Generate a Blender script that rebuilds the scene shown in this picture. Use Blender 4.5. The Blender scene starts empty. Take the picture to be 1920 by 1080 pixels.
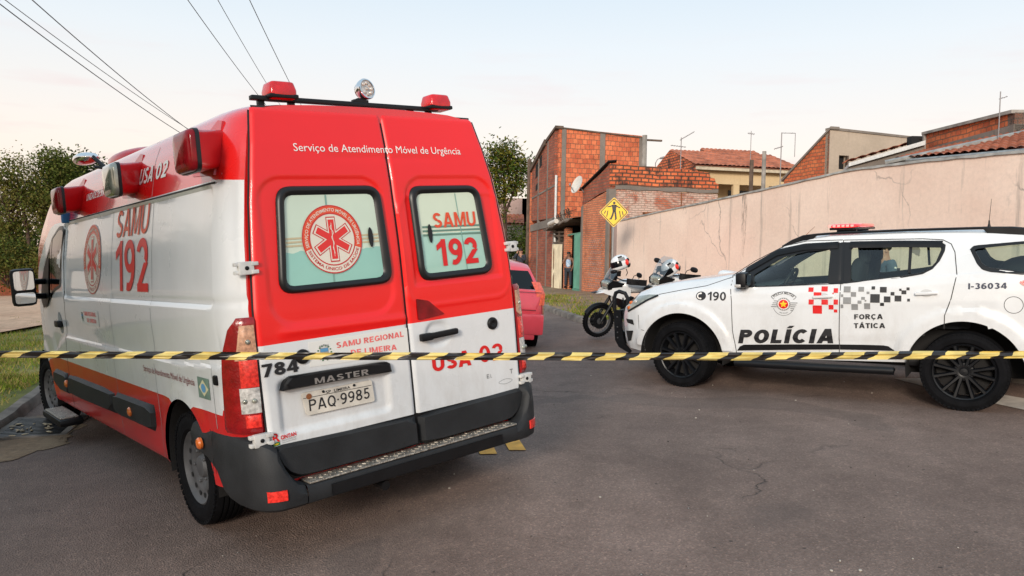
import bpy, bmesh, math, random
import numpy as np
from mathutils import Vector, Matrix
random.seed(7)
rnd = random.Random(11)
R = math.radians
scene = bpy.context.scene
COL = scene.collection

# ------------------------------------------------------------------ camera
# camera frame -> world frame (a slightly pitched, slightly rolled hand-held phone at eye height)
CQ = Matrix(((0.99984, 0.0, -0.018), (0.00086, 0.99886, 0.04763), (0.01798, -0.04764, 0.9987)))
cam_d = bpy.data.cameras.new('camera')
cam = bpy.data.objects.new('camera', cam_d)
COL.objects.link(cam)
cam_d.sensor_width = 36.0
cam_d.lens = 36.0 * 1433.3 / 1920.0
cam_d.clip_start = 0.05
cam_d.clip_end = 3000.0
rx, ry, rz = CQ @ Vector((1, 0, 0)), CQ @ Vector((0, 0, 1)), CQ @ Vector((0, -1, 0))
cam.matrix_world = Matrix(((rx[0], ry[0], rz[0], 0.0), (rx[1], ry[1], rz[1], 0.0), (rx[2], ry[2], rz[2], 1.6), (0, 0, 0, 1)))
scene.camera = cam

# ------------------------------------------------------------------ sky, sun, exposure
SUN_EL, SUN_AZ = R(18.0), R(197.0)      # low veiled evening sun behind the photographer (azimuth from +Y, clockwise)
world = bpy.data.worlds.new('World')
scene.world = world
world.use_nodes = True
nt = world.node_tree
nt.nodes.clear()
w_out = nt.nodes.new('ShaderNodeOutputWorld')
w_bg = nt.nodes.new('ShaderNodeBackground')
w_sky = nt.nodes.new('ShaderNodeTexSky')
w_sky.sky_type = 'NISHITA'
w_sky.sun_disc = False
w_sky.sun_elevation = SUN_EL
w_sky.sun_rotation = SUN_AZ
w_sky.altitude = 500.0
w_sky.air_density = 1.0
w_sky.dust_density = 1.6
w_sky.ozone_density = 1.0
w_bg.inputs['Strength'].default_value = 0.12
# thin high veil of pale evening cloud mixed over the clear sky, with faint rosy streaks low down
tc = nt.nodes.new('ShaderNodeTexCoord')
sep = nt.nodes.new('ShaderNodeSeparateXYZ')
nt.links.new(tc.outputs['Generated'], sep.inputs[0])
veil = nt.nodes.new('ShaderNodeValToRGB')
cr = veil.color_ramp
cr.elements[0].position, cr.elements[0].color = 0.0, (7.9, 6.1, 4.9, 1)
cr.elements[1].position, cr.elements[1].color = 0.42, (4.4, 5.75, 6.85, 1)
e = cr.elements.new(0.12); e.color = (7.7, 6.75, 5.95, 1)
e = cr.elements.new(0.25); e.color = (6.5, 6.8, 6.95, 1)
nt.links.new(sep.outputs['Z'], veil.inputs[0])
cmap = nt.nodes.new('ShaderNodeMapping')
cmap.inputs['Scale'].default_value = (2.2, 2.2, 16.0)
nt.links.new(tc.outputs['Generated'], cmap.inputs[0])
cno = nt.nodes.new('ShaderNodeTexNoise')
cno.inputs['Scale'].default_value = 2.6
cno.inputs['Detail'].default_value = 6.0
nt.links.new(cmap.outputs[0], cno.inputs['Vector'])
crp = nt.nodes.new('ShaderNodeValToRGB')
crp.color_ramp.elements[0].position, crp.color_ramp.elements[0].color = 0.55, (0, 0, 0, 1)
crp.color_ramp.elements[1].position, crp.color_ramp.elements[1].color = 0.72, (1, 1, 1, 1)
nt.links.new(cno.outputs[0], crp.inputs[0])
low = nt.nodes.new('ShaderNodeMapRange')
low.inputs[1].default_value, low.inputs[2].default_value = 0.27, 0.14
low.inputs[3].default_value, low.inputs[4].default_value = 0.0, 0.55
nt.links.new(sep.outputs['Z'], low.inputs[0])
lm = nt.nodes.new('ShaderNodeMath'); lm.operation = 'MULTIPLY'
nt.links.new(crp.outputs[0], lm.inputs[0]); nt.links.new(low.outputs[0], lm.inputs[1])
cmix = nt.nodes.new('ShaderNodeMixRGB')
cmix.inputs[2].default_value = (7.0, 5.3, 5.1, 1)
nt.links.new(lm.outputs[0], cmix.inputs[0]); nt.links.new(veil.outputs[0], cmix.inputs[1])
smix = nt.nodes.new('ShaderNodeMixRGB')
smix.inputs[0].default_value = 0.86
nt.links.new(w_sky.outputs[0], smix.inputs[1]); nt.links.new(cmix.outputs[0], smix.inputs[2])
nt.links.new(smix.outputs[0], w_bg.inputs['Color'])
nt.links.new(w_bg.outputs[0], w_out.inputs['Surface'])

sun_d = bpy.data.lights.new('sun', 'SUN')
sun_d.energy = 2.7
sun_d.angle = R(14.0)
sun_d.color = (1.0, 0.90, 0.78)
sun = bpy.data.objects.new('sun', sun_d)
COL.objects.link(sun)
SUN_DIR = Vector((math.sin(SUN_AZ) * math.cos(SUN_EL), math.cos(SUN_AZ) * math.cos(SUN_EL), math.sin(SUN_EL)))
sun.rotation_euler = SUN_DIR.to_track_quat('Z', 'Y').to_euler()
scene.view_settings.view_transform = 'Standard'
scene.view_settings.look = 'None'
scene.view_settings.exposure = 0.28
scene.view_settings.gamma = 1.0

# ------------------------------------------------------------------ materials
def new_mat(name):
    m = bpy.data.materials.new(name)
    m.use_nodes = True
    return m, m.node_tree, m.node_tree.nodes['Principled BSDF']

def mat(name, col, rough=0.5, metal=0.0, coat=0.0, var=0.0, vscale=8.0, bump=0.0, bscale=60.0, emit=None, estr=0.0, dirt=0.0):
    m, t, b = new_mat(name)
    b.inputs['Base Color'].default_value = (*col, 1)
    b.inputs['Roughness'].default_value = rough
    b.inputs['Metallic'].default_value = metal
    b.inputs['Coat Weight'].default_value = coat
    b.inputs['Coat Roughness'].default_value = 0.06
    if var or bump or dirt:
        co = t.nodes.new('ShaderNodeTexCoord')
    if var:
        n = t.nodes.new('ShaderNodeTexNoise'); n.inputs['Scale'].default_value = vscale; n.inputs['Detail'].default_value = 5
        t.links.new(co.outputs['Object'], n.inputs['Vector'])
        r = t.nodes.new('ShaderNodeValToRGB')
        r.color_ramp.elements[0].position, r.color_ramp.elements[1].position = 0.3, 0.7
        r.color_ramp.elements[0].color = (*[c * (1 - var) for c in col], 1)
        r.color_ramp.elements[1].color = (*[min(1, c * (1 + var)) for c in col], 1)
        t.links.new(n.outputs[0], r.inputs[0]); t.links.new(r.outputs[0], b.inputs['Base Color'])
        rr = t.nodes.new('ShaderNodeMapRange'); rr.inputs[3].default_value = max(0, rough - 0.08); rr.inputs[4].default_value = min(1, rough + 0.1)
        t.links.new(n.outputs[0], rr.inputs[0]); t.links.new(rr.outputs[0], b.inputs['Roughness'])
    if bump:
        n2 = t.nodes.new('ShaderNodeTexNoise'); n2.inputs['Scale'].default_value = bscale; n2.inputs['Detail'].default_value = 3
        t.links.new(co.outputs['Object'], n2.inputs['Vector'])
        bp = t.nodes.new('ShaderNodeBump'); bp.inputs['Strength'].default_value = bump; bp.inputs['Distance'].default_value = 0.01
        t.links.new(n2.outputs[0], bp.inputs['Height']); t.links.new(bp.outputs[0], b.inputs['Normal'])
    if emit:
        b.inputs['Emission Color'].default_value = (*emit, 1)
        b.inputs['Emission Strength'].default_value = estr
    return m

def ramp(t, fac, stops):
    r = t.nodes.new('ShaderNodeValToRGB')
    el = r.color_ramp.elements
    el[0].position, el[0].color = stops[0][0], (*stops[0][1], 1)
    el[1].position, el[1].color = stops[-1][0], (*stops[-1][1], 1)
    for p, c in stops[1:-1]:
        e = el.new(p); e.color = (*c, 1)
    t.links.new(fac, r.inputs[0])
    return r.outputs[0]

def noise(t, vec, scale, detail=4, rough=0.55, dist=0.0):
    n = t.nodes.new('ShaderNodeTexNoise')
    n.inputs['Scale'].default_value = scale; n.inputs['Detail'].default_value = detail
    n.inputs['Roughness'].default_value = rough; n.inputs['Distortion'].default_value = dist
    if vec: t.links.new(vec, n.inputs['Vector'])
    return n.outputs[0]

def mixc(t, fac, a, b, mode='MIX'):
    m = t.nodes.new('ShaderNodeMixRGB'); m.blend_type = mode
    for s, v in ((0, fac), (1, a), (2, b)):
        if isinstance(v, (int, float)): m.inputs[s].default_value = v
        elif isinstance(v, tuple): m.inputs[s].default_value = (*v, 1)
        else: t.links.new(v, m.inputs[s])
    return m.outputs[0]

def mapping(t, vec, scale=(1, 1, 1), loc=(0, 0, 0), rot=(0, 0, 0)):
    m = t.nodes.new('ShaderNodeMapping')
    m.inputs['Scale'].default_value = scale; m.inputs['Location'].default_value = loc; m.inputs['Rotation'].default_value = rot
    t.links.new(vec, m.inputs[0])
    return m.outputs[0]

def bump(t, b, h, strength=0.3, dist=0.02):
    n = t.nodes.new('ShaderNodeBump'); n.inputs['Strength'].default_value = strength; n.inputs['Distance'].default_value = dist
    t.links.new(h, n.inputs['Height']); t.links.new(n.outputs[0], b.inputs['Normal'])

def math_n(t, op, a, b=None):
    m = t.nodes.new('ShaderNodeMath'); m.operation = op
    for s, v in ((0, a), (1, b)):
        if v is None: continue
        if isinstance(v, (int, float)): m.inputs[s].default_value = v
        else: t.links.new(v, m.inputs[s])
    return m.outputs[0]

def brick_mat(name, bw, bh, mortar, c1, c2, cm, soot=0.0, wash=None, off=0.5, mx=1.0):
    m, t, b = new_mat(name)
    uv = t.nodes.new('ShaderNodeUVMap').outputs[0]
    wob = t.nodes.new('ShaderNodeTexNoise'); wob.inputs['Scale'].default_value = 1.4
    t.links.new(uv, wob.inputs['Vector'])
    wv = t.nodes.new('ShaderNodeVectorMath'); wv.operation = 'MULTIPLY_ADD'
    t.links.new(wob.outputs['Color'], wv.inputs[0]); wv.inputs[1].default_value = (0.13, 0.09, 0); t.links.new(uv, wv.inputs[2])
    br = t.nodes.new('ShaderNodeTexBrick')
    br.offset = off
    br.inputs['Scale'].default_value = 1.0
    br.inputs['Brick Width'].default_value = bw; br.inputs['Row Height'].default_value = bh
    br.inputs['Mortar Size'].default_value = mortar; br.inputs['Mortar Smooth'].default_value = 0.25
    br.inputs['Bias'].default_value = -0.1
    br.inputs['Color1'].default_value = (*c1, 1); br.inputs['Color2'].default_value = (*c2, 1); br.inputs['Mortar'].default_value = (*cm, 1)
    t.links.new(wv.outputs[0], br.inputs['Vector'])
    col = br.outputs['Color']
    big = noise(t, uv, 0.9, 6, 0.6)
    col = mixc(t, 1.0, col, ramp(t, big, [(0.25, (0.66, 0.60, 0.58)), (0.5, (1, 1, 1)), (0.8, (1.15, 1.1, 1.05))]), 'MULTIPLY')
    fine = noise(t, uv, 22, 3)
    col = mixc(t, 0.5, col, ramp(t, fine, [(0.3, (0.7, 0.7, 0.7)), (0.7, (1.2, 1.2, 1.2))]), 'MULTIPLY')
    if soot:
        s = noise(t, mapping(t, uv, (1.2, 0.9, 1)), 1.6, 8, 0.7)
        col = mixc(t, math_n(t, 'MULTIPLY', ramp(t, s, [(0.5, (0, 0, 0)), (0.62, (1, 1, 1))]), soot), col, (0.03, 0.024, 0.02))
    if wash:
        s = noise(t, uv, 1.1, 8, 0.75, 0.6)
        wcol = mixc(t, math_n(t, 'MULTIPLY', br.outputs['Fac'], .55), wash, (0.20, 0.12, 0.09))
        s2 = noise(t, mapping(t, uv, loc=(3, 2, 0)), 5.0, 6, .75)
        col = mixc(t, math_n(t, 'MULTIPLY', ramp(t, s, [(0.38, (0, 0, 0)), (0.5, (.9, .9, .9))]), ramp(t, s2, [(.36, (.25, .25, .25)), (.5, (1, 1, 1))])), col, wcol)
    t.links.new(col, b.inputs['Base Color'])
    b.inputs['Roughness'].default_value = 0.95
    h = math_n(t, 'MULTIPLY_ADD', br.outputs['Fac'], -1.0)
    h2 = math_n(t, 'ADD', h, math_n(t, 'MULTIPLY', fine, 0.4))
    bump(t, b, h2, 0.8, 0.02)
    return m

def asphalt_mat():
    m, t, b = new_mat('asphalt')
    co = t.nodes.new('ShaderNodeTexCoord').outputs['Object']
    big = noise(t, co, 0.35, 5, 0.6)
    col = ramp(t, big, [(0.3, (0.150, 0.103, 0.084)), (0.5, (0.205, 0.144, 0.118)), (0.7, (0.255, 0.183, 0.152))])
    mid = noise(t, co, 3.0, 6, 0.7)
    col = mixc(t, 0.8, col, ramp(t, mid, [(0.3, (0.78, 0.76, 0.75)), (0.7, (1.2, 1.2, 1.2))]), 'MULTIPLY')
    st = noise(t, mapping(t, co, (0.9, 0.22, 1), rot=(0, 0, R(-15))), 1.1, 4)       # tyre-polished bands along the lane
    col = mixc(t, 0.7, col, ramp(t, st, [(0.35, (0.8, 0.79, 0.78)), (0.62, (1.1, 1.1, 1.1))]), 'MULTIPLY')
    vo = t.nodes.new('ShaderNodeTexVoronoi'); vo.inputs['Scale'].default_value = 95.0
    t.links.new(co, vo.inputs['Vector'])
    agg = ramp(t, vo.outputs['Color'], [(0.2, (0.72, 0.72, 0.72)), (0.75, (1.1, 1.1, 1.1)), (1.0, (1.9, 1.85, 1.8))])
    col = mixc(t, 0.75, col, agg, 'MULTIPLY')
    # chipped pale and dark grit
    v2 = t.nodes.new('ShaderNodeTexVoronoi'); v2.inputs['Scale'].default_value = 9.0
    t.links.new(co, v2.inputs['Vector'])
    dots = math_n(t, 'LESS_THAN', v2.outputs['Distance'], 0.10)
    pick = t.nodes.new('ShaderNodeSeparateColor'); t.links.new(v2.outputs['Color'], pick.inputs[0])
    dots = math_n(t, 'MULTIPLY', dots, math_n(t, 'GREATER_THAN', pick.outputs[0], 0.80))
    col = mixc(t, math_n(t, 'MULTIPLY', dots, 0.75), col, (0.022, 0.019, 0.018))
    dots2 = math_n(t, 'MULTIPLY', math_n(t, 'LESS_THAN', v2.outputs['Distance'], 0.05), math_n(t, 'GREATER_THAN', pick.outputs[1], 0.90))
    col = mixc(t, dots2, col, (0.42, 0.40, 0.36))
    # tarred repair patches and oil stains
    pn = noise(t, mapping(t, co, loc=(7.3, 2.2, 0)), 0.55, 2, .4, .8)
    col = mixc(t, math_n(t, 'MULTIPLY', ramp(t, pn, [(.60, (0, 0, 0)), (.615, (1, 1, 1))]), .30), col, (0.075, 0.060, 0.054))
    on = noise(t, mapping(t, co, loc=(1.3, 9.2, 0)), 1.5, 5, .6, .5)
    col = mixc(t, math_n(t, 'MULTIPLY', ramp(t, on, [(.64, (0, 0, 0)), (.74, (1, 1, 1))]), .5), col, (0.045, 0.038, 0.035))
    # cracks
    wv = t.nodes.new('ShaderNodeTexNoise'); wv.inputs['Scale'].default_value = 1.7; wv.inputs['Detail'].default_value = 6
    t.links.new(co, wv.inputs['Vector'])
    wa = t.nodes.new('ShaderNodeVectorMath'); wa.operation = 'MULTIPLY_ADD'
    t.links.new(wv.outputs['Color'], wa.inputs[0]); wa.inputs[1].default_value = (0.9, 0.9, 0); t.links.new(co, wa.inputs[2])
    v3 = t.nodes.new('ShaderNodeTexVoronoi'); v3.feature = 'DISTANCE_TO_EDGE'; v3.inputs['Scale'].default_value = 0.42
    t.links.new(wa.outputs[0], v3.inputs['Vector'])
    msk = noise(t, mapping(t, co, loc=(6.4, 4.1, 0)), 0.6, 3)
    crk = math_n(t, 'MULTIPLY', ramp(t, v3.outputs['Distance'], [(0.0, (1, 1, 1)), (0.005, (0, 0, 0))]), ramp(t, msk, [(0.55, (0, 0, 0)), (0.64, (1, 1, 1))]))
    col = mixc(t, math_n(t, 'MULTIPLY', crk, 0.8), col, (0.016, 0.014, 0.013))
    t.links.new(col, b.inputs['Base Color'])
    b.inputs['Roughness'].default_value = 0.82
    b.inputs['Specular IOR Level'].default_value = 0.35
    h = math_n(t, 'ADD', vo.outputs['Distance'], math_n(t, 'MULTIPLY', crk, -1.5))
    bump(t, b, h, 0.55, 0.012)
    return m

def plaster_mat(name, c1, c2, streak=(0.36, 0.29, 0.25), cracks=True, amt=0.85, rust=0.0):
    m, t, b = new_mat(name)
    uv = t.nodes.new('ShaderNodeUVMap').outputs[0]
    big = noise(t, uv, 0.55, 7, 0.65, 0.3)
    col = ramp(t, big, [(0.3, c2), (0.62, c1)])
    fine = noise(t, uv, 14, 5, 0.7)
    col = mixc(t, 0.6, col, ramp(t, fine, [(0.3, (0.86, 0.86, 0.86)), (0.7, (1.08, 1.08, 1.08))]), 'MULTIPLY')
    sv = noise(t, mapping(t, uv, (2.4, 0.16, 1)), 1.6, 6, 0.7)
    sm = ramp(t, sv, [(0.57, (0, 0, 0)), (0.72, (1, 1, 1))])
    col = mixc(t, math_n(t, 'MULTIPLY', sm, amt), col, streak)
    blot = noise(t, mapping(t, uv, loc=(5, 3, 0)), 0.9, 9, 0.78, 0.5)
    col = mixc(t, math_n(t, 'MULTIPLY', ramp(t, blot, [(0.60, (0, 0, 0)), (0.68, (1, 1, 1))]), 0.45 * amt), col, streak)
    if cracks:
        wv = t.nodes.new('ShaderNodeTexNoise'); wv.inputs['Scale'].default_value = 1.6; wv.inputs['Detail'].default_value = 7
        t.links.new(uv, wv.inputs['Vector'])
        wa = t.nodes.new('ShaderNodeVectorMath'); wa.operation = 'MULTIPLY_ADD'
        t.links.new(wv.outputs['Color'], wa.inputs[0]); wa.inputs[1].default_value = (0.8, 0.8, 0); t.links.new(uv, wa.inputs[2])
        v3 = t.nodes.new('ShaderNodeTexVoronoi'); v3.feature = 'DISTANCE_TO_EDGE'; v3.inputs['Scale'].default_value = 0.6
        t.links.new(wa.outputs[0], v3.inputs['Vector'])
        msk = noise(t, mapping(t, uv, loc=(1, 7, 0)), 0.45, 3)
        crk = math_n(t, 'MULTIPLY', ramp(t, v3.outputs['Distance'], [(0.0, (1, 1, 1)), (0.010, (0, 0, 0))]), ramp(t, msk, [(0.52, (0, 0, 0)), (0.6, (1, 1, 1))]))
        col = mixc(t, math_n(t, 'MULTIPLY', crk, 0.65), col, (0.16, 0.13, 0.12))
        v4 = t.nodes.new('ShaderNodeTexVoronoi'); v4.inputs['Scale'].default_value = 0.9
        t.links.new(wa.outputs[0], v4.inputs['Vector'])
        sc = t.nodes.new('ShaderNodeSeparateColor'); t.links.new(v4.outputs['Color'], sc.inputs[0])
        chip = math_n(t, 'MULTIPLY', math_n(t, 'LESS_THAN', v4.outputs['Distance'], 0.085), math_n(t, 'GREATER_THAN', sc.outputs[0], 0.66))
        col = mixc(t, math_n(t, 'MULTIPLY', chip, 0.7), col, (0.13, 0.10, 0.10))
    t.links.new(col, b.inputs['Base Color'])
    b.inputs['Roughness'].default_value = 0.93
    bump(t, b, math_n(t, 'ADD', fine, noise(t, uv, 60, 2)), 0.35, 0.01)
    return m

def ground_mat(name, stops, scale=1.2, bumpy=0.5, vs=14.0):
    m, t, b = new_mat(name)
    co = t.nodes.new('ShaderNodeTexCoord').outputs['Object']
    n = noise(t, co, scale, 8, 0.68)
    col = ramp(t, n, stops)
    f = noise(t, co, vs, 6, 0.75)
    col = mixc(t, 0.8, col, ramp(t, f, [(0.3, (0.6, 0.6, 0.6)), (0.7, (1.3, 1.3, 1.3))]), 'MULTIPLY')
    t.links.new(col, b.inputs['Base Color'])
    b.inputs['Roughness'].default_value = 0.95
    bump(t, b, f, bumpy, 0.05)
    return m

def glass_mat(name, tint, rough=0.02, base=0.10):
    m, t, b = new_mat(name)
    t.nodes.remove(b)
    out = [n for n in t.nodes if n.type == 'OUTPUT_MATERIAL'][0]
    tr = t.nodes.new('ShaderNodeBsdfTransparent'); tr.inputs[0].default_value = (*tint, 1)
    gl = t.nodes.new('ShaderNodeBsdfGlossy'); gl.inputs['Roughness'].default_value = rough
    fr = t.nodes.new('ShaderNodeFresnel'); fr.inputs[0].default_value = 1.5
    fm = math_n(t, 'ADD', math_n(t, 'MULTIPLY', fr.outputs[0], 0.9), base - 0.04)
    mx = t.nodes.new('ShaderNodeMixShader')
    t.links.new(fm, mx.inputs[0]); t.links.new(tr.outputs[0], mx.inputs[1]); t.links.new(gl.outputs[0], mx.inputs[2])
    t.links.new(mx.outputs[0], out.inputs['Surface'])
    return m

def leaf_mat(name, c):
    m, t, b = new_mat(name)
    co = t.nodes.new('ShaderNodeTexCoord').outputs['Object']
    n = noise(t, co, 2.2, 3)
    col = ramp(t, n, [(0.3, tuple(x * 0.65 for x in c)), (0.7, tuple(x * 1.35 for x in c))])
    t.links.new(col, b.inputs['Base Color'])
    b.inputs['Roughness'].default_value = 0.8; b.inputs['Specular IOR Level'].default_value = 0.15
    out = [x for x in t.nodes if x.type == 'OUTPUT_MATERIAL'][0]
    tl = t.nodes.new('ShaderNodeBsdfTranslucent'); t.links.new(col, tl.inputs[0])
    mx = t.nodes.new('ShaderNodeMixShader'); mx.inputs[0].default_value = 0.3
    t.links.new(b.outputs[0], mx.inputs[1]); t.links.new(tl.outputs[0], mx.inputs[2]); t.links.new(mx.outputs[0], out.inputs['Surface'])
    return m

M = {}
M['white_paint'] = mat('white_paint', (0.67, 0.68, 0.69), 0.28, coat=0.7, var=0.03, vscale=2.5)
def worn(m, dirt=(0.30, 0.25, 0.20), amt=.20, wave=.10):
    t = m.node_tree; b = t.nodes['Principled BSDF']; co = t.nodes.new('ShaderNodeTexCoord').outputs['Object']
    src = b.inputs['Base Color'].links[0].from_socket
    sp = t.nodes.new('ShaderNodeSeparateXYZ'); t.links.new(co, sp.inputs[0])
    lo = t.nodes.new('ShaderNodeMapRange'); lo.inputs[1].default_value, lo.inputs[2].default_value, lo.inputs[3].default_value, lo.inputs[4].default_value = 1.1, .35, .15, 1.0
    t.links.new(sp.outputs['Z'], lo.inputs[0])
    n = noise(t, mapping(t, co, (1.2, 1.2, .5)), 5.0, 8, .75)
    f = math_n(t, 'MULTIPLY', math_n(t, 'MULTIPLY', ramp(t, n, [(.42, (0, 0, 0)), (.72, (1, 1, 1))]), lo.outputs[0]), amt * 2.2)
    t.links.new(mixc(t, f, src, dirt), b.inputs['Base Color'])
    bump(t, b, noise(t, co, 1.6, 2), wave, .02)
worn(M['white_paint'])
M['red_paint'] = mat('red_paint', (0.80, 0.004, 0.003), 0.34, coat=0.30, var=0.03, vscale=2.0)
M['red_band'] = mat('glossy_red_band', (0.74, 0.012, 0.010), 0.25, coat=1.0, var=0.05, vscale=2.0)
M['red_vinyl'] = mat('red_vinyl', (0.50, 0.010, 0.010), 0.32, coat=0.4, var=0.08, vscale=3.0)
M['orange_vinyl'] = mat('orange_vinyl', (0.70, 0.07, 0.02), 0.4)
M['red_letter'] = mat('red_letter', (0.62, 0.008, 0.008), 0.4)
M['pink_letter'] = mat('pink_letter', (0.78, 0.16, 0.15), 0.45, var=0.25, vscale=25)
M['white_letter'] = mat('white_letter', (0.82, 0.78, 0.74), 0.5)
M['black_letter'] = mat('black_letter', (0.012, 0.012, 0.014), 0.5)
M['navy_letter'] = mat('navy_letter', (0.015, 0.022, 0.05), 0.5)
M['grey_letter'] = mat('grey_letter', (0.22, 0.22, 0.22), 0.5)
M['dark_red_letter'] = mat('dark_red_letter', (0.20, 0.03, 0.03), 0.5)
M['plastic'] = mat('dark_grey_plastic', (0.018, 0.019, 0.021), 0.55, var=0.3, vscale=5, bump=0.15, bscale=220)
M['plastic_black'] = mat('black_plastic', (0.005, 0.005, 0.006), 0.45, var=0.2)
M['rubber'] = mat('rubber', (0.006, 0.006, 0.007), 0.8, var=0.3, vscale=10, bump=0.2, bscale=120)
M['gasket'] = mat('rubber_gasket', (0.010, 0.010, 0.011), 0.35)
M['seam'] = mat('panel_gap', (0.02, 0.018, 0.018), 0.8)
M['white_seam'] = mat('pale_panel_gap', (0.30, 0.31, 0.31), 0.7)
M['steel'] = mat('dusty_steel', (0.085, 0.085, 0.09), 0.6, metal=0.3, var=0.25, vscale=9)
M['black_metal'] = mat('black_metal', (0.004, 0.0045, 0.006), 0.4, metal=0.0, var=0.2)
M['chrome'] = mat('chrome', (0.75, 0.75, 0.76), 0.12, metal=1.0)
M['tread'] = mat('tread_plate', (0.42, 0.38, 0.33), 0.45, metal=0.7, var=0.4, vscale=30, bump=0.9, bscale=90)
M['red_lens'] = mat('red_lens', (0.24, 0.003, 0.005), 0.2, coat=0.35, var=0.25, vscale=20, bump=0.25, bscale=90)
M['beacon_red'] = mat('beacon_red_lens', (0.60, 0.006, 0.008), 0.2, coat=0.4, var=0.2, vscale=20, bump=0.15, bscale=90)
M['dark_red_lens'] = mat('dark_red_lens', (0.19, 0.004, 0.008), 0.12, coat=0.0, var=0.4, vscale=14)
M['bright_red_lens'] = mat('bright_red_lens', (0.85, 0.03, 0.02), 0.2, coat=0.5, var=0.45, vscale=60, bump=0.15, bscale=160)
M['clear_lens'] = mat('clear_lens', (0.46, 0.44, 0.42), 0.2, coat=0.8, var=0.35, vscale=55, bump=0.2, bscale=140)
M['amber_clear_lens'] = mat('amber_clear_lens', (0.50, 0.26, 0.16), 0.2, coat=0.6, var=0.35, vscale=50, bump=0.2, bscale=140)
M['amber'] = mat('amber_lens', (0.62, 0.14, 0.02), 0.25, coat=0.8, var=0.2, vscale=30)
M['smoke_lens'] = mat('smoky_clear_lens', (0.30, 0.30, 0.25), 0.10, metal=0.4, coat=1.0, var=0.35, vscale=16)
M['red_plastic'] = mat('red_plastic', (0.58, 0.008, 0.012), 0.32, coat=0.4, var=0.06)
M['dark_glass'] = mat('dark_glass', (0.004, 0.005, 0.006), 0.06)
M['mirror_glass'] = mat('mirror_glass', (0.8, 0.82, 0.84), 0.03, metal=1.0)
M['galv'] = mat('galvanised_white', (0.60, 0.59, 0.57), 0.45, metal=0.1, var=0.15, vscale=20)
M['dark_red_lens'].node_tree.nodes['Principled BSDF'].inputs['Specular IOR Level'].default_value = 0.3
M['hole'] = mat('dark_recess', (0.008, 0.007, 0.007), 0.9)
M['plate_white'] = mat('plate_cream', (0.60, 0.55, 0.48), 0.5, var=0.15, vscale=14)
M['car_glass'] = glass_mat('tinted_car_glass', (0.80, 0.92, 0.84), base=0.07)
M['screen'] = glass_mat('clear_screen', (0.72, 0.77, 0.80), base=0.16)
for _k, _s in (('dark_glass', .3), ('rubber', .08), ('plastic', .3), ('plastic_black', .3), ('black_metal', .35), ('gasket', .35)): M[_k].node_tree.nodes['Principled BSDF'].inputs['Specular IOR Level'].default_value = _s
M['asphalt'] = asphalt_mat()
M['yellow_road'] = mat('yellow_road_paint', (0.85, 0.41, 0.07), 0.8, var=0.25, vscale=9, bump=0.3, bscale=120)
M['white_road'] = mat('white_road_paint', (0.55, 0.51, 0.46), 0.8, var=0.22, vscale=7, bump=0.3, bscale=120)
M['concrete'] = mat('concrete', (0.27, 0.245, 0.22), 0.9, var=0.35, vscale=3.5, bump=0.5, bscale=30)
M['kerb'] = mat('kerb_concrete', (0.17, 0.145, 0.125), 0.95, var=0.5, vscale=4.0, bump=0.9, bscale=18)
M['fabric'] = mat('dark_fabric', (0.014, 0.017, 0.022), 0.9)
M['interior'] = mat('dark_interior', (0.020, 0.022, 0.024), 0.8)
M['tape_black'] = mat('tape_black', (0.018, 0.014, 0.013), 0.38, var=0.3, vscale=20)
M['tape_yellow'] = mat('tape_yellow', (0.62, 0.48, 0.15), 0.45, var=0.22, vscale=12)
M['grass'] = ground_mat('grass_ground', [(0.3, (0.07, 0.085, 0.018)), (0.5, (0.16, 0.155, 0.03)), (0.7, (0.28, 0.21, 0.06))], 0.9)
M['blade'] = leaf_mat('grass_blade', (0.17, 0.22, 0.025))
M['blade_dry'] = leaf_mat('dry_grass_blade', (0.34, 0.26, 0.085))
M['dirt'] = ground_mat('dry_dirt', [(0.3, (0.17, 0.105, 0.06)), (0.55, (0.28, 0.19, 0.115)), (0.75, (0.36, 0.27, 0.18))], 0.8)
M['path'] = ground_mat('peach_dirt', [(0.3, (0.50, 0.29, 0.18)), (0.7, (0.66, 0.42, 0.27))], 0.25, 0.3, 4.0)
M['soil'] = ground_mat('red_soil', [(0.3, (0.20, 0.045, 0.018)), (0.7, (0.36, 0.10, 0.04))], 0.9)
M['bark'] = mat('bark', (0.075, 0.045, 0.030), 0.95, var=0.4, vscale=6, bump=0.8, bscale=18)
M['leaf_dark'] = leaf_mat('leaf_dark', (0.040, 0.060, 0.014))
M['leaf_mid'] = leaf_mat('leaf_mid', (0.110, 0.135, 0.026))
M['leaf_olive'] = leaf_mat('leaf_olive', (0.165, 0.145, 0.036))
M['leaf_yellow'] = leaf_mat('leaf_yellow', (0.20, 0.17, 0.025))
M['leaf_fresh'] = leaf_mat('leaf_fresh', (0.075, 0.135, 0.020))
M['pink_plaster'] = plaster_mat('pink_plaster', (0.90, 0.695, 0.575), (0.80, 0.585, 0.475))
M['grey_plaster'] = plaster_mat('grey_plaster', (0.46, 0.37, 0.29), (0.36, 0.29, 0.225), streak=(0.22, 0.18, 0.15), cracks=False, amt=0.5)
M['cement'] = plaster_mat('cement_render', (0.24, 0.20, 0.17), (0.13, 0.11, 0.095), streak=(0.06, 0.05, 0.045), cracks=False, amt=0.7)
M['yellow_plaster'] = plaster_mat('yellow_plaster', (0.62, 0.46, 0.27), (0.54, 0.39, 0.22), streak=(0.30, 0.20, 0.11), cracks=False, amt=0.4)
M['old_pink'] = plaster_mat('old_pink_wall', (0.46, 0.33, 0.29), (0.36, 0.25, 0.22), cracks=False)
M['block'] = brick_mat('hollow_block', 0.20, 0.195, 0.011, (0.72, 0.20, 0.085), (0.52, 0.115, 0.05), (0.27, 0.12, 0.07), soot=0.25)
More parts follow.
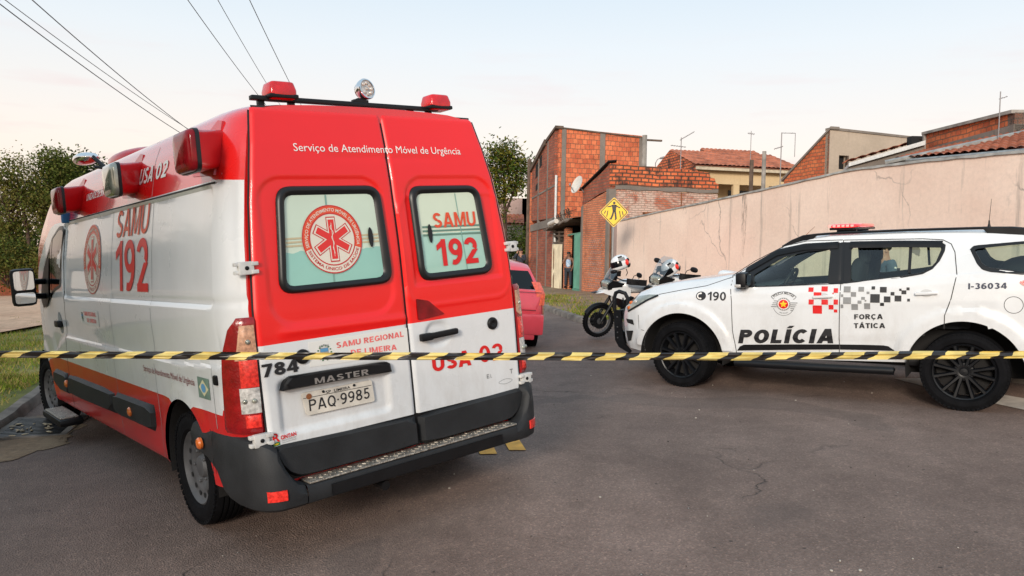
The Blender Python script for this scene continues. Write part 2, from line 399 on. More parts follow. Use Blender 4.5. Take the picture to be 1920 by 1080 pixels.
M['thin_brick'] = brick_mat('thin_brick', 0.25, 0.105, 0.014, (0.40, 0.11, 0.06), (0.27, 0.062, 0.035), (0.21, 0.12, 0.085), soot=0.3)
M['rough_brick'] = brick_mat('rough_brick', 0.26, 0.125, 0.022, (0.74, 0.19, 0.07), (0.54, 0.105, 0.04), (0.12, 0.065, 0.04), soot=0.85)
M['front_brick'] = brick_mat('front_brick', 0.24, 0.075, 0.013, (0.74, 0.24, 0.11), (0.56, 0.15, 0.07), (0.36, 0.19, 0.12), soot=0.3)
M['washed_brick'] = brick_mat('whitewashed_brick', 0.22, 0.075, 0.014, (0.50, 0.155, 0.08), (0.40, 0.10, 0.055), (0.27, 0.16, 0.12), wash=(0.62, 0.47, 0.39))
M['orange_brick'] = brick_mat('orange_brick', 0.20, 0.105, 0.012, (0.64, 0.17, 0.06), (0.47, 0.095, 0.035), (0.24, 0.11, 0.06), soot=0.15)
M['tile'] = mat('roof_tile', (0.38, 0.125, 0.068), 0.9, var=0.4, vscale=2.4, bump=0.5, bscale=12)
M['galv_roof'] = mat('grey_zinc', (0.30, 0.30, 0.29), 0.5, metal=0.4, var=0.3)
M['cream_metal'] = mat('cream_painted_metal', (0.62, 0.53, 0.38), 0.55, var=0.2, vscale=2.5)
M['green_metal'] = mat('green_painted_metal', (0.085, 0.24, 0.175), 0.5, var=0.2, vscale=2.5)
M['rust'] = mat('rust', (0.20, 0.07, 0.025), 0.9, var=0.5)
M['wood'] = mat('old_wood', (0.11, 0.075, 0.055), 0.9, var=0.4, vscale=5)
M['skin'] = mat('skin', (0.40, 0.205, 0.135), 0.55)
M['skin_dark'] = mat('skin_dark', (0.22, 0.105, 0.065), 0.55)
M['hair'] = mat('hair', (0.012, 0.010, 0.009), 0.7)
M['uniform'] = mat('uniform_cloth', (0.075, 0.105, 0.145), 0.9, var=0.15, vscale=9)
M['vest'] = mat('vest_cloth', (0.055, 0.075, 0.090), 0.9, var=0.2, vscale=12)
M['jeans'] = mat('dark_trousers', (0.025, 0.03, 0.042), 0.9, var=0.2)
M['sign_yellow'] = mat('sign_yellow', (0.80, 0.50, 0.01), 0.45, var=0.05)
M['sign_black'] = mat('sign_black', (0.012, 0.012, 0.012), 0.5)
M['sign_back'] = mat('sign_grey_metal', (0.30, 0.30, 0.30), 0.5, metal=0.6)
M['wire'] = mat('cable', (0.09, 0.08, 0.085), 0.7)
M['antenna'] = mat('antenna_metal', (0.26, 0.24, 0.24), 0.6, metal=0.4, var=0.2)
M['pink_car'] = mat('pinkish_red_car_paint', (0.72, 0.065, 0.09), 0.30, coat=0.8, var=0.05)
M['helmet_white'] = mat('helmet_white', (0.72, 0.72, 0.72), 0.25, coat=0.8, var=0.05)
# ------------------------------------------------------------------ mesh helpers
class MB:
    """collects vertices and faces, then links them as ONE mesh object"""
    def __init__(s):
        s.v, s.f, s.m, s.uv = [], [], [], {}
    def add(s, vs, fs, mi=0):
        o = len(s.v)
        s.v += [Vector(x) for x in vs]
        for f in fs:
            s.f.append(tuple(i + o for i in f)); s.m.append(mi)
        return o
    def box(s, c, h, mi=0, rot=None):
        c = Vector(c); vs = []
        for dx in (-1, 1):
            for dy in (-1, 1):
                for dz in (-1, 1):
                    p = Vector((dx * h[0], dy * h[1], dz * h[2]))
                    if rot: p = rot @ p
                    vs.append(c + p)
        s.add(vs, [(0, 1, 3, 2), (4, 6, 7, 5), (0, 4, 5, 1), (2, 3, 7, 6), (0, 2, 6, 4), (1, 5, 7, 3)], mi)
    def bbox(s, c, h, bev, mi=0, rot=None):
        """box with chamfered edges"""
        bm = bmesh.new(); bmesh.ops.create_cube(bm, size=2.0)
        for v in bm.verts: v.co = Vector((v.co.x * h[0], v.co.y * h[1], v.co.z * h[2]))
        bmesh.ops.bevel(bm, geom=bm.edges[:], offset=min(bev, min(h) * 0.95), segments=2, affect='EDGES', profile=0.6)
        s.bm(bm, Matrix.Translation(Vector(c)) @ (rot.to_4x4() if rot else Matrix()), mi)
    def bm(s, bm, mtx, mi=0):
        bm.verts.index_update()
        s.add([mtx @ v.co for v in bm.verts], [tuple(v.index for v in f.verts) for f in bm.faces], mi); bm.free()
    def sell(s, c, h, e=0.5, mi=0, rot=None, nu=20, nv=12, shape=None):
        """superellipsoid: e=1 a sphere, e small a rounded box"""
        c = Vector(c); vs = []
        sg = lambda a, p: math.copysign(abs(a) ** p, a)
        for j in range(nv + 1):
            ph = -math.pi / 2 + math.pi * j / nv
            for i in range(nu):
                th = 2 * math.pi * i / nu
                p = Vector((h[0] * sg(math.cos(ph), e) * sg(math.cos(th), e), h[1] * sg(math.cos(ph), e) * sg(math.sin(th), e), h[2] * sg(math.sin(ph), e)))
                if shape: p = shape(p)
                if rot: p = rot @ p
                vs.append(c + p)
        fs = [(j * nu + i, j * nu + (i + 1) % nu, (j + 1) * nu + (i + 1) % nu, (j + 1) * nu + i) for j in range(nv) for i in range(nu)]
        s.add(vs, fs, mi)
    def tube(s, pts, r, n=8, mi=0, cap=True):
        pts = [Vector(p) for p in pts]; rs = r if isinstance(r, (list, tuple)) else [r] * len(pts)
        vs = []; up = None
        for k, p in enumerate(pts):
            d = (pts[min(k + 1, len(pts) - 1)] - pts[max(k - 1, 0)]).normalized()
            if up is None: up = d.orthogonal().normalized()
            else: up = (up - d * up.dot(d)).normalized()
            sd = d.cross(up)
            for i in range(n):
                a = 2 * math.pi * i / n
                vs.append(p + (up * math.cos(a) + sd * math.sin(a)) * rs[k])
        fs = [(k * n + i, k * n + (i + 1) % n, (k + 1) * n + (i + 1) % n, (k + 1) * n + i) for k in range(len(pts) - 1) for i in range(n)]
        if cap: fs += [tuple(range(n - 1, -1, -1)), tuple((len(pts) - 1) * n + i for i in range(n))]
        s.add(vs, fs, mi)
    def lathe(s, prof, n=32, c=(0, 0, 0), ax='y', mi=0, rot=None):
        """prof: (axial, radius) pairs; ax is the axis of turning"""
        c = Vector(c); vs = []
        for a, r in prof:
            for i in range(n):
                t = 2 * math.pi * i / n; u, w = r * math.cos(t), r * math.sin(t)
                p = Vector((u, a, w)) if ax == 'y' else (Vector((a, u, w)) if ax == 'x' else Vector((u, w, a)))
                if rot: p = rot @ p
                vs.append(c + p)
        s.add(vs, [(k * n + i, k * n + (i + 1) % n, (k + 1) * n + (i + 1) % n, (k + 1) * n + i) for k in range(len(prof) - 1) for i in range(n)], mi)
    def prism(s, poly, fn, d0, d1, mi=0):
        """2-D outline extruded between two offsets of fn(a, b, offset)"""
        n = len(poly)
        vs = [fn(a, b, d0) for a, b in poly] + [fn(a, b, d1) for a, b in poly]
        fs = [tuple(range(n)), tuple(range(2 * n - 1, n - 1, -1))] + [(i, (i + 1) % n, n + (i + 1) % n, n + i) for i in range(n)]
        s.add(vs, fs, mi)
    def disc(s, poly, fn, off, rings=3, mi=0):
        """star-shaped outline filled with rings so that it follows a curved surface"""
        cx = sum(p[0] for p in poly) / len(poly); cy = sum(p[1] for p in poly) / len(poly); n = len(poly)
        vs = [fn(cx, cy, off)]
        for k in range(1, rings + 1):
            f = k / rings
            vs += [fn(cx + (a - cx) * f, cy + (b - cy) * f, off) for a, b in poly]
        fs = [(0, 1 + i, 1 + (i + 1) % n) for i in range(n)]
        for k in range(rings - 1):
            o = 1 + k * n
            fs += [(o + i, o + n + i, o + n + (i + 1) % n, o + (i + 1) % n) for i in range(n)]
        s.add(vs, fs, mi)
    def ring(s, outer, inner, fn, off, mi=0, n=96, off_in=None, mid=None):
        cx = sum(p[0] for p in inner) / len(inner); cy = sum(p[1] for p in inner) / len(inner)
        A = ray_poly(outer, cx, cy, n); B = ray_poly(inner, cx, cy, n)
        if off_in is None: off_in = off
        loops = [[fn(a, b, off) for a, b in A]]
        if mid is not None:
            loops.append([fn(a + (c - a) * .25, b + (d - b) * .25, mid) for (a, b), (c, d) in zip(A, B)])
            loops.append([fn(a + (c - a) * .6, b + (d - b) * .6, mid) for (a, b), (c, d) in zip(A, B)])
        else:
            loops.append([fn((a + c) / 2, (b + d) / 2, (off + off_in) / 2) for (a, b), (c, d) in zip(A, B)])
        loops.append([fn(c, d, off_in) for c, d in B])
        vs = sum(loops, [])
        s.add(vs, [(k * n + i, k * n + (i + 1) % n, (k + 1) * n + (i + 1) % n, (k + 1) * n + i) for k in range(len(loops) - 1) for i in range(n)], mi)
    def ring5(s, outer, inner, fn, off, lip, n=140, mi=0):
        cx = sum(p[0] for p in inner) / len(inner); cy = sum(p[1] for p in inner) / len(inner)
        A = ray_poly(outer, cx, cy, n); B = ray_poly(inner, cx, cy, n)
        loops = [[fn(a + (c - a) * f, b + (d - b) * f, o) for (a, b), (c, d) in zip(A, B)] for f, o in ((0, -.004), (.04, off * .7), (.12, off), (.3, off), (.5, off), (.7, off), (.9, off), (1, off), (1.0, lip))]
        s.add(sum(loops, []), [(k * n + i, k * n + (i + 1) % n, (k + 1) * n + (i + 1) % n, (k + 1) * n + i) for k in range(len(loops) - 1) for i in range(n)], mi)
    def ribbon(s, line, w, fn, off, mi=0, step=0.05):
        pts = resample(line, step); vs = []
        for k, (a, b) in enumerate(pts):
            p, q = pts[max(k - 1, 0)], pts[min(k + 1, len(pts) - 1)]
            dx, dy = q[0] - p[0], q[1] - p[1]; L = math.hypot(dx, dy) or 1
            vs += [fn(a - dy / L * w / 2, b + dx / L * w / 2, off), fn(a + dy / L * w / 2, b - dx / L * w / 2, off)]
        s.add(vs, [(2 * k, 2 * k + 1, 2 * k + 3, 2 * k + 2) for k in range(len(pts) - 1)], mi)
    def grid(s, rows, mi=0, close=False):
        n = len(rows[0]); vs = sum([list(r) for r in rows], [])
        m = n if close else n - 1
        fs = [(k * n + i, k * n + (i + 1) % n, (k + 1) * n + (i + 1) % n, (k + 1) * n + i) for k in range(len(rows) - 1) for i in range(m)]
        return s.add(vs, fs, mi)
    def build(s, name, mats, parent=None, smooth=35.0, fix=True, uv=False):
        me = bpy.data.meshes.new(name)
        me.from_pydata([tuple(v) for v in s.v], [], s.f)
        ms = mats if isinstance(mats, (list, tuple)) else [mats]
        for m in ms: me.materials.append(m)
        if len(ms) > 1: me.polygons.foreach_set('material_index', s.m)
        if fix:
            bm = bmesh.new(); bm.from_mesh(me)
            bmesh.ops.recalc_face_normals(bm, faces=bm.faces[:]); bm.to_mesh(me); bm.free()
        if smooth:
            me.polygons.foreach_set('use_smooth', [True] * len(me.polygons))
            me.set_sharp_from_angle(angle=R(smooth))
        if uv: box_uv(me)
        me.update()
        o = bpy.data.objects.new(name, me); COL.objects.link(o)
        if parent: o.parent = parent
        return o

def box_uv(me):
    """metre-sized UVs: along the face's horizontal direction and up it"""
    l = me.uv_layers.new(name='UVMap')
    co = np.empty(len(me.vertices) * 3); me.vertices.foreach_get('co', co); co = co.reshape(-1, 3)
    out = np.empty((len(me.loops), 2))
    for p in me.polygons:
        n = p.normal
        if abs(n.z) > 0.8: a, b = Vector((1, 0, 0)), Vector((0, 1, 0))
        else:
            a = Vector((-n.y, n.x, 0)).normalized(); b = Vector((0, 0, 1))
            if abs(n.z) > 0.1: b = n.cross(a)
        for li in p.loop_indices:
            c = co[me.loops[li].vertex_index]
            out[li] = (a.x * c[0] + a.y * c[1] + a.z * c[2], b.x * c[0] + b.y * c[1] + b.z * c[2])
    l.data.foreach_set('uv', out.ravel())

def resample(line, step):
    out = []
    for (a, b), (c, d) in zip(line, line[1:]):
        n = max(1, int(math.ceil(math.hypot(c - a, d - b) / step)))
        out += [(a + (c - a) * k / n, b + (d - b) * k / n) for k in range(n)]
    return out + [line[-1]]

def rounded(poly, r, seg=5):
    out = []; n = len(poly)
    for i in range(n):
        p, a, b = Vector(poly[i]), Vector(poly[i - 1]), Vector(poly[(i + 1) % n])
        u, w = (a - p), (b - p); rr = min(r if not isinstance(r, (list, tuple)) else r[i], u.length * .49, w.length * .49)
        p0, p1 = p + u.normalized() * rr, p + w.normalized() * rr
        for k in range(seg + 1):
            t = k / seg
            q = p0 * (1 - t) ** 2 + p * 2 * t * (1 - t) + p1 * t * t
            out.append((q.x, q.y))
    return out

def dens(poly, step):
    return resample(list(poly) + [poly[0]], step)[:-1]

def ray_poly(poly, cx, cy, n):
    out = []
    for k in range(n):
        t = 2 * math.pi * k / n; dx, dy = math.cos(t), math.sin(t); best = None
        for i in range(len(poly)):
            (ax, ay), (bx, by) = poly[i], poly[(i + 1) % len(poly)]
            ex, ey = bx - ax, by - ay; den = dx * ey - dy * ex
            if abs(den) < 1e-12: continue
            s_ = ((ax - cx) * ey - (ay - cy) * ex) / den; q = ((ax - cx) * dy - (ay - cy) * dx) / den
            if s_ > 0 and -1e-6 <= q <= 1 + 1e-6 and (best is None or s_ > best): best = s_
        best = best or 0.01
        out.append((cx + dx * best, cy + dy * best))
    return out

def inside(poly, x, y):
    c = False; n = len(poly)
    for i in range(n):
        (ax, ay), (bx, by) = poly[i], poly[i - 1]
        if (ay > y) != (by > y) and x < (bx - ax) * (y - ay) / (by - ay) + ax: c = not c
    return c

def near_poly(poly, x, y):
    best = (1e9, x, y); n = len(poly)
    for i in range(n):
        (ax, ay), (bx, by) = poly[i], poly[(i + 1) % n]
        ex, ey = bx - ax, by - ay; t = max(0, min(1, ((x - ax) * ex + (y - ay) * ey) / (ex * ex + ey * ey + 1e-12)))
        px_, py_ = ax + ex * t, ay + ey * t; d = math.hypot(px_ - x, py_ - y)
        if d < best[0]: best = (d, px_, py_)
    return best

def itp(x, tab):
    if x <= tab[0][0]: return tab[0][1]
    for (a, b), (c, d) in zip(tab, tab[1:]):
        if x <= c: return b + (d - b) * (x - a) / (c - a)
    return tab[-1][1]

def sstep(a, b, x):
    t = max(0.0, min(1.0, (x - a) / (b - a))); return t * t * (3 - 2 * t)

def sd_rrect(x, y, cx, cy, hx, hy, r):
    qx, qy = abs(x - cx) - hx + r, abs(y - cy) - hy + r
    return math.hypot(max(qx, 0), max(qy, 0)) + min(max(qx, qy), 0) - r

TEXT_CACHE = {}
def text_geo(body, bold=0.0, shear=0.0, space=1.0, align='LEFT'):
    key = (body, bold, shear, space)
    if key in TEXT_CACHE: return TEXT_CACHE[key]
    cu = bpy.data.curves.new('text_tmp', 'FONT'); cu.body = body; cu.size = 1.0; cu.offset = bold; cu.shear = shear
    cu.space_character = space; cu.resolution_u = 3
    o = bpy.data.objects.new('text_tmp', cu); COL.objects.link(o)
    dg = bpy.context.evaluated_depsgraph_get(); dg.update()
    me = bpy.data.meshes.new_from_object(o.evaluated_get(dg))
    vs = [(v.co.x, v.co.y) for v in me.vertices]; fs = [tuple(p.vertices) for p in me.polygons]
    bpy.data.objects.remove(o); bpy.data.curves.remove(cu); bpy.data.meshes.remove(me)
    TEXT_CACHE[key] = (vs, fs)
    return vs, fs
CAP = [None]
def cap_h():
    if CAP[0] is None:
        vs, _ = text_geo('H'); CAP[0] = max(v[1] for v in vs) - min(v[1] for v in vs)
    return CAP[0]

def put_text(mb, body, a0, b0, a1, h, fn, off, mi=0, bold=0.0, shear=0.0, space=1.0, b1=None, bow=0.0):
    """text from (a0, b0) running to a1 (may run towards smaller a), capital height h, on the surface fn"""
    vs, fs = text_geo(body, bold, shear, space)
    x0, x1 = min(v[0] for v in vs), max(v[0] for v in vs)
    b1 = b0 if b1 is None else b1
    k = h / cap_h(); pts = []
    for x, y in vs:
        f = (x - x0) / (x1 - x0)
        pts.append(fn(a0 + (a1 - a0) * f, b0 + (b1 - b0) * f + y * k + bow * 4 * f * (1 - f), off))
    mb.add(pts, fs, mi)

def arc_text(mb, body, cx, cy, r, a_from, a_to, h, fn, off, mi=0, bold=0.0, flip=1, sx=1.0, sy=1.0):
    """text round a circle; angles in degrees clockwise from the top as the reader sees it; flip=-1 mirrors the reading direction on the surface's first axis"""
    vs, fs = text_geo(body, bold)
    x0, x1 = min(v[0] for v in vs), max(v[0] for v in vs); k = h / cap_h(); pts = []
    bottom = a_to < a_from
    for x, y in vs:
        f = (x - x0) / (x1 - x0); t = R(a_from + (a_to - a_from) * f)
        rr = r + (-y if bottom else y) * k
        pts.append(fn(cx + flip * rr * math.sin(t) * sx, cy + rr * math.cos(t) * sy, off))
    mb.add(pts, fs, mi)

def empty(name, mtx=None, loc=None, rz=0.0):
    o = bpy.data.objects.new(name, None); COL.objects.link(o); o.empty_display_size = 0.3
    if mtx is not None: o.matrix_world = mtx
    elif loc is not None: o.matrix_world = Matrix.Translation(Vector(loc)) @ Matrix.Rotation(rz, 4, 'Z')
    return o

def tag(o, label=None, cat=None, group=None, kind=None):
    if label: o['label'] = label
    if cat: o['category'] = cat
    if group: o['group'] = group
    if kind: o['kind'] = kind
    return o

def mtx3(rows, t):
    return Matrix((tuple(rows[0]) + (t[0],), tuple(rows[1]) + (t[1],), tuple(rows[2]) + (t[2],), (0, 0, 0, 1)))

def wc(x, y, z):
    """camera-frame metres (right, forward, up) to the world"""
    return CQ @ Vector((x, y, z)) + Vector((0, 0, 1.6))

def copy_tree(o, parent=None):
    c = o.copy(); COL.objects.link(c)
    if parent: c.parent = parent
    for ch in list(o.children): copy_tree(ch, c)
    return c

def skin(name, nodes, edges, m, parent=None, sub=1, root=0):
    """one continuous surface grown round joints: nodes = [(x, y, z, radius)]"""
    me = bpy.data.meshes.new(name)
    me.from_pydata([n[:3] for n in nodes], edges, [])
    o = bpy.data.objects.new(name, me); COL.objects.link(o)
    sk = o.modifiers.new('skin', 'SKIN'); sk.use_smooth_shade = True
    for i, n in enumerate(nodes):
        r = n[3]; me.skin_vertices[0].data[i].radius = (r, r) if not isinstance(r, tuple) else r
        me.skin_vertices[0].data[i].use_root = (i == root)
    ss = o.modifiers.new('sub', 'SUBSURF'); ss.levels = ss.render_levels = sub
    dg = bpy.context.evaluated_depsgraph_get(); dg.update()
    me2 = bpy.data.meshes.new_from_object(o.evaluated_get(dg)); me2.name = name
    me2.materials.clear(); me2.materials.append(m)
    me2.polygons.foreach_set('use_smooth', [True] * len(me2.polygons))
    bpy.data.objects.remove(o); bpy.data.meshes.remove(me)
    o2 = bpy.data.objects.new(name, me2); COL.objects.link(o2)
    if parent: o2.parent = parent
    return o2

# wheels: axis along y, outer face towards +y
def wheel(parent, loc, r, w, rim_r, kind, steer=0.0, side=1):
    e = empty('wheel'); e.parent = parent
    e.matrix_local = Matrix.Translation(Vector(loc)) @ Matrix.Rotation(steer, 4, 'Z') @ (Matrix.Rotation(math.pi, 4, 'Z') if side < 0 else Matrix())
    mb = MB(); h = w / 2
    prof = [(-h * .75, rim_r), (-h * .95, rim_r + .02), (-h, (r + rim_r) / 2), (-h * .93, r - .03), (-h * .82, r - .006), (-h * .6, r)]
    for g in (-.45, -.15, .15, .45):
        prof += [(g * h - .006, r), (g * h - .004, r - .009), (g * h + .004, r - .009), (g * h + .006, r)]
    prof += [(h * .6, r), (h * .82, r - .006), (h * .93, r - .03), (h * .985, r - .055), (h, (r + rim_r) / 2), (h * .985, (r + rim_r) / 2 - .012), (h * .95, rim_r + .018), (h * .75, rim_r)]
    mb.lathe(prof, 56)
    for k in range(56):                       # shoulder blocks
        t = 2 * math.pi * k / 56
        c = Vector((math.cos(t) * (r - .018), h * .86, math.sin(t) * (r - .018)))
        mb.box(c, (.010, .012, .013), rot=Matrix.Rotation(-t, 3, 'Y'))
    mb.build('tyre', M['rubber'], e)
    mb = MB()
    if kind == 'steel':
        mb.lathe([(-h * .7, rim_r), (h * .78, rim_r + .004), (h * .84, rim_r - .004), (h * .70, rim_r - .018), (h * .60, rim_r - .03), (h * .56, rim_r - .055), (h * .62, rim_r - .075), (h * .60, rim_r - .10), (h * .40, .085), (h * .36, .078), (h * .62, .062), (h * .64, .05), (h * .64, 0.001)], 48)
        for k in range(14):
            t = 2 * math.pi * k / 14
            mb.lathe([(h * .585, .0165), (h * .592, .0165), (h * .592, .001)], 10, c=(math.cos(t) * (rim_r - .05), 0.004, math.sin(t) * (rim_r - .05)), mi=1)
        for k in range(5):
            t = 2 * math.pi * k / 5
            mb.lathe([(h * .36, .011), (h * .62, .010), (h * .66, .006), (h * .66, .001)], 8, c=(math.cos(t) * .098, 0, math.sin(t) * .098), mi=0)
        mb.build('rim', [M['steel'], M['hole']], e)
    else:
        mb.lathe([(-h * .7, rim_r - .004), (-h * .2, rim_r - .025), (h * .5, rim_r - .02), (h * .80, rim_r + .002), (h * .86, rim_r - .004), (h * .80, rim_r - .016), (h * .5, rim_r - .022)], 56)
        mb.lathe([(-h * .1, rim_r - .03), (-h * .1, .04)], 40, mi=1)
        for k in range(6):
            t0 = 2 * math.pi * k / 6 + R(30)
            for d in (-1, 1):
                t1 = t0 + d * R(17); p0 = Vector((math.cos(t0 + d * R(20)) * .060, h * .62, math.sin(t0 + d * R(20)) * .060)); p1 = Vector((math.cos(t1) * (rim_r - .012), h * .74, math.sin(t1) * (rim_r - .012)))
                dv = (p1 - p0).normalized(); sd = dv.cross(Vector((0, 1, 0))).normalized()
                vs = []
                for p, ww in ((p0, .020), (p0.lerp(p1, .5), .015), (p1, .021)):
                    vs += [p - sd * ww, p + sd * ww, p + sd * ww * .55 + Vector((0, .014, 0)), p - sd * ww * .55 + Vector((0, .014, 0)), p - sd * ww - Vector((0, .04, 0)), p + sd * ww - Vector((0, .04, 0))]
                fs = []
                for q in (0, 6): fs += [(q + 3, q + 2, q + 8, q + 9), (q + 2, q + 1, q + 7, q + 8), (q + 0, q + 3, q + 9, q + 6), (q + 1, q + 5, q + 11, q + 7), (q + 4, q, q + 6, q + 10)]
                mb.add(vs, fs)
        mb.lathe([(h * .3, .095), (h * .62, .085), (h * .66, .06), (h * .60, .038), (h * .70, .034), (h * .72, .001)], 30)
        for k in range(6):
            t = 2 * math.pi * k / 6
            mb.lathe([(h * .6, .010), (h * .70, .009), (h * .71, .001)], 8, c=(math.cos(t) * .070, 0, math.sin(t) * .070), mi=2)
        mb.build('rim', [M['black_metal'], M['hole'], M['steel']], e)
    return e
# ------------------------------------------------------------------ heavy block lettering drawn stroke by stroke
def glyph(ch, s):
    """returns (width, strokes); a stroke is two rails of points, capital height 1, stroke weight s"""
    h = s / 2; S = []
    def V(x0, y0, x1, y1, k=1.0):
        w = h * k * math.hypot(x1 - x0, y1 - y0) / max(abs(y1 - y0), .05)
        S.append(([(x0 - w, y0), (x1 - w, y1)], [(x0 + w, y0), (x1 + w, y1)]))
    def Hb(x0, x1, y): S.append(([(x0, y - h * .9), (x1, y - h * .9)], [(x0, y + h * .9), (x1, y + h * .9)]))
    def A(cx, cy, rx, ry, a0, a1):
        n = max(6, int(abs(a1 - a0) / 14)); o, i = [], []
        for k in range(n + 1):
            t = R(a0 + (a1 - a0) * k / n); o.append((cx + rx * math.cos(t), cy + ry * math.sin(t))); i.append((cx + max(.01, rx - s) * math.cos(t), cy + max(.01, ry - s * .92) * math.sin(t)))
        S.append((o, i))
    base = {'Í': 'I', 'Á': 'A', 'Ç': 'C', 'Ã': 'A'}.get(ch, ch); w = .72
    if base == 'A': w = .84; V(h, 0, .40, 1, 1); V(w - h, 0, .44, 1, 1); Hb(.22, .62, .28)
    elif base == 'C': w = .76; A(.40, .5, .40, .5, 42, 318)
    elif base == 'D': w = .76; V(h, 0, h, 1); Hb(h, .34, 1 - h * .9); Hb(h, .34, h * .9); A(.34, .5, .40, .5, -90, 90)
    elif base == 'E': w = .66; V(h, 0, h, 1); [Hb(h, .62, y) for y in (h * .9, 1 - h * .9)]; Hb(h, .57, .51)
    elif base == 'F': w = .62; V(h, 0, h, 1); Hb(h, .60, 1 - h * .9); Hb(h, .54, .50)
    elif base == 'G': w = .80; A(.41, .5, .41, .5, 42, 340); Hb(.44, .80, .42); V(.80 - h, .12, .80 - h, .46)
    elif base == 'I': w = s; V(h, 0, h, 1)
    elif base == 'L': w = .60; V(h, 0, h, 1); Hb(h, .58, h * .9)
    elif base == 'M': w = .94; V(h, 0, h, 1); V(w - h, 0, w - h, 1); V(.16, 1, .47, .05, .72); V(w - .16, 1, .47, .05, .72)
    elif base == 'N': w = .78; V(h, 0, h, 1); V(w - h, 0, w - h, 1); V(.13, 1, w - .13, 0, .85)
    elif base == 'O': w = .82; A(.41, .5, .41, .5, 0, 360)
    elif base in 'PR':
        w = .70; V(h, 0, h, 1); Hb(h, .40, 1 - h * .9); Hb(h, .40, .44 + h * .9); A(.40, .72, .30, .28, -90, 90)
        if base == 'R': w = .74; V(.36, .45, .62, 0)
    elif base == 'Q': w = .82; A(.41, .5, .41, .5, 0, 360); V(.50, .26, .74, -.06, .8)
    elif base == 'S': w = .70; A(.35, .725, .33, .275, 25, 268); A(.35, .275, .35, .275 + s * .0, 92, -155)
    elif base == 'T': w = .66; V(.33, 0, .33, 1); Hb(0, .66, 1 - h * .9)
    elif base == 'U': w = .76; V(h, .36, h, 1); V(w - h, .36, w - h, 1); A(.38, .37, .38, .37, 180, 360)
    elif base == '0': w = .66; A(.33, .5, .33, .5, 0, 360)
    elif base == '1': w = .48; V(.36, 0, .36, 1); S.append(([(.30, .98), (.02, .78)], [(.30, .98 - s * 1.1), (.02, .78 - s * .95)]))
    elif base == '2': w = .66; A(.33, .70, .32, .30, 168, -38); V(.54, .54, .14, .12, .95); Hb(.02, .65, h * .9)
    elif base == '3': w = .66; A(.32, .735, .30, .265, 150, -90); A(.32, .28, .33, .28, 90, -152)
    elif base == '4': w = .70; V(.50, 0, .50, 1); Hb(.0, .70, .29); V(.44, .98, .10, .30, .8)
    elif base == '5': w = .66; Hb(.13, .60, 1 - h * .9); V(.17, .46, .21, 1); A(.32, .33, .33, .33, 132, -152)
    elif base == '6': w = .66; A(.33, .32, .33, .32, 0, 360); A(.43, .42, .43, .58, 72, 182)
    elif base == '9': w = .66; A(.33, .68, .33, .32, 0, 360); A(.23, .58, .43, .58, -108, 2)
    elif base == '7': w = .64; Hb(.02, .62, 1 - h * .9); V(.52, 1 - s * .5, .22, 0)
    elif base == '8': w = .66; A(.33, .735, .295, .265, 0, 360); A(.33, .28, .33, .28, 0, 360)
    elif base == '-': w = .34; Hb(0, .34, .40)
    elif base == '·': w = .20; Hb(.02, .18, .50)
    elif base == ' ': w = .26
    if ch in 'ÍÁ': V(w / 2 - .03, 1.07, w / 2 + .10, 1.24, .8)
    if ch == 'Ç': V(.42, -.02, .36, -.20, .6)
    return w, S

def block_text(mb, body, a0, b0, a1, h, fn, off, mi=0, s=.2, shear=0.0, gap=.11, b1=None, step=.05):
    """block lettering fitted between a0 and a1 on the surface fn"""
    b1 = b0 if b1 is None else b1; x = 0.0; items = []
    for ch in body:
        w, S = glyph(ch, s)
        for A_, B_ in S: items.append((x, A_, B_))
        x += w + gap
    tot = x - gap; dk = 0
    for x0, A_, B_ in items:
        P = []
        for r in (A_, B_): P.append([(x0 + a, b) for a, b in r])
        if len(P[0]) == 2:
            L = max(math.hypot(P[0][1][0] - P[0][0][0], 0) * abs(a1 - a0) / tot, abs(P[0][1][1] - P[0][0][1]) * h); n = max(1, int(math.ceil(L / step)))
            P = [[(p[0][0] + (p[1][0] - p[0][0]) * k / n, p[0][1] + (p[1][1] - p[0][1]) * k / n) for k in range(n + 1)] for p in P]
        rows = []
        for f in (0, .5, 1.0):
            row = []
            for (pa, pb), (qa, qb) in zip(*P):
                u, v = pa + (qa - pa) * f, pb + (qb - pb) * f
                t = (u + shear * (v - .5) * h * tot / abs(a1 - a0)) / tot
                row.append(fn(a0 + (a1 - a0) * t, b0 + (b1 - b0) * t + v * h, off + .00025 * (dk % 4)))
            rows.append(row)
        dk += 1
        mb.grid(rows, mi)

def BT(parent, fn, off, m, *items, name='lettering'):
    for body, a0, b0, a1, h, kw in items:
        mb = MB(); block_text(mb, body, a0, b0, a1, h, fn, off, **kw); o = mb.build(name, m, parent, smooth=0, fix=False)
    return o
# ------------------------------------------------------------------ ground, road, verges
CONTACT = [(-1.801, 4.656, -.005), (-.497, 5.80, .072), (-4.646, 7.917, -.051), (-3.343, 9.062, .026), (4.448, 7.417, -.068), (5.333, 8.719, -.048), (2.101, 9.023, -.050), (2.986, 10.325, -.030)]
def base_z(x, y):
    return 0.0027 + 4.0 * math.tanh(0.04717 * x / 4.0)
_s = 1.15
_A = np.array([[math.exp(-((a[0] - b[0]) ** 2 + (a[1] - b[1]) ** 2) / (2 * _s * _s)) for b in CONTACT] for a in CONTACT])
_W = np.linalg.solve(_A + np.eye(8) * 1e-3, np.array([c[2] + 0.0027 + 0.04717 * c[0] - base_z(c[0], c[1]) for c in CONTACT]))
def gz(x, y):
    z = base_z(x, y)
    for (a, b, _), w in zip(CONTACT, _W):
        d2 = (x - a) ** 2 + (y - b) ** 2
        if d2 < 40: z += w * math.exp(-d2 / (2 * _s * _s))
    return z
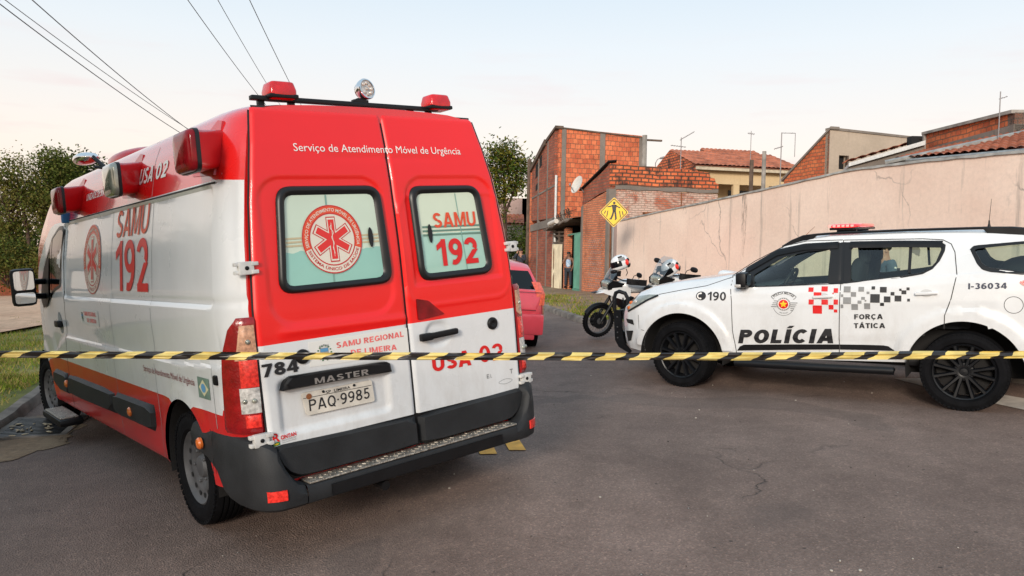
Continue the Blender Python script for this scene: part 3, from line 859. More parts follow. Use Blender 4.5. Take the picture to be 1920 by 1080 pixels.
KR = [(-14, 9.6), (4, 7.0), (6, 6.55), (8.48, 5.71), (11.5, 4.2), (14.3, 2.6), (16.4, 1.52), (20.6, .84), (26, -.1), (36, -2.5), (55, -8), (90, -19)]
KL = [(-14, 0.6), (-3, -2.2), (2.5, -3.6), (7.42, -5.0), (8.82, -5.5), (14, -7.3), (20, -9.0), (34, -13), (55, -19), (90, -31)]
def seq(*segs):
    out = []
    for a, b, st in segs:
        n = max(1, round((b - a) / st)); out += [a + (b - a) * k / n for k in range(n)]
    return out + [segs[-1][1]]

def strip(name, ys, left, right, n, dz, m, kind='structure', lift=None):
    mb = MB(); rows = []
    for y in ys:
        a, b = left(y), right(y)
        rows.append([Vector((a + (b - a) * k / n, y, gz(a + (b - a) * k / n, y) + dz + (lift(a + (b - a) * k / n, y) if lift else 0))) for k in range(n + 1)])
    mb.grid(rows)
    o = mb.build(name, m, None, smooth=180, fix=False)
    return tag(o, kind=kind)

# one sheet to the horizon
mb = MB(); xs = seq((-900, -60, 120), (-60, 60, 6), (60, 900, 120)); ys = seq((-300, -15, 60), (-15, 100, 5), (100, 1500, 140))
mb.grid([[Vector((x, y, base_z(x, y) - 0.16)) for x in xs] for y in ys])
tag(mb.build('ground', M['dirt'], None, smooth=180, fix=False), kind='structure')
strip('road', seq((-14, 2, 1.0), (2, 14, .12), (14, 30, .6), (30, 90, 4)), lambda y: itp(y, KL) - .05, lambda y: itp(y, KR) + .05, 100, 0.0, M['asphalt'])

def bumpy(x, y):
    return .03 * math.sin(x * 1.7 + y * .6) * math.sin(y * 1.3 - x * .4) + .02 * math.sin(x * 4.1) * math.sin(y * 3.7)
strip('grass_verge', seq((-14, 2, 2), (2, 20, .5), (20, 60, 3)), lambda y: -46.0, lambda y: itp(y, KL) - .14, 60, 0.11, M['grass'], lift=lambda x, y: bumpy(x, y) * min(1, abs(x - itp(y, KL)) / 1.5))
strip('sidewalk', seq((-14, 2, 2), (2, 30, .5), (30, 60, 3)), lambda y: itp(y, KR) + .13, lambda y: itp(y, KR) + 9.0, 26, 0.105, M['dirt'], lift=lambda x, y: .5 * bumpy(x, y))

def outline_sheet(name, poly, dz, m, kind='structure', step=.6, h=None):
    """flat patch laid over the terrain: grid cells inside a polygon, border pulled to it"""
    x0, x1 = min(p[0] for p in poly), max(p[0] for p in poly); y0, y1 = min(p[1] for p in poly), max(p[1] for p in poly)
    nx, ny = int((x1 - x0) / step) + 2, int((y1 - y0) / step) + 2
    mb = MB(); idx = {}
    for j in range(ny):
        for i in range(nx):
            cx, cy = x0 + (i + .5) * step, y0 + (j + .5) * step
            if not inside(poly, cx, cy): continue
            q = []
            for a, b in ((i, j), (i + 1, j), (i + 1, j + 1), (i, j + 1)):
                if (a, b) not in idx:
                    x, y = x0 + a * step, y0 + b * step; d, px_, py_ = near_poly(poly, x, y)
                    if not inside(poly, x, y) or d < step * .5: x, y = px_, py_
                    idx[(a, b)] = len(mb.v); mb.v.append(Vector((x, y, gz(x, y) + dz + (h(x, y) if h else 0))))
                q.append(idx[(a, b)])
            mb.f.append(tuple(q)); mb.m.append(0)
    return tag(mb.build(name, m, None, smooth=180, fix=False), kind=kind)

outline_sheet('dirt_path', [(-9.2, 10.5), (-11.1, 16.6), (-11.4, 20), (-13, 27), (-15, 36.5), (-45, 36.5), (-45, 14), (-30, 9.6)], .17, M['path'], step=1.0)
# raw soil bank behind the path
mb = MB(); rows = []
for k in range(60):
    t = k / 59; x = -46 + 28 * t; y = 37.6 + 1.2 * math.sin(x * .3)
    hh = 1.0 + .25 * math.sin(x * 1.3) + .15 * math.sin(x * 3.1)
    rows.append([Vector((x, y + dy, gz(x, y) + .12 + hz * hh)) for dy, hz in ((-.4, 0), (.2, .35), (.5, .75), (1.2, 1.0), (3, 1.05), (9, .8), (30, .6))])
mb.grid(rows)
tag(mb.build('soil_bank', M['soil'], None, smooth=60, fix=False), kind='structure')

def kerb(name, tab, side, y0, y1, m):
    mb = MB(); rows = []
    for y in seq((y0, min(y1, 24), .35), (min(y1, 24), y1, 2.0)):
        x = itp(y, tab); jx = .012 * math.sin(y * 5.1) + .008 * math.sin(y * 13.0); z = gz(x, y)
        rows.append([Vector((x + side * a + jx, y, z + b)) for a, b in ((0, -.12), (0.0, .075), (.025, .115 + .006 * math.sin(y * 7)), (.13, .125 + .006 * math.sin(y * 9)), (.15, .05))])
    mb.grid(rows)
    return tag(mb.build(name, m, None, smooth=50, fix=False), kind='structure')
kerb('kerb', KL, -1, -14, 60, M['kerb'])
kerb('kerb', KR, 1, -14, 60, M['kerb'])

def marking(name, quad, m):
    mb = MB(); n = 40; rows = []
    for j in range(n + 1):
        v = j / n
        rows.append([Vector(((1 - u) * ((1 - v) * quad[0][0] + v * quad[3][0]) + u * ((1 - v) * quad[1][0] + v * quad[2][0]), (1 - u) * ((1 - v) * quad[0][1] + v * quad[3][1]) + u * ((1 - v) * quad[1][1] + v * quad[2][1]), 0)) for u in [i / 4 for i in range(5)]])
    for r_ in rows:
        for p in r_: p.z = gz(p.x, p.y) + .007
    mb.grid(rows)
    return tag(mb.build(name, m, None, smooth=180, fix=False), kind='structure')
# pair of worn yellow centre lines ending under the ambulance, and the pale line at the right kerb
def along(x, y, w, L, dx=-.15):
    return [(x - w / 2, y), (x + w / 2, y), (x + w / 2 + dx * L, y + L), (x - w / 2 + dx * L, y + L)]
marking('yellow_road_line', along(.065, 5.80, .13, 6.0), M['yellow_road'])
marking('yellow_road_line', along(-.155, 5.70, .13, 6.0), M['yellow_road'])
marking('white_road_line', [(4.92, 7.20), (5.30, 7.60), (4.86, 8.98), (4.56, 9.02)], M['white_road'])
marking('white_road_line', [(5.30, 5.3), (5.72, 5.6), (5.32, 7.55), (4.94, 7.15)], M['white_road'])

# storm drain at the left kerb, with washed-up earth and litter round it
outline_sheet('washed_up_dirt', [(a + rnd.uniform(-.07, .05), b + rnd.uniform(-.06, .06)) for a, b in resample([(-3.98, 6.75), (-4.15, 7.2), (-4.42, 7.85), (-5.2, 8.3), (-5.02, 7.4), (-4.7, 6.3), (-4.25, 4.9), (-4.15, 5.3), (-4.18, 6.15), (-3.98, 6.75)], .13)], .006, M['dirt'], step=.06)
dr = empty('storm_drain', loc=(-4.72, 7.62, gz(-4.72, 7.62) + .012), rz=R(17))
tag(dr, 'rusty storm drain grate of dark bars set in the gutter by the left kerb', 'drain')
mb = MB()
for sx in (-1, 1): mb.box((sx * .30, 0, .012), (.03, .46, .014))
for sy in (-1, 1): mb.box((0, sy * .44, .012), (.27, .025, .014))
mb.build('grate_frame', M['kerb'], dr)
mb = MB()
for k in range(13): mb.box((0, -.38 + k * .063, .013), (.27, .017, .012))
mb.build('grate_bars', M['black_metal'], dr)
mb = MB(); mb.box((0, 0, -.005), (.27, .42, .004)); mb.build('grate_pit', M['hole'], dr)
mb = MB()
for k in range(24):
    a = rnd.gauss(0, .16), rnd.gauss(-.12, .13)
    mb.sell((a[0], a[1], .034), (rnd.uniform(.008, .022), rnd.uniform(.012, .05), .006), 1, nu=6, nv=4, rot=Matrix.Rotation(rnd.uniform(0, 3), 3, 'Z'))
lit = mb.build('dry_debris', mat('dry_straw', (.30, .24, .16), .95, var=.4), None)
lit.matrix_world = dr.matrix_world.copy()
tag(lit, kind='stuff')

# loose grit and scraps on the asphalt
mb = MB()
for k in range(150):
    y = rnd.uniform(2.4, 11); x = rnd.uniform(-.5 * y, .75 * y)
    if itp(y, KL) < x < itp(y, KR): s_ = rnd.choice((.003, .005, .006, .009)); mb.sell((x, y, gz(x, y) + s_ * .5), (s_, s_ * rnd.uniform(.5, 1.3), s_ * .6), 1, 0 if rnd.random() < .6 else 1, nu=6, nv=4, rot=Matrix.Rotation(rnd.uniform(0, 3), 3, 'Z'))
tag(mb.build('road_grit', [mat('pale_grit', (.42, .38, .33), .9), mat('dark_grit', (.05, .04, .035), .9)], None), kind='stuff')

def blades(name, n, spot, hmin, hmax, mats, wid=.006):
    """upright tapering blades scattered by spot()"""
    V, F, MI = [], [], []
    for k in range(n):
        x, y = spot(); z = gz(x, y) + .11 + bumpy(x, y) * .7
        h = rnd.uniform(hmin, hmax); a = rnd.uniform(0, 6.28); w = wid * rnd.uniform(.7, 1.6); lx, ly = rnd.gauss(0, .5) * h, rnd.gauss(0, .5) * h
        i = len(V); ca, sa = math.cos(a) * w, math.sin(a) * w
        V += [(x - ca, y - sa, z), (x + ca, y + sa, z), (x + lx * .4 + ca * .7, y + ly * .4 + sa * .7, z + h * .6), (x + lx * .4 - ca * .7, y + ly * .4 - sa * .7, z + h * .6), (x + lx, y + ly, z + h)]
        F += [(i, i + 1, i + 2, i + 3), (i + 3, i + 2, i + 4)]; MI += [0 if rnd.random() < .55 else 1] * 2
    me = bpy.data.meshes.new(name); me.from_pydata(V, [], F)
    for m in mats: me.materials.append(m)
    me.polygons.foreach_set('material_index', MI)
    o = bpy.data.objects.new(name, me); COL.objects.link(o)
    return tag(o, kind='stuff')
def spot_left():
    while True:
        y = 6.5 + abs(rnd.gauss(0, 5.0)); x = itp(y, KL) - .2 - abs(rnd.gauss(0, 3.2))
        if math.sin(x * 1.9 + y) + math.sin(y * 2.3 - x * .7) + rnd.gauss(0, 1.0) > -.5: return x, y
blades('grass', 42000, spot_left, .025, .085, [M['blade'], M['blade_dry']], .0055)
def spot_right():
    while True:
        c = rnd.choice([(1.75, 17.6, .35, .8), (1.4, 21.5, .45, 1.4), (1.9, 15.6, .3, .5), (1.2, 24.2, .4, 1.0), (2.3, 18.8, .5, .6)])
        x, y = rnd.gauss(c[0], c[2]), rnd.gauss(c[1], c[3])
        if x > itp(y, KR) + .16: return x, y
blades('grass', 2600, spot_right, .03, .09, [M['blade'], M['blade_dry']], .010)
# ------------------------------------------------------------------ ambulance (local: x forward from the rear bumper, y left, z up)
VAN = mtx3([(-0.65692, -0.74887, -0.08742), (0.7528, -0.65791, -0.02105), (-0.04175, -0.07964, 0.99595)], (-0.4763, 4.4572, 0.0254))
van = empty('ambulance', VAN)
tag(van, 'tall white and red ambulance van parked with its nose at the left kerb', 'ambulance')
VX = [(0.2, .09), (.65, .10), (1.3, .118), (1.55, .134), (2.0, .175), (2.2, .21), (2.38, .256), (2.6, .32)]
VY = [(0.2, .965), (.33, .985), (.45, .995), (.7, 1.003), (1.0, 1.01), (1.4, 1.005), (1.7, .98), (2.0, .935), (2.25, .875), (2.36, .825), (2.5, .6)]
VCORN = [(.08, .875), (.11, .893), (.15, .93), (.2, .962), (.28, .986), (.38, .997), (.46, 1.0)]
VFRONT = [(4.3, 1.0), (4.9, .992), (5.4, .965), (5.8, .90), (6.1, .80), (6.25, .66), (6.32, .5)]
VTOP = [(.08, 2.43), (.3, 2.455), (.6, 2.475), (4.4, 2.48), (4.7, 2.42), (5.0, 2.26), (5.3, 2.02), (5.7, 1.66), (5.92, 1.36), (6.1, 1.20), (6.22, 1.05), (6.32, .82)]
VWHEEL = ((1.018, .42), (5.372, .42))
def vxr(z): return itp(z, VX)
def vys(x, z):
    y = itp(z, VY) * itp(x, VCORN) * itp(x, VFRONT)
    # pressed-in side panel above the waist line, and the shallow swage below it
    rec = sstep(0, .022, -sd_rrect(x, z, 2.20, 1.672, 1.845, .335, .06)) * .016
    if z < 1.36: rec *= sstep(1.322, 1.345, z)
    if x < 2.47 and 1.34 < z < 1.41: rec += .006 * (1 - abs(z - 1.375) / .035)
    sw = 0.0
    if .3 < x < 4.7:
        zt = itp(x, [(.4, 1.03), (1.0, 1.0), (2.6, .985), (4.1, .996), (4.35, .94), (4.7, .80)])
        sw = .014 * sstep(zt - .012, zt + .012, z)* sstep(zt + .28, zt + .03, z)
    for wx, wr in VWHEEL:
        d = math.hypot(x - wx, z - .36)
        if wr - .04 < d < wr + .12: y += .012 * sstep(wr + .12, wr + .02, d)
    return y - rec - sw
def VS(x, z, off=0.0): return Vector((x, vys(x, z) + off, z))
def VSr(x, z, off=0.0): return Vector((x, -(vys(x, z) + off), z))
def VR(y, z, off=0.0): return Vector((vxr(z) - off, y, z))

def build_van_body():
    xs = [.118, .126, .137, .15, .18, .22, .26, .30, .34, .352, .365, .38, .40, .44] + [.48 + .04 * k for k in range(int((4.0 - .48) / .04) + 1)] + [4.02, 4.035, 4.05, 4.07, 4.1] + [4.14 + .05 * k for k in range(44)]
    xs = [x for x in xs if x <= 6.32] + [6.32]
    zr = [.34, .38, .42, .46, .5, .54, .58, .62, .66, .70, .735, .763, .79, .82, .85, .88, .91, .935, .955, .97, .985, 1.0, 1.015, 1.03, 1.06, 1.10, 1.15, 1.20, 1.25, 1.29, 1.31, 1.323, 1.334, 1.346, 1.36, 1.375, 1.39, 1.41, 1.44, 1.49, 1.55, 1.61, 1.67, 1.73, 1.79, 1.85, 1.90, 1.94, 1.97, 1.985, 1.997, 2.009, 2.022, 2.034, 2.06, 2.10, 2.15, 2.2, 2.25, 2.29, 2.33, 2.36]
    mb = MB(); rows = []
    for x in xs:
        zt = itp(x, VTOP); zb = .30 if 1.3 < x < 5.1 else .34
        if x < .35: zb = .33
        if x > 5.6: zb = .34
        ze = min(2.36, zt - .10)
        L = []
        for z in zr:
            zz = z if ze >= 2.36 else zb + (z - .34) * (ze - zb - .04) / 2.02 + .04
            w = max(0.0, 1 - max(0, x - .08) / .55)
            lean = (vxr(zz) - .10) * w
            L.append(Vector((x + lean, vys(x, zz), zz)))
        ye = L[-1].y; dz = zt - ze
        lean = L[-1].x
        for f, g in ((.975, .25), (.93, .5), (.86, .70), (.74, .84), (.5, .94), (.25, .985), (0, 1.0)):
            L.append(Vector((lean, ye * f, ze + dz * g)))
        pre = [Vector((x, 0, zb)), Vector((x, ye * .5, zb)), Vector((x, L[0].y - .06, zb)), Vector((x, L[0].y - .015, zb + .012))]
        half = pre + L
        full = half + [Vector((p.x, -p.y, p.z)) for p in reversed(half[1:-1])]
        rows.append(full)
    mb.grid(rows, close=True)
    n = len(rows[0])
    mb.f.append(tuple(range(n - 1, -1, -1))); mb.m.append(0)
    mb.f.append(tuple((len(rows) - 1) * n + i for i in range(n))); mb.m.append(0)
    # wheel arches: drop the faces, pull the rim onto a circle
    keepf, keepm = [], []; nh = len(half); i_top = 4 + [k for k, z in enumerate(zr) if z >= 2.022][0]; i_bot = 4 + zr.index(.763)
    for fi, (f, m_) in enumerate(zip(mb.f, mb.m)):
        ii = fi % n; jj = ii if ii < nh - 1 else n - 1 - ii
        c = sum((mb.v[i] for i in f), Vector()) / len(f); drop = False
        if abs(c.y) > .55 and len(f) == 4:
            for wx, wr in VWHEEL:
                if math.hypot(c.x - wx, c.z - .36) < wr: drop = True
        if not drop:
            keepf.append(f)
            keepm.append(2 if len(f) > 4 and c.x < 1 else (3 if jj < 3 else (1 if jj < i_bot else (2 if jj >= i_top else 0))))
    mb.f, mb.m = keepf, keepm
    for v in mb.v:
        if abs(v.y) > .55:
            for wx, wr in VWHEEL:
                d = math.hypot(v.x - wx, v.z - .36)
                if abs(d - wr) < .032 and v.z > .345:
                    v.x, v.z = wx + (v.x - wx) / d * wr, .36 + (v.z - .36) / d * wr
    body = mb.build('body', [M['white_paint'], M['red_vinyl'], M['red_band'], M['plastic_black']], van, smooth=28)
    for wx, wr in VWHEEL:
        for s in (-1, 1):
            mb = MB()
            arc = [(wx + (wr + .002) * math.cos(t), .36 + (wr + .002) * math.sin(t)) for t in [R(-14 + 208 * k / 30) for k in range(31)]]
            mb.grid([[Vector((a, s * yy, b)) for a, b in arc] for yy in (.50, .985)])
            mb.add([Vector((a, s * .50, b)) for a, b in arc], [tuple(range(31))]); mb.build('wheel_arch_liner', M['hole'], van, smooth=60)
build_van_body()

# panel gaps, handles and fittings of the left side
mb = MB()
for line in ([(4.03, 1.30), (4.03, 2.0)], [(4.02, 1.31), (4.10, 1.02), (4.17, .745), (4.17, .32)]):
    mb.ribbon(line, .009, VS, .002)
for line in ([(2.47, 1.32), (2.50, 1.0), (2.50, .34)], [(1.475, 1.32), (1.50, 1.0), (1.50, .34)]):
    mb.ribbon(line, .006, VS, .0015, 1)
for line in ([(1.46, 1.34), (1.46, 2.02), (1.52, 2.35)], [(2.45, 1.34), (2.43, 2.02)], [(.46, 1.02), (.47, .68)]):
    mb.ribbon(line, .006, VS, .0015, 1)
mb.ribbon([(.36, 2.010), (1.2, 2.010), (2.4, 2.015), (3.9, 2.016)], .010, VS, .001)
mb.build('side_seams', [M['seam'], M['white_seam']], van, smooth=0, fix=False)
mb = MB()
mb.bbox((4.30, vys(4.3, 1.11) + .02, 1.10), (.085, .022, .030), .014)
mb.build('door_handle', M['plastic_black'], van)
mb = MB()
mb.disc([(4.30 + .075 * math.cos(t), 1.11 + .10 * math.sin(t)) for t in [2 * math.pi * k / 24 for k in range(24)]], VS, .003)
mb.build('handle_recess', M['white_seam'], van)
# rub strips with amber markers
def rub(poly, sgn=1):
    mb = MB(); fn = VS if sgn > 0 else VSr
    cx = sum(p[0] for p in poly) / len(poly); cz = sum(p[1] for p in poly) / len(poly)
    inner = [(cx + (a - cx) * .97, cz + (b - cz) * .74) for a, b in poly]
    mb.ring(poly, inner, fn, .0, 0, 64, .030); mb.disc(ray_poly(inner, cx, cz, 64), fn, .030, 3)
    return mb.build('rub_strip', M['plastic'], van, smooth=40)
for sg in (1, -1):
    rub([(4.80, .640), (4.22, .645), (4.22, .447), (4.56, .44), (4.80, .50), (4.86, .55)], sg)
    rub([(4.19, .645), (2.615, .655), (2.615, .478), (4.19, .447)], sg)
    rub([(2.60, .655), (1.60, .670), (1.63, .485), (2.60, .478)], sg)
    for x, z in ((2.122, .565), (4.20, .555), (.672, .575)):
        o = MB(); o.lathe([(0, .034), (.012, .034), (.022, .026), (.026, .012), (.027, .001)], 20, c=(x, sg * (vys(x, z) + .022), z), rot=Matrix.Rotation(0 if sg > 0 else math.pi, 3, 'Z'))
        o.build('side_marker', M['amber'], van)
# step under the cab door
mb = MB()
mb.bbox((4.42, 1.05, .225), (.40, .10, .035), .03)
mb.build('side_step', M['plastic_black'], van)
mb = MB(); mb.bbox((4.40, 1.06, .266), (.34, .075, .006), .004)
for k in range(9): mb.box((4.40, .995 + k * .016, .274), (.32, .003, .003))
mb.build('step_tread', M['tread'], van)
# cab side glass
for fn in (VS, VSr):
    g = rounded([(4.02, 1.985), (4.24, 1.99), (4.56, 1.90), (4.98, 1.60), (5.12, 1.33), (5.03, 1.24), (4.82, 1.27), (4.40, 1.40), (4.12, 1.44)], .03)
    mb = MB(); mb.ring(g, [(4.52 + (a - 4.52) * .92, 1.66 + (b - 1.66) * .9) for a, b in g], fn, .004, 0, 64, .006)
    fr = mb.build('window_frame', M['gasket'], van)
    mb = MB(); mb.disc([(4.52 + (a - 4.52) * .93, 1.66 + (b - 1.66) * .91) for a, b in g], fn, .004, 4)
    mb.ribbon([(4.56, 1.34), (4.56, 1.88)], .03, fn, .008)
    mb.build('cab_window', M['dark_glass'], van)
    mb = MB(); mb.disc(dens([(4.62, 1.70), (4.72, 1.72), (5.02, 1.50), (5.14, 1.30), (5.02, 1.225), (4.80, 1.255), (4.66, 1.33)], .06), fn, .012, 4); mb.build('mirror_mount', M['plastic_black'], van, smooth=40, fix=False)
# windscreen
mb = MB()
wsr = []
for k in range(9):
    x = 4.95 + .85 * k / 8; zt = itp(x, VTOP); w = vys(x, zt - .1) * .88
    wsr.append([Vector((x + .012, w * t, zt + .012 - .035 * t * t)) for t in [i / 6 - 1 for i in range(13)]])
mb.grid(wsr); mb.build('windscreen', M['dark_glass'], van)
# grille and headlights at the far nose
for s in (-1, 1): mb = MB(); mb.sell((6.12, s * .66, 1.0), (.12, .16, .16), .6); mb.build('headlight', M['clear_lens'], van)
mb = MB(); mb.bbox((6.30, 0, .72), (.05, .5, .13), .03); mb.bbox((6.28, 0, .46), (.10, .82, .14), .06); mb.build('front_bumper', M['plastic'], van)
# door mirrors
def mirror(sg):
    mb = MB()
    for z0, z1 in ((1.49, 1.50), (1.35, 1.37)):
        mb.tube([(4.86, sg * .94, z0), (4.78, sg * 1.06, z0 + .005), (4.66, sg * 1.16, z1)], .028, 8)
    mb.bbox((4.90, sg * .94, 1.40), (.10, .03, .15), .025)
    mb.bbox((4.62, sg * 1.215, 1.455), (.05, .100, .175), .045)
    r_ = mb.build('mirror', M['plastic_black'], van)
    fn = lambda a, b, o=0: Vector((4.567 - o, sg * (1.215 + a), b))
    mb = MB()
    mb.disc(rounded([(-.080, 1.43), (.080, 1.43), (.080, 1.605), (-.080, 1.605)], .03), fn, .006, 2)
    mb.disc(rounded([(-.080, 1.305), (.080, 1.305), (.080, 1.405), (-.080, 1.405)], .03), fn, .006, 2)
    mb.build('mirror_glass', M['mirror_glass'], r_)
mirror(1); mirror(-1)

# wheels
for (x, s, st) in ((1.018, 1, 0), (5.372, 1, R(6)), (1.018, -1, 0), (5.372, -1, R(6))):
    wheel(van, (x, s * .875, .349), .349, .215, .222, 'steel', st, s)
mb = MB(); mb.tube([(1.018, -.8, .33), (1.018, .8, .33)], .06); mb.tube([(.5, -.3, .33), (2.6, -.3, .36)], .05); mb.bbox((2.6, 0, .36), (.5, .3, .08), .03)
mb.build('underbody', M['plastic_black'], van)

# rear doors
def vleft(z): return itp(z, [(.41, .80), (.5, .868), (.6, .876), (.684, .882), (1.09, .888), (1.327, .888), (1.586, .869), (1.884, .84), (2.061, .812), (2.383, .755), (2.42, .735)])
def vseam(z): return itp(z, [(.4, -.034), (.67, -.037), (1.3, -.036), (1.645, -.041), (2.03, -.038), (2.42, -.05)])
def door_relief(y, z, left):
    d = 0.0
    yl, yr = (.80, .035) if left else (-.115, -.80)
    cy, hy = (yl + yr) / 2, abs(yl - yr) / 2
    s_ = -sd_rrect(y, z, cy, 1.62, hy, .40, .14)
    if left or z > 1.36: d += .010 * sstep(-.004, .014, s_)
    # long shallow crease under the lettering
    d += .005 * math.exp(-((z - 2.138) / .008) ** 2) * sstep(.42, .30, abs(y + .02)) if z > 2.138 else .005 * math.exp(-((z - 2.138) / .03) ** 2) * sstep(.42, .30, abs(y + .02))
    if left:
        d += .020 * sstep(0, .03, -sd_rrect(y, z, .47, .80, .345, .155, .05))
        d -= .008 * math.exp(-((z - 1.185 - .02 * (y - .4)) / .022) ** 2) * sstep(.80, .70, y)
    else:
        d += .014 * sstep(0, .03, -sd_rrect(y, z, -.245, 1.052, .10, .085, .08))
        ed = abs(sd_rrect(y, z, -.46, 1.57, .40, .34, .12))
        d -= .004 * math.exp(-(ed / .012) ** 2)
    return d
def make_door(left):
    root = empty('rear_door'); root.parent = van
    zs = seq((.60, 2.40, .0126)); zs = [1.139 if abs(z - 1.139) < .0064 else z for z in zs]
    mb = MB(); rows = []
    for z in zs:
        sm = vseam(z); lf = vleft(z)
        a, b = (lf - .004, sm + .006) if left else (sm - .006, -lf + .004)
        n = 64; row = []
        for k in range(n + 1):
            y = a + (b - a) * k / n; e_ = min(k, n - k) * abs(b - a) / n
            edge = .016 * (1 - sstep(0, .014, e_)); ez = .014 * (1 - sstep(0, .02, 2.402 - z))
            row.append(VR(y, z, .016 - edge - ez - door_relief(y, z, left)))
        rows.append(row)
    mb.grid(rows); n = 64
    for i in range(len(mb.f)):
        c = sum((mb.v[q] for q in mb.f[i]), Vector()) / 4; mb.m[i] = 1 if c.z > 1.139 else 0
    mb.build('door_panel', [M['white_paint'], M['red_paint']], root, smooth=60)
    # ribbed lower door trim in grey plastic
    if left: P = [(.866, .618), (.4, .604), (-.026, .592), (-.026, .408), (.66, .412), (.745, .420), (.80, .455), (.835, .51), (.858, .57)]
    else: P = [(-.046, .590), (-.4, .600), (-.866, .612), (-.858, .56), (-.835, .50), (-.80, .45), (-.757, .418), (-.70, .408), (-.046, .404)]
    mb = MB(); cx = sum(p[0] for p in P) / len(P); cz = sum(p[1] for p in P) / len(P)
    inner = [(cx + (a - cx) * .965, cz + (b - cz) * .80) for a, b in P]
    mb.ring(P, inner, VR, .004, 0, 96, .050); mb.disc(ray_poly(inner, cx, cz, 96), VR, .050, 4)
    mb.build('door_trim', M['plastic'], root, smooth=45)
    # window: rubber gasket and frosted-film pane with its painted reflection
    if left:
        O = rounded([(.690, 1.968), (.050, 1.968), (.032, 1.392), (.742, 1.392)], .085); I = rounded([(.645, 1.918), (.100, 1.918), (.092, 1.432), (.694, 1.432)], .045)
    else:
        O = rounded([(-.148, 1.962), (-.690, 1.962), (-.728, 1.384), (-.152, 1.380)], .085); I = rounded([(-.200, 1.912), (-.644, 1.916), (-.682, 1.428), (-.200, 1.425)], .045)
    mb = MB(); mb.ring(O, I, VR, .010, 0, 120, .012, mid=.034)
    wf = mb.build('window_frame', M['gasket'], root, smooth=80)
    cx = sum(p[0] for p in I) / len(I); cz = sum(p[1] for p in I) / len(I)
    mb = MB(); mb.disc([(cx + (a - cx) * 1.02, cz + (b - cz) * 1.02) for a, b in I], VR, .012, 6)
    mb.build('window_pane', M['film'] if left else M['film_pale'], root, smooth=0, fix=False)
    mb = MB()
    if left: mb.ribbon([(.405, 1.917), (.415, 1.433)], .010, VR, .0145)
    else: mb.ribbon([(-.494, 1.911), (-.520, 1.428)], .006, VR, .0145)
    ks = .154 if left else -.264
    mb.disc([(ks + .016 * math.cos(t), 1.667 + .058 * math.sin(t)) for t in [2 * math.pi * k / 24 for k in range(24)]], VR, .020, 2, 1)
    mb.build('sliding_pane_edge', [M['pane_edge'], M['gasket']], root, smooth=0, fix=False)
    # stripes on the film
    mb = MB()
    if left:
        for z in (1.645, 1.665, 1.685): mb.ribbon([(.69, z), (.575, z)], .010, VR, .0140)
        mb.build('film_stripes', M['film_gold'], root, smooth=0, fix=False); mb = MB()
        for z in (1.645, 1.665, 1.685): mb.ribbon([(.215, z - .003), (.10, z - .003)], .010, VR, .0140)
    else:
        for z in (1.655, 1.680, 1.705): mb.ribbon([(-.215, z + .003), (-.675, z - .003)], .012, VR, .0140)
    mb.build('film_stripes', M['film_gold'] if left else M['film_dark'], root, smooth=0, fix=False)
    # hinges on the outer edge
    sg = 1 if left else -1
    for z in (1.548, .658):
        mb = MB(); y0 = .905 if z > 1 else .922; x0 = vxr(z) - .012
        mb.bbox((x0 - .002, sg * y0, z), (.018, .040, .034), .006)
        for dz in (-.021, .021):
            mb.bbox((x0 - .012, sg * (y0 - .043), z + dz), (.014, .018, .010), .004); mb.bbox((x0 + .004, sg * (y0 + .043), z + dz), (.016, .016, .010), .004)
        h = mb.build('hinge', M['galv'], root)
        mb = MB(); mb.lathe([(0, .011), (-.004, .011), (-.006, .008), (-.006, .001)], 12, c=(x0 - .019, sg * y0, z), ax='x'); mb.build('hinge_bolt', M['plastic_black'], h)
    return root

# window film, reflection painted in: pale mint above, teal below a wavy line
def film_reflection(name, top, bot, zc, amp):
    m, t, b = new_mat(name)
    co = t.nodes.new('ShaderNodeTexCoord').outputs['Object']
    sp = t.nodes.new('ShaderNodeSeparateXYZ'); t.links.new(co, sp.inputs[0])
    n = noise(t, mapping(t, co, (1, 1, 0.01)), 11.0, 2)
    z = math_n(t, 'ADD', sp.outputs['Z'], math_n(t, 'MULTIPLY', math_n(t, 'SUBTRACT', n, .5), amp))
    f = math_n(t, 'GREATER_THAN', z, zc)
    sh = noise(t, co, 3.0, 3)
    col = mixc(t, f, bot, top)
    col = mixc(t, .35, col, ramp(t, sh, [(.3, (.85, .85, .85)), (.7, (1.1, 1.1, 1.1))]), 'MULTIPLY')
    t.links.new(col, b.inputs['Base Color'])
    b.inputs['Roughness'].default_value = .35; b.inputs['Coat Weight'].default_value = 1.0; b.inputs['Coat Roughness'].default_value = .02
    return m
M['film'] = film_reflection('frosted_mint_film', (.56, .66, .53), (.26, .52, .44), 1.607, .05)
M['film_pale'] = film_reflection('frosted_mint_film_pale', (.60, .67, .52), (.34, .56, .47), 1.665, .02)
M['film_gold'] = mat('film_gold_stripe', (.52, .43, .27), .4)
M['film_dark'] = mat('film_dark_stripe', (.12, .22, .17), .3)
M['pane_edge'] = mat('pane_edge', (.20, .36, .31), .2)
doorL, doorR = make_door(True), make_door(False)
mb = MB(); mb.prism([(.872, .598), (-.872, .598), (-.86, .50), (-.80, .41), (.80, .41), (.86, .50)], VR, -.01, .003); mb.build('sill_panel', M['plastic_black'], van, smooth=0)
mb = MB(); mb.ribbon([(vseam(z), z) for z in (.60, .67, 1.3, 1.645, 2.03, 2.40)], .016, VR, -.002)
for s in (1, -1): mb.ribbon([(s * vleft(z), z) for z in (.60, .684, 1.09, 1.327, 1.586, 1.884, 2.061, 2.383)], .014, VR, -.001)
mb.ribbon([(.74, 2.405), (0, 2.41), (-.74, 2.405)], .012, VR, -.001)
mb.build('door_gaps', M['seam'], van, smooth=0, fix=False)

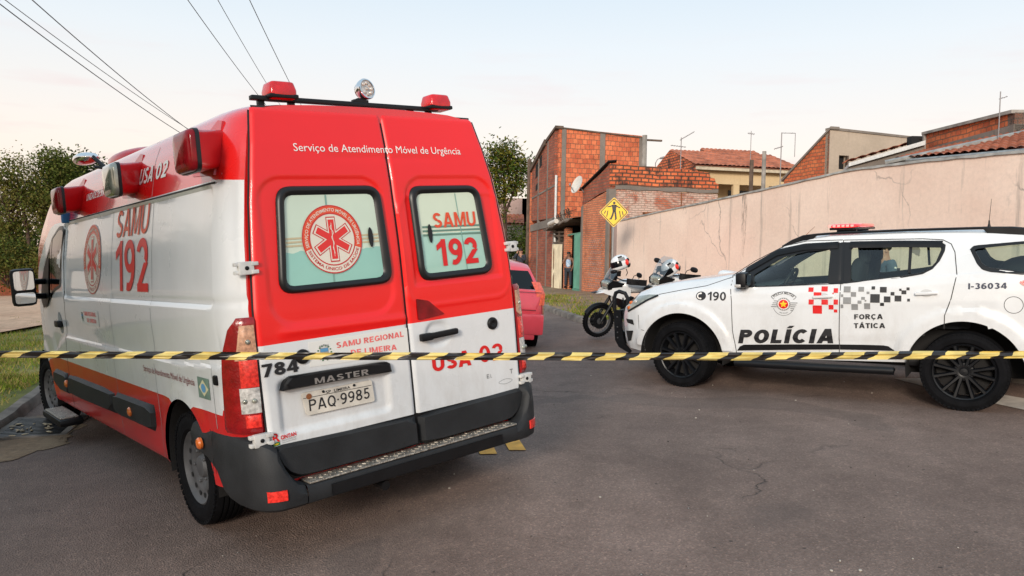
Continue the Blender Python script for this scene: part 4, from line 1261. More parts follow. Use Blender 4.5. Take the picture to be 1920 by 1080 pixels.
# emblem of the rear window and of the side: six-armed star in a lettered ring
def star6(cx, cz, r, w, fl=1, sx=1.0):
    out = []
    for k in range(6):
        t = R(90 + 60 * k) ; d = Vector((math.cos(t), math.sin(t))); n = Vector((-d.y, d.x))
        i = w / math.tan(R(30))
        for q in (d * i - n * w, d * r - n * w, d * r + n * w):
            out.append((cx - fl * q.x * sx, cz + q.y))
    return out
def emblem(parent, fn, cx, cz, rx_, rz_, off, name='emblem'):
    F = lambda a, b, o: fn(cx + (a - cx) * rx_, cz + (b - cz) * rz_, o)
    circ = lambda r, n=64: [(cx + r * math.cos(2 * math.pi * k / n), cz + r * math.sin(2 * math.pi * k / n)) for k in range(n)]
    mb = MB()
    mb.disc(circ(1.0), F, off, 3, 0)
    n = 64; a0, a1 = R(-18), R(198)
    up = [R(-18) + (a1 - a0) * k / 48 for k in range(49)]
    mb.grid([[F(cx + r_ * math.cos(t), cz + r_ * math.sin(t), off + .001) for t in up] for r_ in (.97, .87, .76)], 1)
    mb.ring(circ(1.0), circ(.965), F, off + .0012, 2, 64); mb.ring(circ(.77), circ(.735), F, off + .0012, 2, 64)
    arc_text(mb, 'SERVIÇO DE ATENDIMENTO MÓVEL DE URGÊNCIA', cx, cz, .815, -104, 104, .095, F, off + .002, 0, bold=.015, flip=-1)
    arc_text(mb, 'SISTEMA ÚNICO DE SAÚDE', cx, cz, .905, 250, 110, .085, F, off + .002, 2, bold=.012, flip=-1)
    mb.disc(star6(cx, cz, .66, .155), F, off + .0012, 3, 3)
    mb.disc(star6(cx, cz, .625, .13), F, off + .002, 3, 0)
    mb.disc(star6(cx, cz, .575, .098), F, off + .0028, 3, 4)
    sn = [(cx + .05 * math.sin(k * 1.25) * (1 - k / 18), cz + .42 - .06 * k) for k in range(15)]
    mb.ribbon(sn, .022, F, off + .0036, 0, .02); mb.ribbon([(cx, cz + .48), (cx, cz - .5)], .014, F, off + .0034, 0, .05)
    return mb.build(name, [M['emblem_cream'], M['orange_vinyl'], M['red_vinyl'], M['red_vinyl'], M['red_star']], parent, smooth=0, fix=False)
M['emblem_cream'] = mat('emblem_cream', (.70, .64, .54), .4)
M['red_star'] = mat('emblem_red', (.68, .025, .02), .35)
emblem(doorL, VR, .395, 1.669, .183, .191, .0165)
emblem(van, VS, 3.016, 1.662, .28, .275, .003)

# items: text, a0, b0, a1, capital height (put_text takes fn after h)
def T(parent, fn, off, m, *items, name='lettering'):
    for body, a0, b0, a1, h, kw in items:
        mb = MB(); put_text(mb, body, a0, b0, a1, h, fn, off, **kw); o = mb.build(name, m, parent, smooth=0, fix=False)
    return o
T(van, VR, .020, M['white_letter'], ('Serviço de Atendimento Móvel de Urgência', .552, 2.160, -.590, .043, {}))
BT(doorR, VR, .0165, M['orange_vinyl'], ('SAMU', -.300, 1.700, -.632, .092, dict(s=.19)))
BT(doorR, VR, .0165, M['red_letter'], ('192', -.296, 1.462, -.618, .166, dict(s=.21)))
BT(doorR, VR, .0195, M['red_letter'], ('USA', -.178, .826, -.475, .098, dict(s=.23, b1=.821)), ('02', -.545, .822, -.742, .108, dict(s=.20, b1=.817)))
BT(doorL, VR, .0205, M['black_letter'], ('784', .884, .977, .680, .068, dict(s=.23, gap=.07)))
M['sticker_white'] = mat('sticker_white', (.72, .70, .66), .4)
mb = MB(); mb.prism([(.610, 1.122), (-.022, 1.118), (-.022, .966), (.612, .988)], VR, .0165, .0185); st = mb.build('sticker', M['sticker_white'], doorL, smooth=0)
BT(doorL, VR, .0195, M['pink_letter'], ('SAMU REGIONAL', .447, 1.066, .005, .032, dict(s=.22, b1=1.070)), ('DE LIMEIRA', .362, 1.012, .062, .032, dict(s=.22, b1=1.0)))
# small town crest on the sticker
M['crest_blue'] = mat('crest_blue', (.10, .28, .48), .5); M['crest_green'] = mat('crest_green', (.03, .14, .05), .5); M['crest_grey'] = mat('crest_grey', (.30, .29, .28), .5)
def crest(parent, fn, cx, cz, s, off):
    mb = MB()
    mb.disc([(cx + s * .30, cz + s * .30), (cx - s * .30, cz + s * .30), (cx - s * .30, cz - s * .1), (cx - s * .18, cz - s * .36), (cx, cz - s * .46), (cx + s * .18, cz - s * .36), (cx + s * .30, cz - s * .1)], fn, off, 2, 0)
    mb.disc([(cx + s * .27, cz + s * .26), (cx - s * .27, cz + s * .26), (cx - s * .27, cz + s * .04), (cx + s * .27, cz + s * .04)], fn, off + .001, 2, 1)
    mb.disc([(cx + s * .14 * math.cos(t), cz - s * .14 + s * .12 * math.sin(t)) for t in [2 * math.pi * k / 12 for k in range(12)]], fn, off + .001, 1, 2)
    for k in range(5): mb.box(fn(cx + s * (.28 - .14 * k), cz + s * (.40 + .03 * (2 - abs(k - 2))), off), (.001, s * .05, s * .07) if fn is VR else (s * .05, .001, s * .07), 0)
    for sg in (1, -1):
        for k in range(7):
            t = R(-70 + 24 * k); a, b = cx + sg * s * .48 * math.cos(t), cz + s * .48 * math.sin(t) - s * .05
            mb.disc([(a + s * .07 * math.cos(u), b + s * .05 * math.sin(u)) for u in [2 * math.pi * q / 6 for q in range(6)]], fn, off + .001, 1, 2)
    return mb.build('crest', [M['crest_grey'], M['crest_blue'], M['crest_green']], parent, smooth=0, fix=False)
crest(doorL, VR, .522, 1.055, .085, .0195)
# lock barrels
for d, y, z in ((doorL, .651, 1.052), (doorR, -.675, 1.061)):
    mb = MB(); mb.lathe([(0, .040), (-.010, .040), (-.018, .032), (-.018, .018), (-.014, .014), (-.014, .001)], 24, c=(vxr(z) - .016, y, z), ax='x'); mb.build('lock', M['plastic_black'], d, smooth=50)
M['badge_steel'] = mat('badge_steel', (.36, .35, .34), .35, metal=.7)
# number-plate bar, plate
bar_o = [(.792, .892), (.770, .945), (.74, .962), (.46, .956), (.150, .944), (.128, .93), (.122, .882), (.46, .890)]
mb = MB(); mb.prism(bar_o, VR, .0, .040); mb.ring(bar_o, [(.46 + (a - .46) * .96, .925 + (b - .925) * .8) for a, b in bar_o], VR, .040, 0, 64, .052); mb.disc(ray_poly([(.46 + (a - .46) * .96, .925 + (b - .925) * .8) for a, b in bar_o], .46, .925, 64), VR, .052, 2)
mb.build('grab_bar', M['plastic_black'], doorL, smooth=40)
BT(doorL, VR, .0545, M['badge_steel'], ('MASTER', .612, .899, .282, .032, dict(s=.2, gap=.16, b1=.894)))
pl = rounded([(.676, .856), (.245, .853), (.236, .728), (.658, .731)], .016)
mb = MB(); mb.prism(pl, VR, .004, .014); plate = mb.build('number_plate', M['plate_white'], doorL, smooth=30)
BT(doorL, VR, .0155, M['black_letter'], ('PAQ·9985', .640, .752, .268, .062, dict(s=.15, gap=.16)), name='plate_number')
T(doorL, VR, .0155, M['black_letter'], ('SP', .535, .829, .505, .015, dict(bold=.012)), ('LIMEIRA', .485, .829, .385, .015, dict(bold=.012)), name='plate_number')
mb = MB()
for y in (.55, .36): mb.lathe([(0, .008), (-.005, .007), (-.007, .001)], 10, c=(vxr(.845) - .014, y, .843), ax='x')
mb.lathe([(0, .016), (-.003, .016), (-.004, .001)], 12, c=(vxr(.83) - .014, .636, .832), ax='x', mi=1)
mb.ribbon([(.67, .826), (.25, .823)], .003, VR, .0148)
mb.build('plate_screws', [M['plastic_black'], M['rust']], doorL, smooth=0)
# coach-builder sticker
M['dark_green_letter'] = mat('sticker_green', (.02, .18, .04), .5)
T(doorL, VR, .0195, M['red_letter'], ('R', .862, .632, .822, .044, dict(bold=.02)), ('ONTAN', .818, .638, .730, .020, dict(bold=.03, b1=.643)))
T(doorL, VR, .0195, M['grey_letter'], ('VEICULOS ESPECIAIS', .815, .627, .733, .007, dict(b1=.632)), ('www.rontan.com.br', .815, .617, .733, .007, dict(b1=.622)))
mb = MB(); mb.disc([(.864, .628), (.826, .630), (.824, .612), (.862, .610)], VR, .0195, 1); mb.disc([(.858, .619), (.844, .626), (.830, .621), (.844, .614)], VR, .0205, 1, 1)
mb.build('flag_sticker', [M['dark_green_letter'], M['sign_yellow']], doorL, smooth=0, fix=False)
# worn badge remnants
T(doorR, VR, .018, M['grey_letter'], ('E', -.592, .713, -.612, .026, dict(bold=.02)), ('L', -.622, .714, -.634, .022, {}), ('T', -.790, .712, -.815, .028, dict(bold=.03)))
mb = MB()
pts = [(-.745 - .045 * math.cos(t) * (1 + .3 * math.cos(2 * t)), .668 + .016 * math.sin(t)) for t in [2 * math.pi * k / 30 for k in range(31)]]
mb.ribbon(pts, .003, VR, .018); mb.build('badge_outline', M['white_seam'], doorR, smooth=0, fix=False)
# right door: handle and triangular lamp
mb = MB(); mb.bbox((vxr(1.05) - .040, -.24, 1.050), (.016, .135, .019), .012, rot=Matrix.Rotation(R(-2), 3, 'X')); mb.bbox((vxr(1.05) - .032, -.145, 1.046), (.022, .042, .023), .012)
mb.build('handle', M['plastic_black'], doorR)
tri = rounded([(-.104, 1.282), (-.106, 1.152), (-.302, 1.168), (-.255, 1.205), (-.19, 1.262)], .012)
mb = MB(); mb.prism(tri, VR, .004, .022); mb.disc(tri, VR, .024, 2); mb.build('triangle_lamp', M['dark_red_lens'], doorR, smooth=30)

# tail lamps wrapped round the corners
def tail_lamp(sg):
    root = empty('tail_lamp'); root.parent = van
    def P(t, z, off):
        # t 0..1 from the door gap round the corner to the side
        lean = vxr(z) - .10
        path = [(.113, .889), (.118, .915), (.130, .942), (.150, .965), (.185, .990), (.235, 1.008), (.285, 1.012)]
        q = t * (len(path) - 1); k = min(int(q), len(path) - 2); f = q - k
        x = path[k][0] + (path[k + 1][0] - path[k][0]) * f; y = path[k][1] + (path[k + 1][1] - path[k][1]) * f
        y *= itp(z, [(.6, 1.0), (1.0, 1.0), (1.3, .992)]) 
        n = Vector((-(1 - t) , t * 1.0, 0)).normalized()
        p = Vector((x + lean, y, z)) + n * off
        return Vector((p.x, sg * p.y, p.z))
    def tmax(z): return itp(z, [(.69, 1.0), (1.10, .88), (1.24, .70), (1.29, .52)])
    mb = MB(); zs = seq((.695, 1.295, .02))
    rows = []
    for z in zs:
        e_ = .026 * sstep(0, .03, min(z - .69, 1.30 - z) + .012)
        rows.append([P(tmax(z) * k / 14, z, e_ * (1 if 0 < k < 14 else .1)) for k in range(15)])
    mb.grid(rows); mb.build('lamp_housing', M['red_lens'], root, smooth=50)
    def zone(name, m, z0, z1, t0, t1, t0b=None, t1b=None):
        mb = MB(); rows = []
        for k in range(9):
            z = z0 + (z1 - z0) * k / 8; f = k / 8
            a = t0 + ((t0b if t0b is not None else t0) - t0) * f; b = t1 + ((t1b if t1b is not None else t1) - t1) * f
            rows.append([P(a + (b - a) * i / 8, z, .0275 + .004 * math.sin(math.pi * i / 8) * math.sin(math.pi * k / 8)) for i in range(9)])
        mb.grid(rows); mb.build(name, m, root, smooth=60)
    zone('indicator_lens', M['amber_clear_lens'], 1.115, 1.255, .05, .52, .08, .42)
    zone('indicator_lens_point', M['amber_clear_lens'], 1.075, 1.115, .30, .56, .05, .52)
    zone('brake_lens', M['bright_red_lens'], .935, 1.075, .06, .48)
    zone('reverse_lens', M['clear_lens'], .800, .932, .06, .52)
    zone('fog_lens', M['bright_red_lens'], .725, .79, .10, .45)
    for z, t in ((1.17, .25), (.865, .22), (.865, .42)):
        mb = MB(); mb.sell(P(t, z, .030), (.014, .014, .014), 1, nu=10, nv=6); mb.build('bulb', M['smoke_lens'], root)
    return root
tail_lamp(1); tail_lamp(-1)

# rear bumper: corner mouldings, centre beam, tread plate
def corner(sg):
    cols = [(.885, 1.016, .51, .668), (.83, 1.018, .49, .672), (.66, 1.018, .476, .672), (.52, 1.018, .42, .672), (.44, 1.018, .33, .672), (.36, 1.016, .30, .672), (.25, 1.008, .285, .672), (.15, .992, .28, .668), (.07, .962, .278, .655), (.02, .915, .277, .628), (.0, .88, .277, .60), (-.006, .855, .277, .545), (-.008, .83, .277, .49), (-.01, .80, .277, .44), (-.01, .775, .277, .415), (-.01, .738, .277, .398)]
    mb = MB(); rows = []
    for k, (x, y, z0, z1) in enumerate(cols):
        a, b = cols[max(k - 1, 0)], cols[min(k + 1, len(cols) - 1)]
        d = Vector((b[0] - a[0], b[1] - a[1], 0)).normalized(); n = Vector((-d.y, d.x, 0))
        if n.dot(Vector((-.4, 1, 0))) < 0: n = -n
        zm = z0 + (z1 - z0) * .55
        prof = [(-.10, z0 + .01), (-.035, z0), (-.008, z0 + .018), (.0, z0 + .05), (.004, zm), (-.002, z1 - .05), (-.018, z1 - .015), (-.045, z1), (-.11, z1 - .004)]
        rows.append([Vector((x + n.x * o, sg * (y + n.y * o), z)) for o, z in prof])
    mb.grid(rows)
    for r_ in (0, len(rows) - 1):
        o = r_ * len(rows[0]); mb.f.append(tuple(range(o, o + len(rows[0])))); mb.m.append(0)
    mb.build('bumper_corner', M['plastic'], van, smooth=32)
    mb = MB(); mb.grid([[Vector((x - o, sg * y, z)) for y, x in ((.846, -.004), (.85, -.010), (.872, -.004), (.895, .006), (.915, .020), (.932, .034), (.938, .040))] for z, o in ((.336, -.012), (.342, .007), (.368, .009), (.394, .007), (.400, -.012))]); mb.build('rear_reflector', M['bright_red_lens'], van)
    mb = MB(); mb.ribbon([(.535, .672), (.545, .42)], .010, lambda a, b, o: Vector((a, sg * (1.019 + o), b)), .002); mb.build('bumper_joint', M['seam'], van, smooth=0, fix=False)
corner(1); corner(-1)
mb = MB()
rows = []
for y in [-.735 + 1.47 * k / 20 for k in range(21)]:
    rows.append([Vector((x, y, z)) for x, z in ((.13, .285), (.03, .277), (.0, .290), (-.012, .315), (-.014, .350), (-.008, .376), (.004, .388), (.14, .392))])
mb.grid(rows); mb.build('bumper_beam', M['plastic'], van, smooth=30)
mb = MB(); mb.prism([(.60, .30), (-.60, .30), (-.60, .362), (.60, .362)], lambda a, b, o: Vector((-.014 - o, a, b)), .0, .007)
mb.build('bumper_pad', M['plastic_black'], van)
mb = MB(); mb.bbox((.055, -.01, .396), (.062, .73, .005), .003)
for k in range(72):
    mb.box((.045 + .022 * (k % 3 - 1), -.72 + k * .0197, .4025), (.012, .0024, .0018), rot=Matrix.Rotation(R(38 if k % 2 else -38), 3, 'Z'))
mb.build('tread_plate', M['tread'], van, smooth=0)
mb = MB(); mb.bbox((.30, .0, .30), (.14, .60, .03), .02); mb.tube([(.02, .25, .25), (.35, .25, .27)], .028); mb.build('tow_frame', M['plastic_black'], van)

# side lettering, roof band lettering and stickers
BT(van, VS, .004, M['orange_vinyl'], ('SAMU', 2.31, 1.800, 1.54, .19, dict(s=.16, shear=.18)))
BT(van, VS, .004, M['red_letter'], ('192', 2.31, 1.420, 1.53, .355, dict(s=.175)))
BT(van, VS, .004, M['white_letter'], ('USA', 1.80, 2.13, 1.50, .105, dict(s=.2, shear=.15)), ('02', 1.44, 2.13, 1.215, .105, dict(s=.2, shear=.15)))
T(van, VS, .004, M['white_letter'], ('UNIDADE DE SUPORTE AVANÇADO', 3.30, 2.145, 2.10, .055, dict(bold=.01)))
T(van, VS, .003, M['dark_red_letter'], ('Serviço de Atendimento Móvel de Urgência', 1.745, .890, .755, .040, {}))
mb = MB(); mb.disc([(3.44, 1.265), (2.84, 1.257), (2.86, 1.137), (3.46, 1.14)], VS, .003, 3); mb.build('sticker', M['sticker_white'], van, smooth=0, fix=False)
BT(van, VS, .0055, M['pink_letter'], ('SAMU REGIONAL', 3.30, 1.212, 2.90, .034, dict(s=.2)), ('DE LIMEIRA', 3.22, 1.160, 2.92, .032, dict(s=.2)))
crest(van, VS, 3.37, 1.20, .075, .0045)
M['flag_green'] = mat('flag_green', (.13, .20, .16), .5, var=.3, vscale=9); M['flag_yellow'] = mat('flag_yellow', (.58, .55, .34), .5)
mb = MB(); mb.disc([(.695, .952), (.512, .952), (.520, .832), (.700, .830)], VS, .003, 2)
mb.disc([(.680, .892), (.607, .940), (.530, .892), (.607, .845)], VS, .004, 2, 1); mb.disc([(.607 + .036 * math.cos(t), .892 + .026 * math.sin(t)) for t in [2 * math.pi * k / 16 for k in range(16)]], VS, .005, 1, 2)
mb.build('flag_sticker', [M['flag_green'], M['flag_yellow'], M['crest_blue']], van, smooth=0, fix=False)
mb = MB(); mb.bbox((.41, 1.005, .955), (.028, .014, .028), .012); mb.build('fuel_latch', M['plastic_black'], van)

# three side beacons in red housings along the roof edge
def side_beacon(x0, m, sg=1):
    root = empty('side_beacon'); root.parent = van
    xc = x0
    mb = MB(); rows = []
    for y, x1, x2, z1, z2 in ((.78, xc + .10, xc + .42, 2.09, 2.30), (.86, xc + .06, xc + .37, 2.09, 2.295), (.93, xc - .00, xc + .29, 2.08, 2.285), (1.00, xc - .07, xc + .21, 2.068, 2.272), (1.055, xc - .125, xc + .14, 2.06, 2.265)):
        o = rounded([(x1, z1), (x2, z1), (x2, z2), (x1, z2)], .04, 4); rows.append([Vector((a, sg * y, b)) for a, b in o])
    mb.grid(rows, close=True); mb.build('housing', M['red_plastic'], root, smooth=40)
    fn = lambda a, b, o: Vector((a, sg * (1.055 + o), b))
    O = rounded([(xc - .135, 2.05), (xc + .145, 2.05), (xc + .145, 2.272), (xc - .135, 2.272)], .05, 5)
    mb = MB(); mb.prism(O, fn, -.004, .016); mb.build('gasket', M['gasket'], root, smooth=40)
    mb = MB(); C0 = (xc + .005, 2.161)
    rows = [[fn(C0[0] + (a - C0[0]) * f, C0[1] + (b - C0[1]) * f, d) for a, b in O] for f, d in ((.96, .014), (.95, .032), (.88, .046), (.7, .054), (.4, .058), (.02, .060))]
    mb.grid(rows, close=True); mb.build('lens', m, root, smooth=60)
    mb = MB(); mb.prism([(xc + .10, 2.345), (xc + .17, 2.36), (xc + .44, 2.245), (xc + .40, 2.075), (xc + .06, 2.05)], lambda a, b, o: Vector((a, sg * (.872 - .30 * (b - 2.2) + o), b)), -.05, .012); mb.tube([(xc + .0, sg * .9, 2.05), (xc + .2, sg * .86, 2.045)], .008, 6); mb.build('flange', M['red_plastic'], root)
for x0, m in ((.315, M['dark_red_lens']), (1.77, M['smoke_lens']), (3.45, M['dark_red_lens'])): side_beacon(x0, m)
mb = MB(); mb.bbox((3.90, .93, 2.055), (.035, .05, .055), .012); mb.bbox((3.90, .95, 2.13), (.02, .03, .035), .01, 1)
mb.build('alarm_box', [mat('blue_plastic', (.02, .14, .34), .4), M['chrome']], van)
# red roof pod over the cab and the chrome searchlight on its bracket
mb = MB(); mb.sell((3.45, .15, 2.48), (.45, .50, .13), .75, nu=28, nv=14); mb.build('roof_beacon', M['red_plastic'], van)
mb = MB(); mb.tube([(2.80, .84, 2.34), (2.90, .87, 2.41), (3.0, .89, 2.47)], .016); mb.tube([(2.74, .82, 2.345), (2.92, .90, 2.38)], .012); s1 = mb.build('searchlight', M['plastic_black'], van)
mb = MB(); mb.sell((3.15, .91, 2.47), (.17, .085, .045), .8); mb.build('searchlight_head', M['chrome'], s1)
# rear roof bar with two beacons and a round work lamp
rb = empty('roof_bar'); rb.parent = van
mb = MB(); mb.bbox((.36, .07, 2.470), (.022, .625, .013), .006)
for y in (.63, .45, -.36, -.50): mb.bbox((.38, y, 2.435), (.018, .018, .035), .006)
mb.bbox((.36, .012, 2.489), (.02, .05, .010), .005)
mb.build('bar', M['black_metal'], rb)
for y in (.525, -.551):
    mb = MB(); mb.bbox((.36, y, 2.478), (.07, .085, .012), .008, 1)
    def sh(p): return Vector((p.x * (1 - .12 * (p.z > 0)), p.y * (1 - .10 * (p.z > 0)), p.z))
    mb.sell((.36, y, 2.512), (.070, .080, .050), .28, 0, nu=24, nv=12, shape=sh)
    b_ = mb.build('beacon', [M['beacon_red'], M['plastic_black']], rb, smooth=50)
    mb = MB(); mb.lathe([(-.03, .016), (.03, .016)], 10, c=(.36, y, 2.515), ax='z'); mb.build('beacon_core', M['bright_red_lens'], b_)
mb = MB(); rot = Matrix.Rotation(R(12), 3, 'Z') @ Matrix.Rotation(R(8), 3, 'Y')
c = (.36, -.026, 2.562)
mb.lathe([(.055, .001), (.052, .025), (.035, .05), (.0, .062), (-.02, .064), (-.028, .060), (-.028, .054), (-.020, .052)], 32, c=c, ax='x', rot=rot)
wl = mb.build('work_lamp', M['chrome'], rb, smooth=45)
mb = MB(); mb.lathe([(-.021, .053), (-.021, .001)], 32, c=c, ax='x', rot=rot)
for k in range(8):
    t = 2 * math.pi * k / 8; rr = .034 if k else 0.0
    p = rot @ Vector((-.024, rr * math.cos(t), rr * math.sin(t))); mb.sell(Vector(c) + p, (.006, .011, .011), 1, nu=8, nv=6)
mb.build('lamp_lens', mat('led_lens', (.58, .50, .44), .2, metal=.3, coat=1.0, var=.4, vscale=60), wl)
mb = MB(); mb.tube([(.36, .0, 2.495), (.37, -.01, 2.51)], .010, 6); mb.bbox((.36, .005, 2.500), (.015, .03, .008), .004); mb.build('lamp_bracket', M['black_metal'], wl)
# ------------------------------------------------------------------ police car (local: x forward from the rear axle, y left, z up)
SUVM = mtx3([(-0.82481, -0.56034, -0.07553), (0.56448, -0.82374, -0.05312), (-0.03245, -0.08645, 0.99573)], (4.8902, 8.0682, 0.2132))
SUVM = SUVM @ Matrix.Translation((0, .79, 0)) @ Matrix.Rotation(R(2.7), 4, 'X') @ Matrix.Translation((0, -.79, 0))      # level with the road on both sides
suv = empty('police_car', SUVM)
tag(suv, 'white police sport utility car with black lettering and lit red roof light bar', 'police car')
S_BELT = [(-1.08, 1.33), (-.5, 1.34), (-.1, 1.33), (.55, 1.27), (1.1, 1.22), (2.2, 1.165), (2.54, 1.15), (3.1, 1.07), (3.5, .98), (3.68, .90), (3.80, .80)]
S_TOP = [(-1.12, 1.34), (-1.02, 1.45), (-.92, 1.58), (-.80, 1.645), (-.47, 1.69), (.0, 1.715), (.56, 1.725), (1.25, 1.715), (1.45, 1.69), (1.72, 1.625), (2.28, 1.30), (2.57, 1.255), (3.0, 1.205), (3.3, 1.15), (3.5, 1.08), (3.62, 1.0), (3.70, .93), (3.80, .82)]
S_W = [(-1.12, .74), (-1.06, .83), (-.95, .885), (-.7, .925), (-.3, .94), (.6, .94), (2.2, .94), (2.85, .935), (3.2, .91), (3.45, .86), (3.6, .78), (3.7, .68), (3.76, .58), (3.80, .46)]
S_BOT = [(-1.12, .60), (-1.0, .48), (-.5, .43), (.5, .42), (2.3, .36), (3.35, .36), (3.6, .38), (3.72, .44), (3.80, .52)]
S_WR = [(-1.12, .60), (-1.0, .63), (-.8, .655), (0, .68), (1.4, .68), (1.75, .66), (2.28, .74), (2.9, .74), (3.3, .70), (3.6, .58), (3.8, .36)]
SWHEEL = ((0.0, .50), (2.855, .50))
def suv_prof(x):
    w = itp(x, S_W); zb = itp(x, S_BOT); be = itp(x, S_BELT); zt = itp(x, S_TOP); wr = itp(x, S_WR)
    P = [(0, zb), (w - .16, zb), (w - .05, zb + .02), (w - .02, zb + .10)]; lo = zb + .10
    for f, dy in ((.2, -.008), (.4, 0.0), (.6, .004), (.78, 0.0), (.9, -.012), (1.0, -.035)): P.append((w + dy, lo + (be - lo) * f))
    a = (w - .045, be + .012)
    for f in (0, .15, .3, .45, .6, .75, .9, 1.0): P.append((a[0] + (wr - a[0]) * (f ** 1.15), a[1] + (zt - a[1]) * f))
    for f, dz in ((.95, .014), (.86, .026), (.6, .040), (.3, .048), (0, .05)): P.append((wr * f, zt + dz * (1 if x < 2.2 else .7)))
    return P
def sy(x, z):
    P = suv_prof(x)[3:18]; y = P[-1][0]
    if z <= P[0][1]: y = P[0][0]
    else:
        for (a, b), (c, d) in zip(P, P[1:]):
            if z <= d: y = a + (c - a) * (z - b) / max(d - b, 1e-6); break
    # flared arches, waist crease and the door-bottom swage
    for wx, wr in SWHEEL:
        d = math.hypot(x - wx, z - .375)
        if wr - .05 < d < wr + .20 and z < 1.0: y += .024 * sstep(wr + .135, wr + .105, d)
    if -.3 < x < 2.3:
        zc = 1.02 + (1.2 - x) * .035
        y += .006 * math.exp(-((z - zc) / .03) ** 2) * sstep(2.3, 1.9, x)
        zs_ = .64 + (1.2 - x) * .04
        y -= .010 * sstep(zs_ + .015, zs_ - .005, z) * sstep(.52, .62, x) * sstep(2.3, 2.2, x)
    return y
def SS(x, z, off=0.0): return Vector((x, sy(x, z) + off, z))
def SR(x, z, off=0.0): return Vector((x, -(sy(x, z) + off), z))
WFo = [(2.194, 1.172), (2.212, 1.256), (2.183, 1.32), (2.024, 1.458), (1.802, 1.571), (1.576, 1.633), (1.357, 1.647), (1.120, 1.653), (1.100, 1.222), (1.747, 1.190)]
WRo = [(1.116, 1.653), (.56, 1.648), (.215, 1.634), (.168, 1.605), (.172, 1.543), (.212, 1.447), (.27, 1.37), (.358, 1.321), (.54, 1.285), (1.096, 1.223)]
WQo = [(-.035, 1.559), (-.068, 1.593), (-.463, 1.624), (-.80, 1.60), (-.86, 1.50), (-.80, 1.36), (-.468, 1.317), (-.21, 1.342), (-.143, 1.364), (-.1, 1.417)]
WFi = [(2.006, 1.189), (2.030, 1.313), (1.895, 1.401), (1.718, 1.503), (1.477, 1.560), (1.234, 1.576), (1.237, 1.236), (1.75, 1.203)]
WRi = [(1.031, 1.592), (.49, 1.600), (.215, 1.593), (.205, 1.560), (.245, 1.44), (.30, 1.373), (.37, 1.337), (.55, 1.305), (1.012, 1.243)]
WQi = [(-.073, 1.558), (-.367, 1.589), (-.464, 1.596), (-.74, 1.575), (-.79, 1.49), (-.74, 1.39), (-.467, 1.347), (-.192, 1.386), (-.141, 1.426)]
HOLES = (WFi, WRi, WQi)
def _grow(P, g):
    cx, cz = sum(p[0] for p in P) / len(P), sum(p[1] for p in P) / len(P)
    return [(a + math.copysign(g, a - cx), b + math.copysign(g, b - cz)) for a, b in P]
HOLES_BIG = [_grow(P, .010) for P in HOLES]
def suv_shell(name, inset, xs, mats, inner=False):
    mb = MB(); rows = []
    for x in xs:
        base = suv_prof(x); L = []
        for i_, ((a, b), (c, d)) in enumerate(zip(base, base[1:])):
            n = 4 if 3 <= i_ < 17 else 2
            for k in range(n): L.append((a + (c - a) * k / n, b + (d - b) * k / n))
        L.append(base[-1]); half = []
        for i, (y, z) in enumerate(L):
            if not inner and y > .3 and base[3][1] <= z <= base[17][1] - .005 and y > .45: y = sy(x, z)
            y, z = max(0, y - inset), z - (inset if z > 1.3 else 0)
            if inner: z = max(z, .66)
            half.append(Vector((x, y, z)))
        rows.append(half + [Vector((p.x, -p.y, p.z)) for p in reversed(half[1:-1])])
    mb.grid(rows, close=True); n = len(rows[0])
    mb.f.append(tuple(range(n - 1, -1, -1))); mb.m.append(0)
    mb.f.append(tuple((len(rows) - 1) * n + i for i in range(n))); mb.m.append(0)
    kf, km = [], []
    for f, m_ in zip(mb.f, mb.m):
        c = sum((mb.v[i] for i in f), Vector()) / len(f); drop = False
        if len(f) == 4:
            if abs(c.y) > .5:
                for P in HOLES_BIG:
                    if c.z > 1.1 and inside(P, c.x, c.z): drop = True
                for wx, wr in SWHEEL:
                    if math.hypot(c.x - wx, c.z - .375) < wr: drop = True
            zt = itp(c.x, S_TOP)
            if 1.80 < c.x < 2.20 and abs(c.y) < .58 + .06 * (c.x - 1.8) and c.z > zt - .06 - inset: drop = True
        if not drop: kf.append(f); km.append(1 if c.z < .40 and not inner else 0)
    mb.f, mb.m = kf, km
    for v in mb.v:
        if abs(v.y) > .5:
            for wx, wr in SWHEEL:
                d = math.hypot(v.x - wx, v.z - .375)
                if abs(d - wr) < .022: v.x, v.z = wx + (v.x - wx) / d * wr, .375 + (v.z - .375) / d * wr
            if v.z > 1.1:
                for P in HOLES_BIG:
                    d, a, b = near_poly(P, v.x, v.z)
                    if d < .02 or (d < .05 and inside(P, v.x, v.z)): v.x, v.z = a, b
    return mb.build(name, mats, suv, smooth=30)
suv_shell('body', 0.0, seq((-1.12, -.9, .02), (-.9, 3.5, .028), (3.5, 3.80, .02)), [M['white_paint'], M['plastic_black']])
suv_shell('cabin_lining', .035, seq((-.92, 2.25, .03)), [M['interior']], inner=True)
for wx, wr in SWHEEL:
    for s in (-1, 1):
        mb = MB()
        arc = [(wx + (wr + .001) * math.cos(t), .375 + (wr + .001) * math.sin(t)) for t in [R(-10 + 200 * k / 30) for k in range(31)]]
        mb.grid([[Vector((a, s * yy, b)) for a, b in arc] for yy in (.55, .958)]); mb.add([Vector((a, s * .55, b)) for a, b in arc], [tuple(range(31))]); mb.build('wheel_arch_liner', M['hole'], suv, smooth=60)
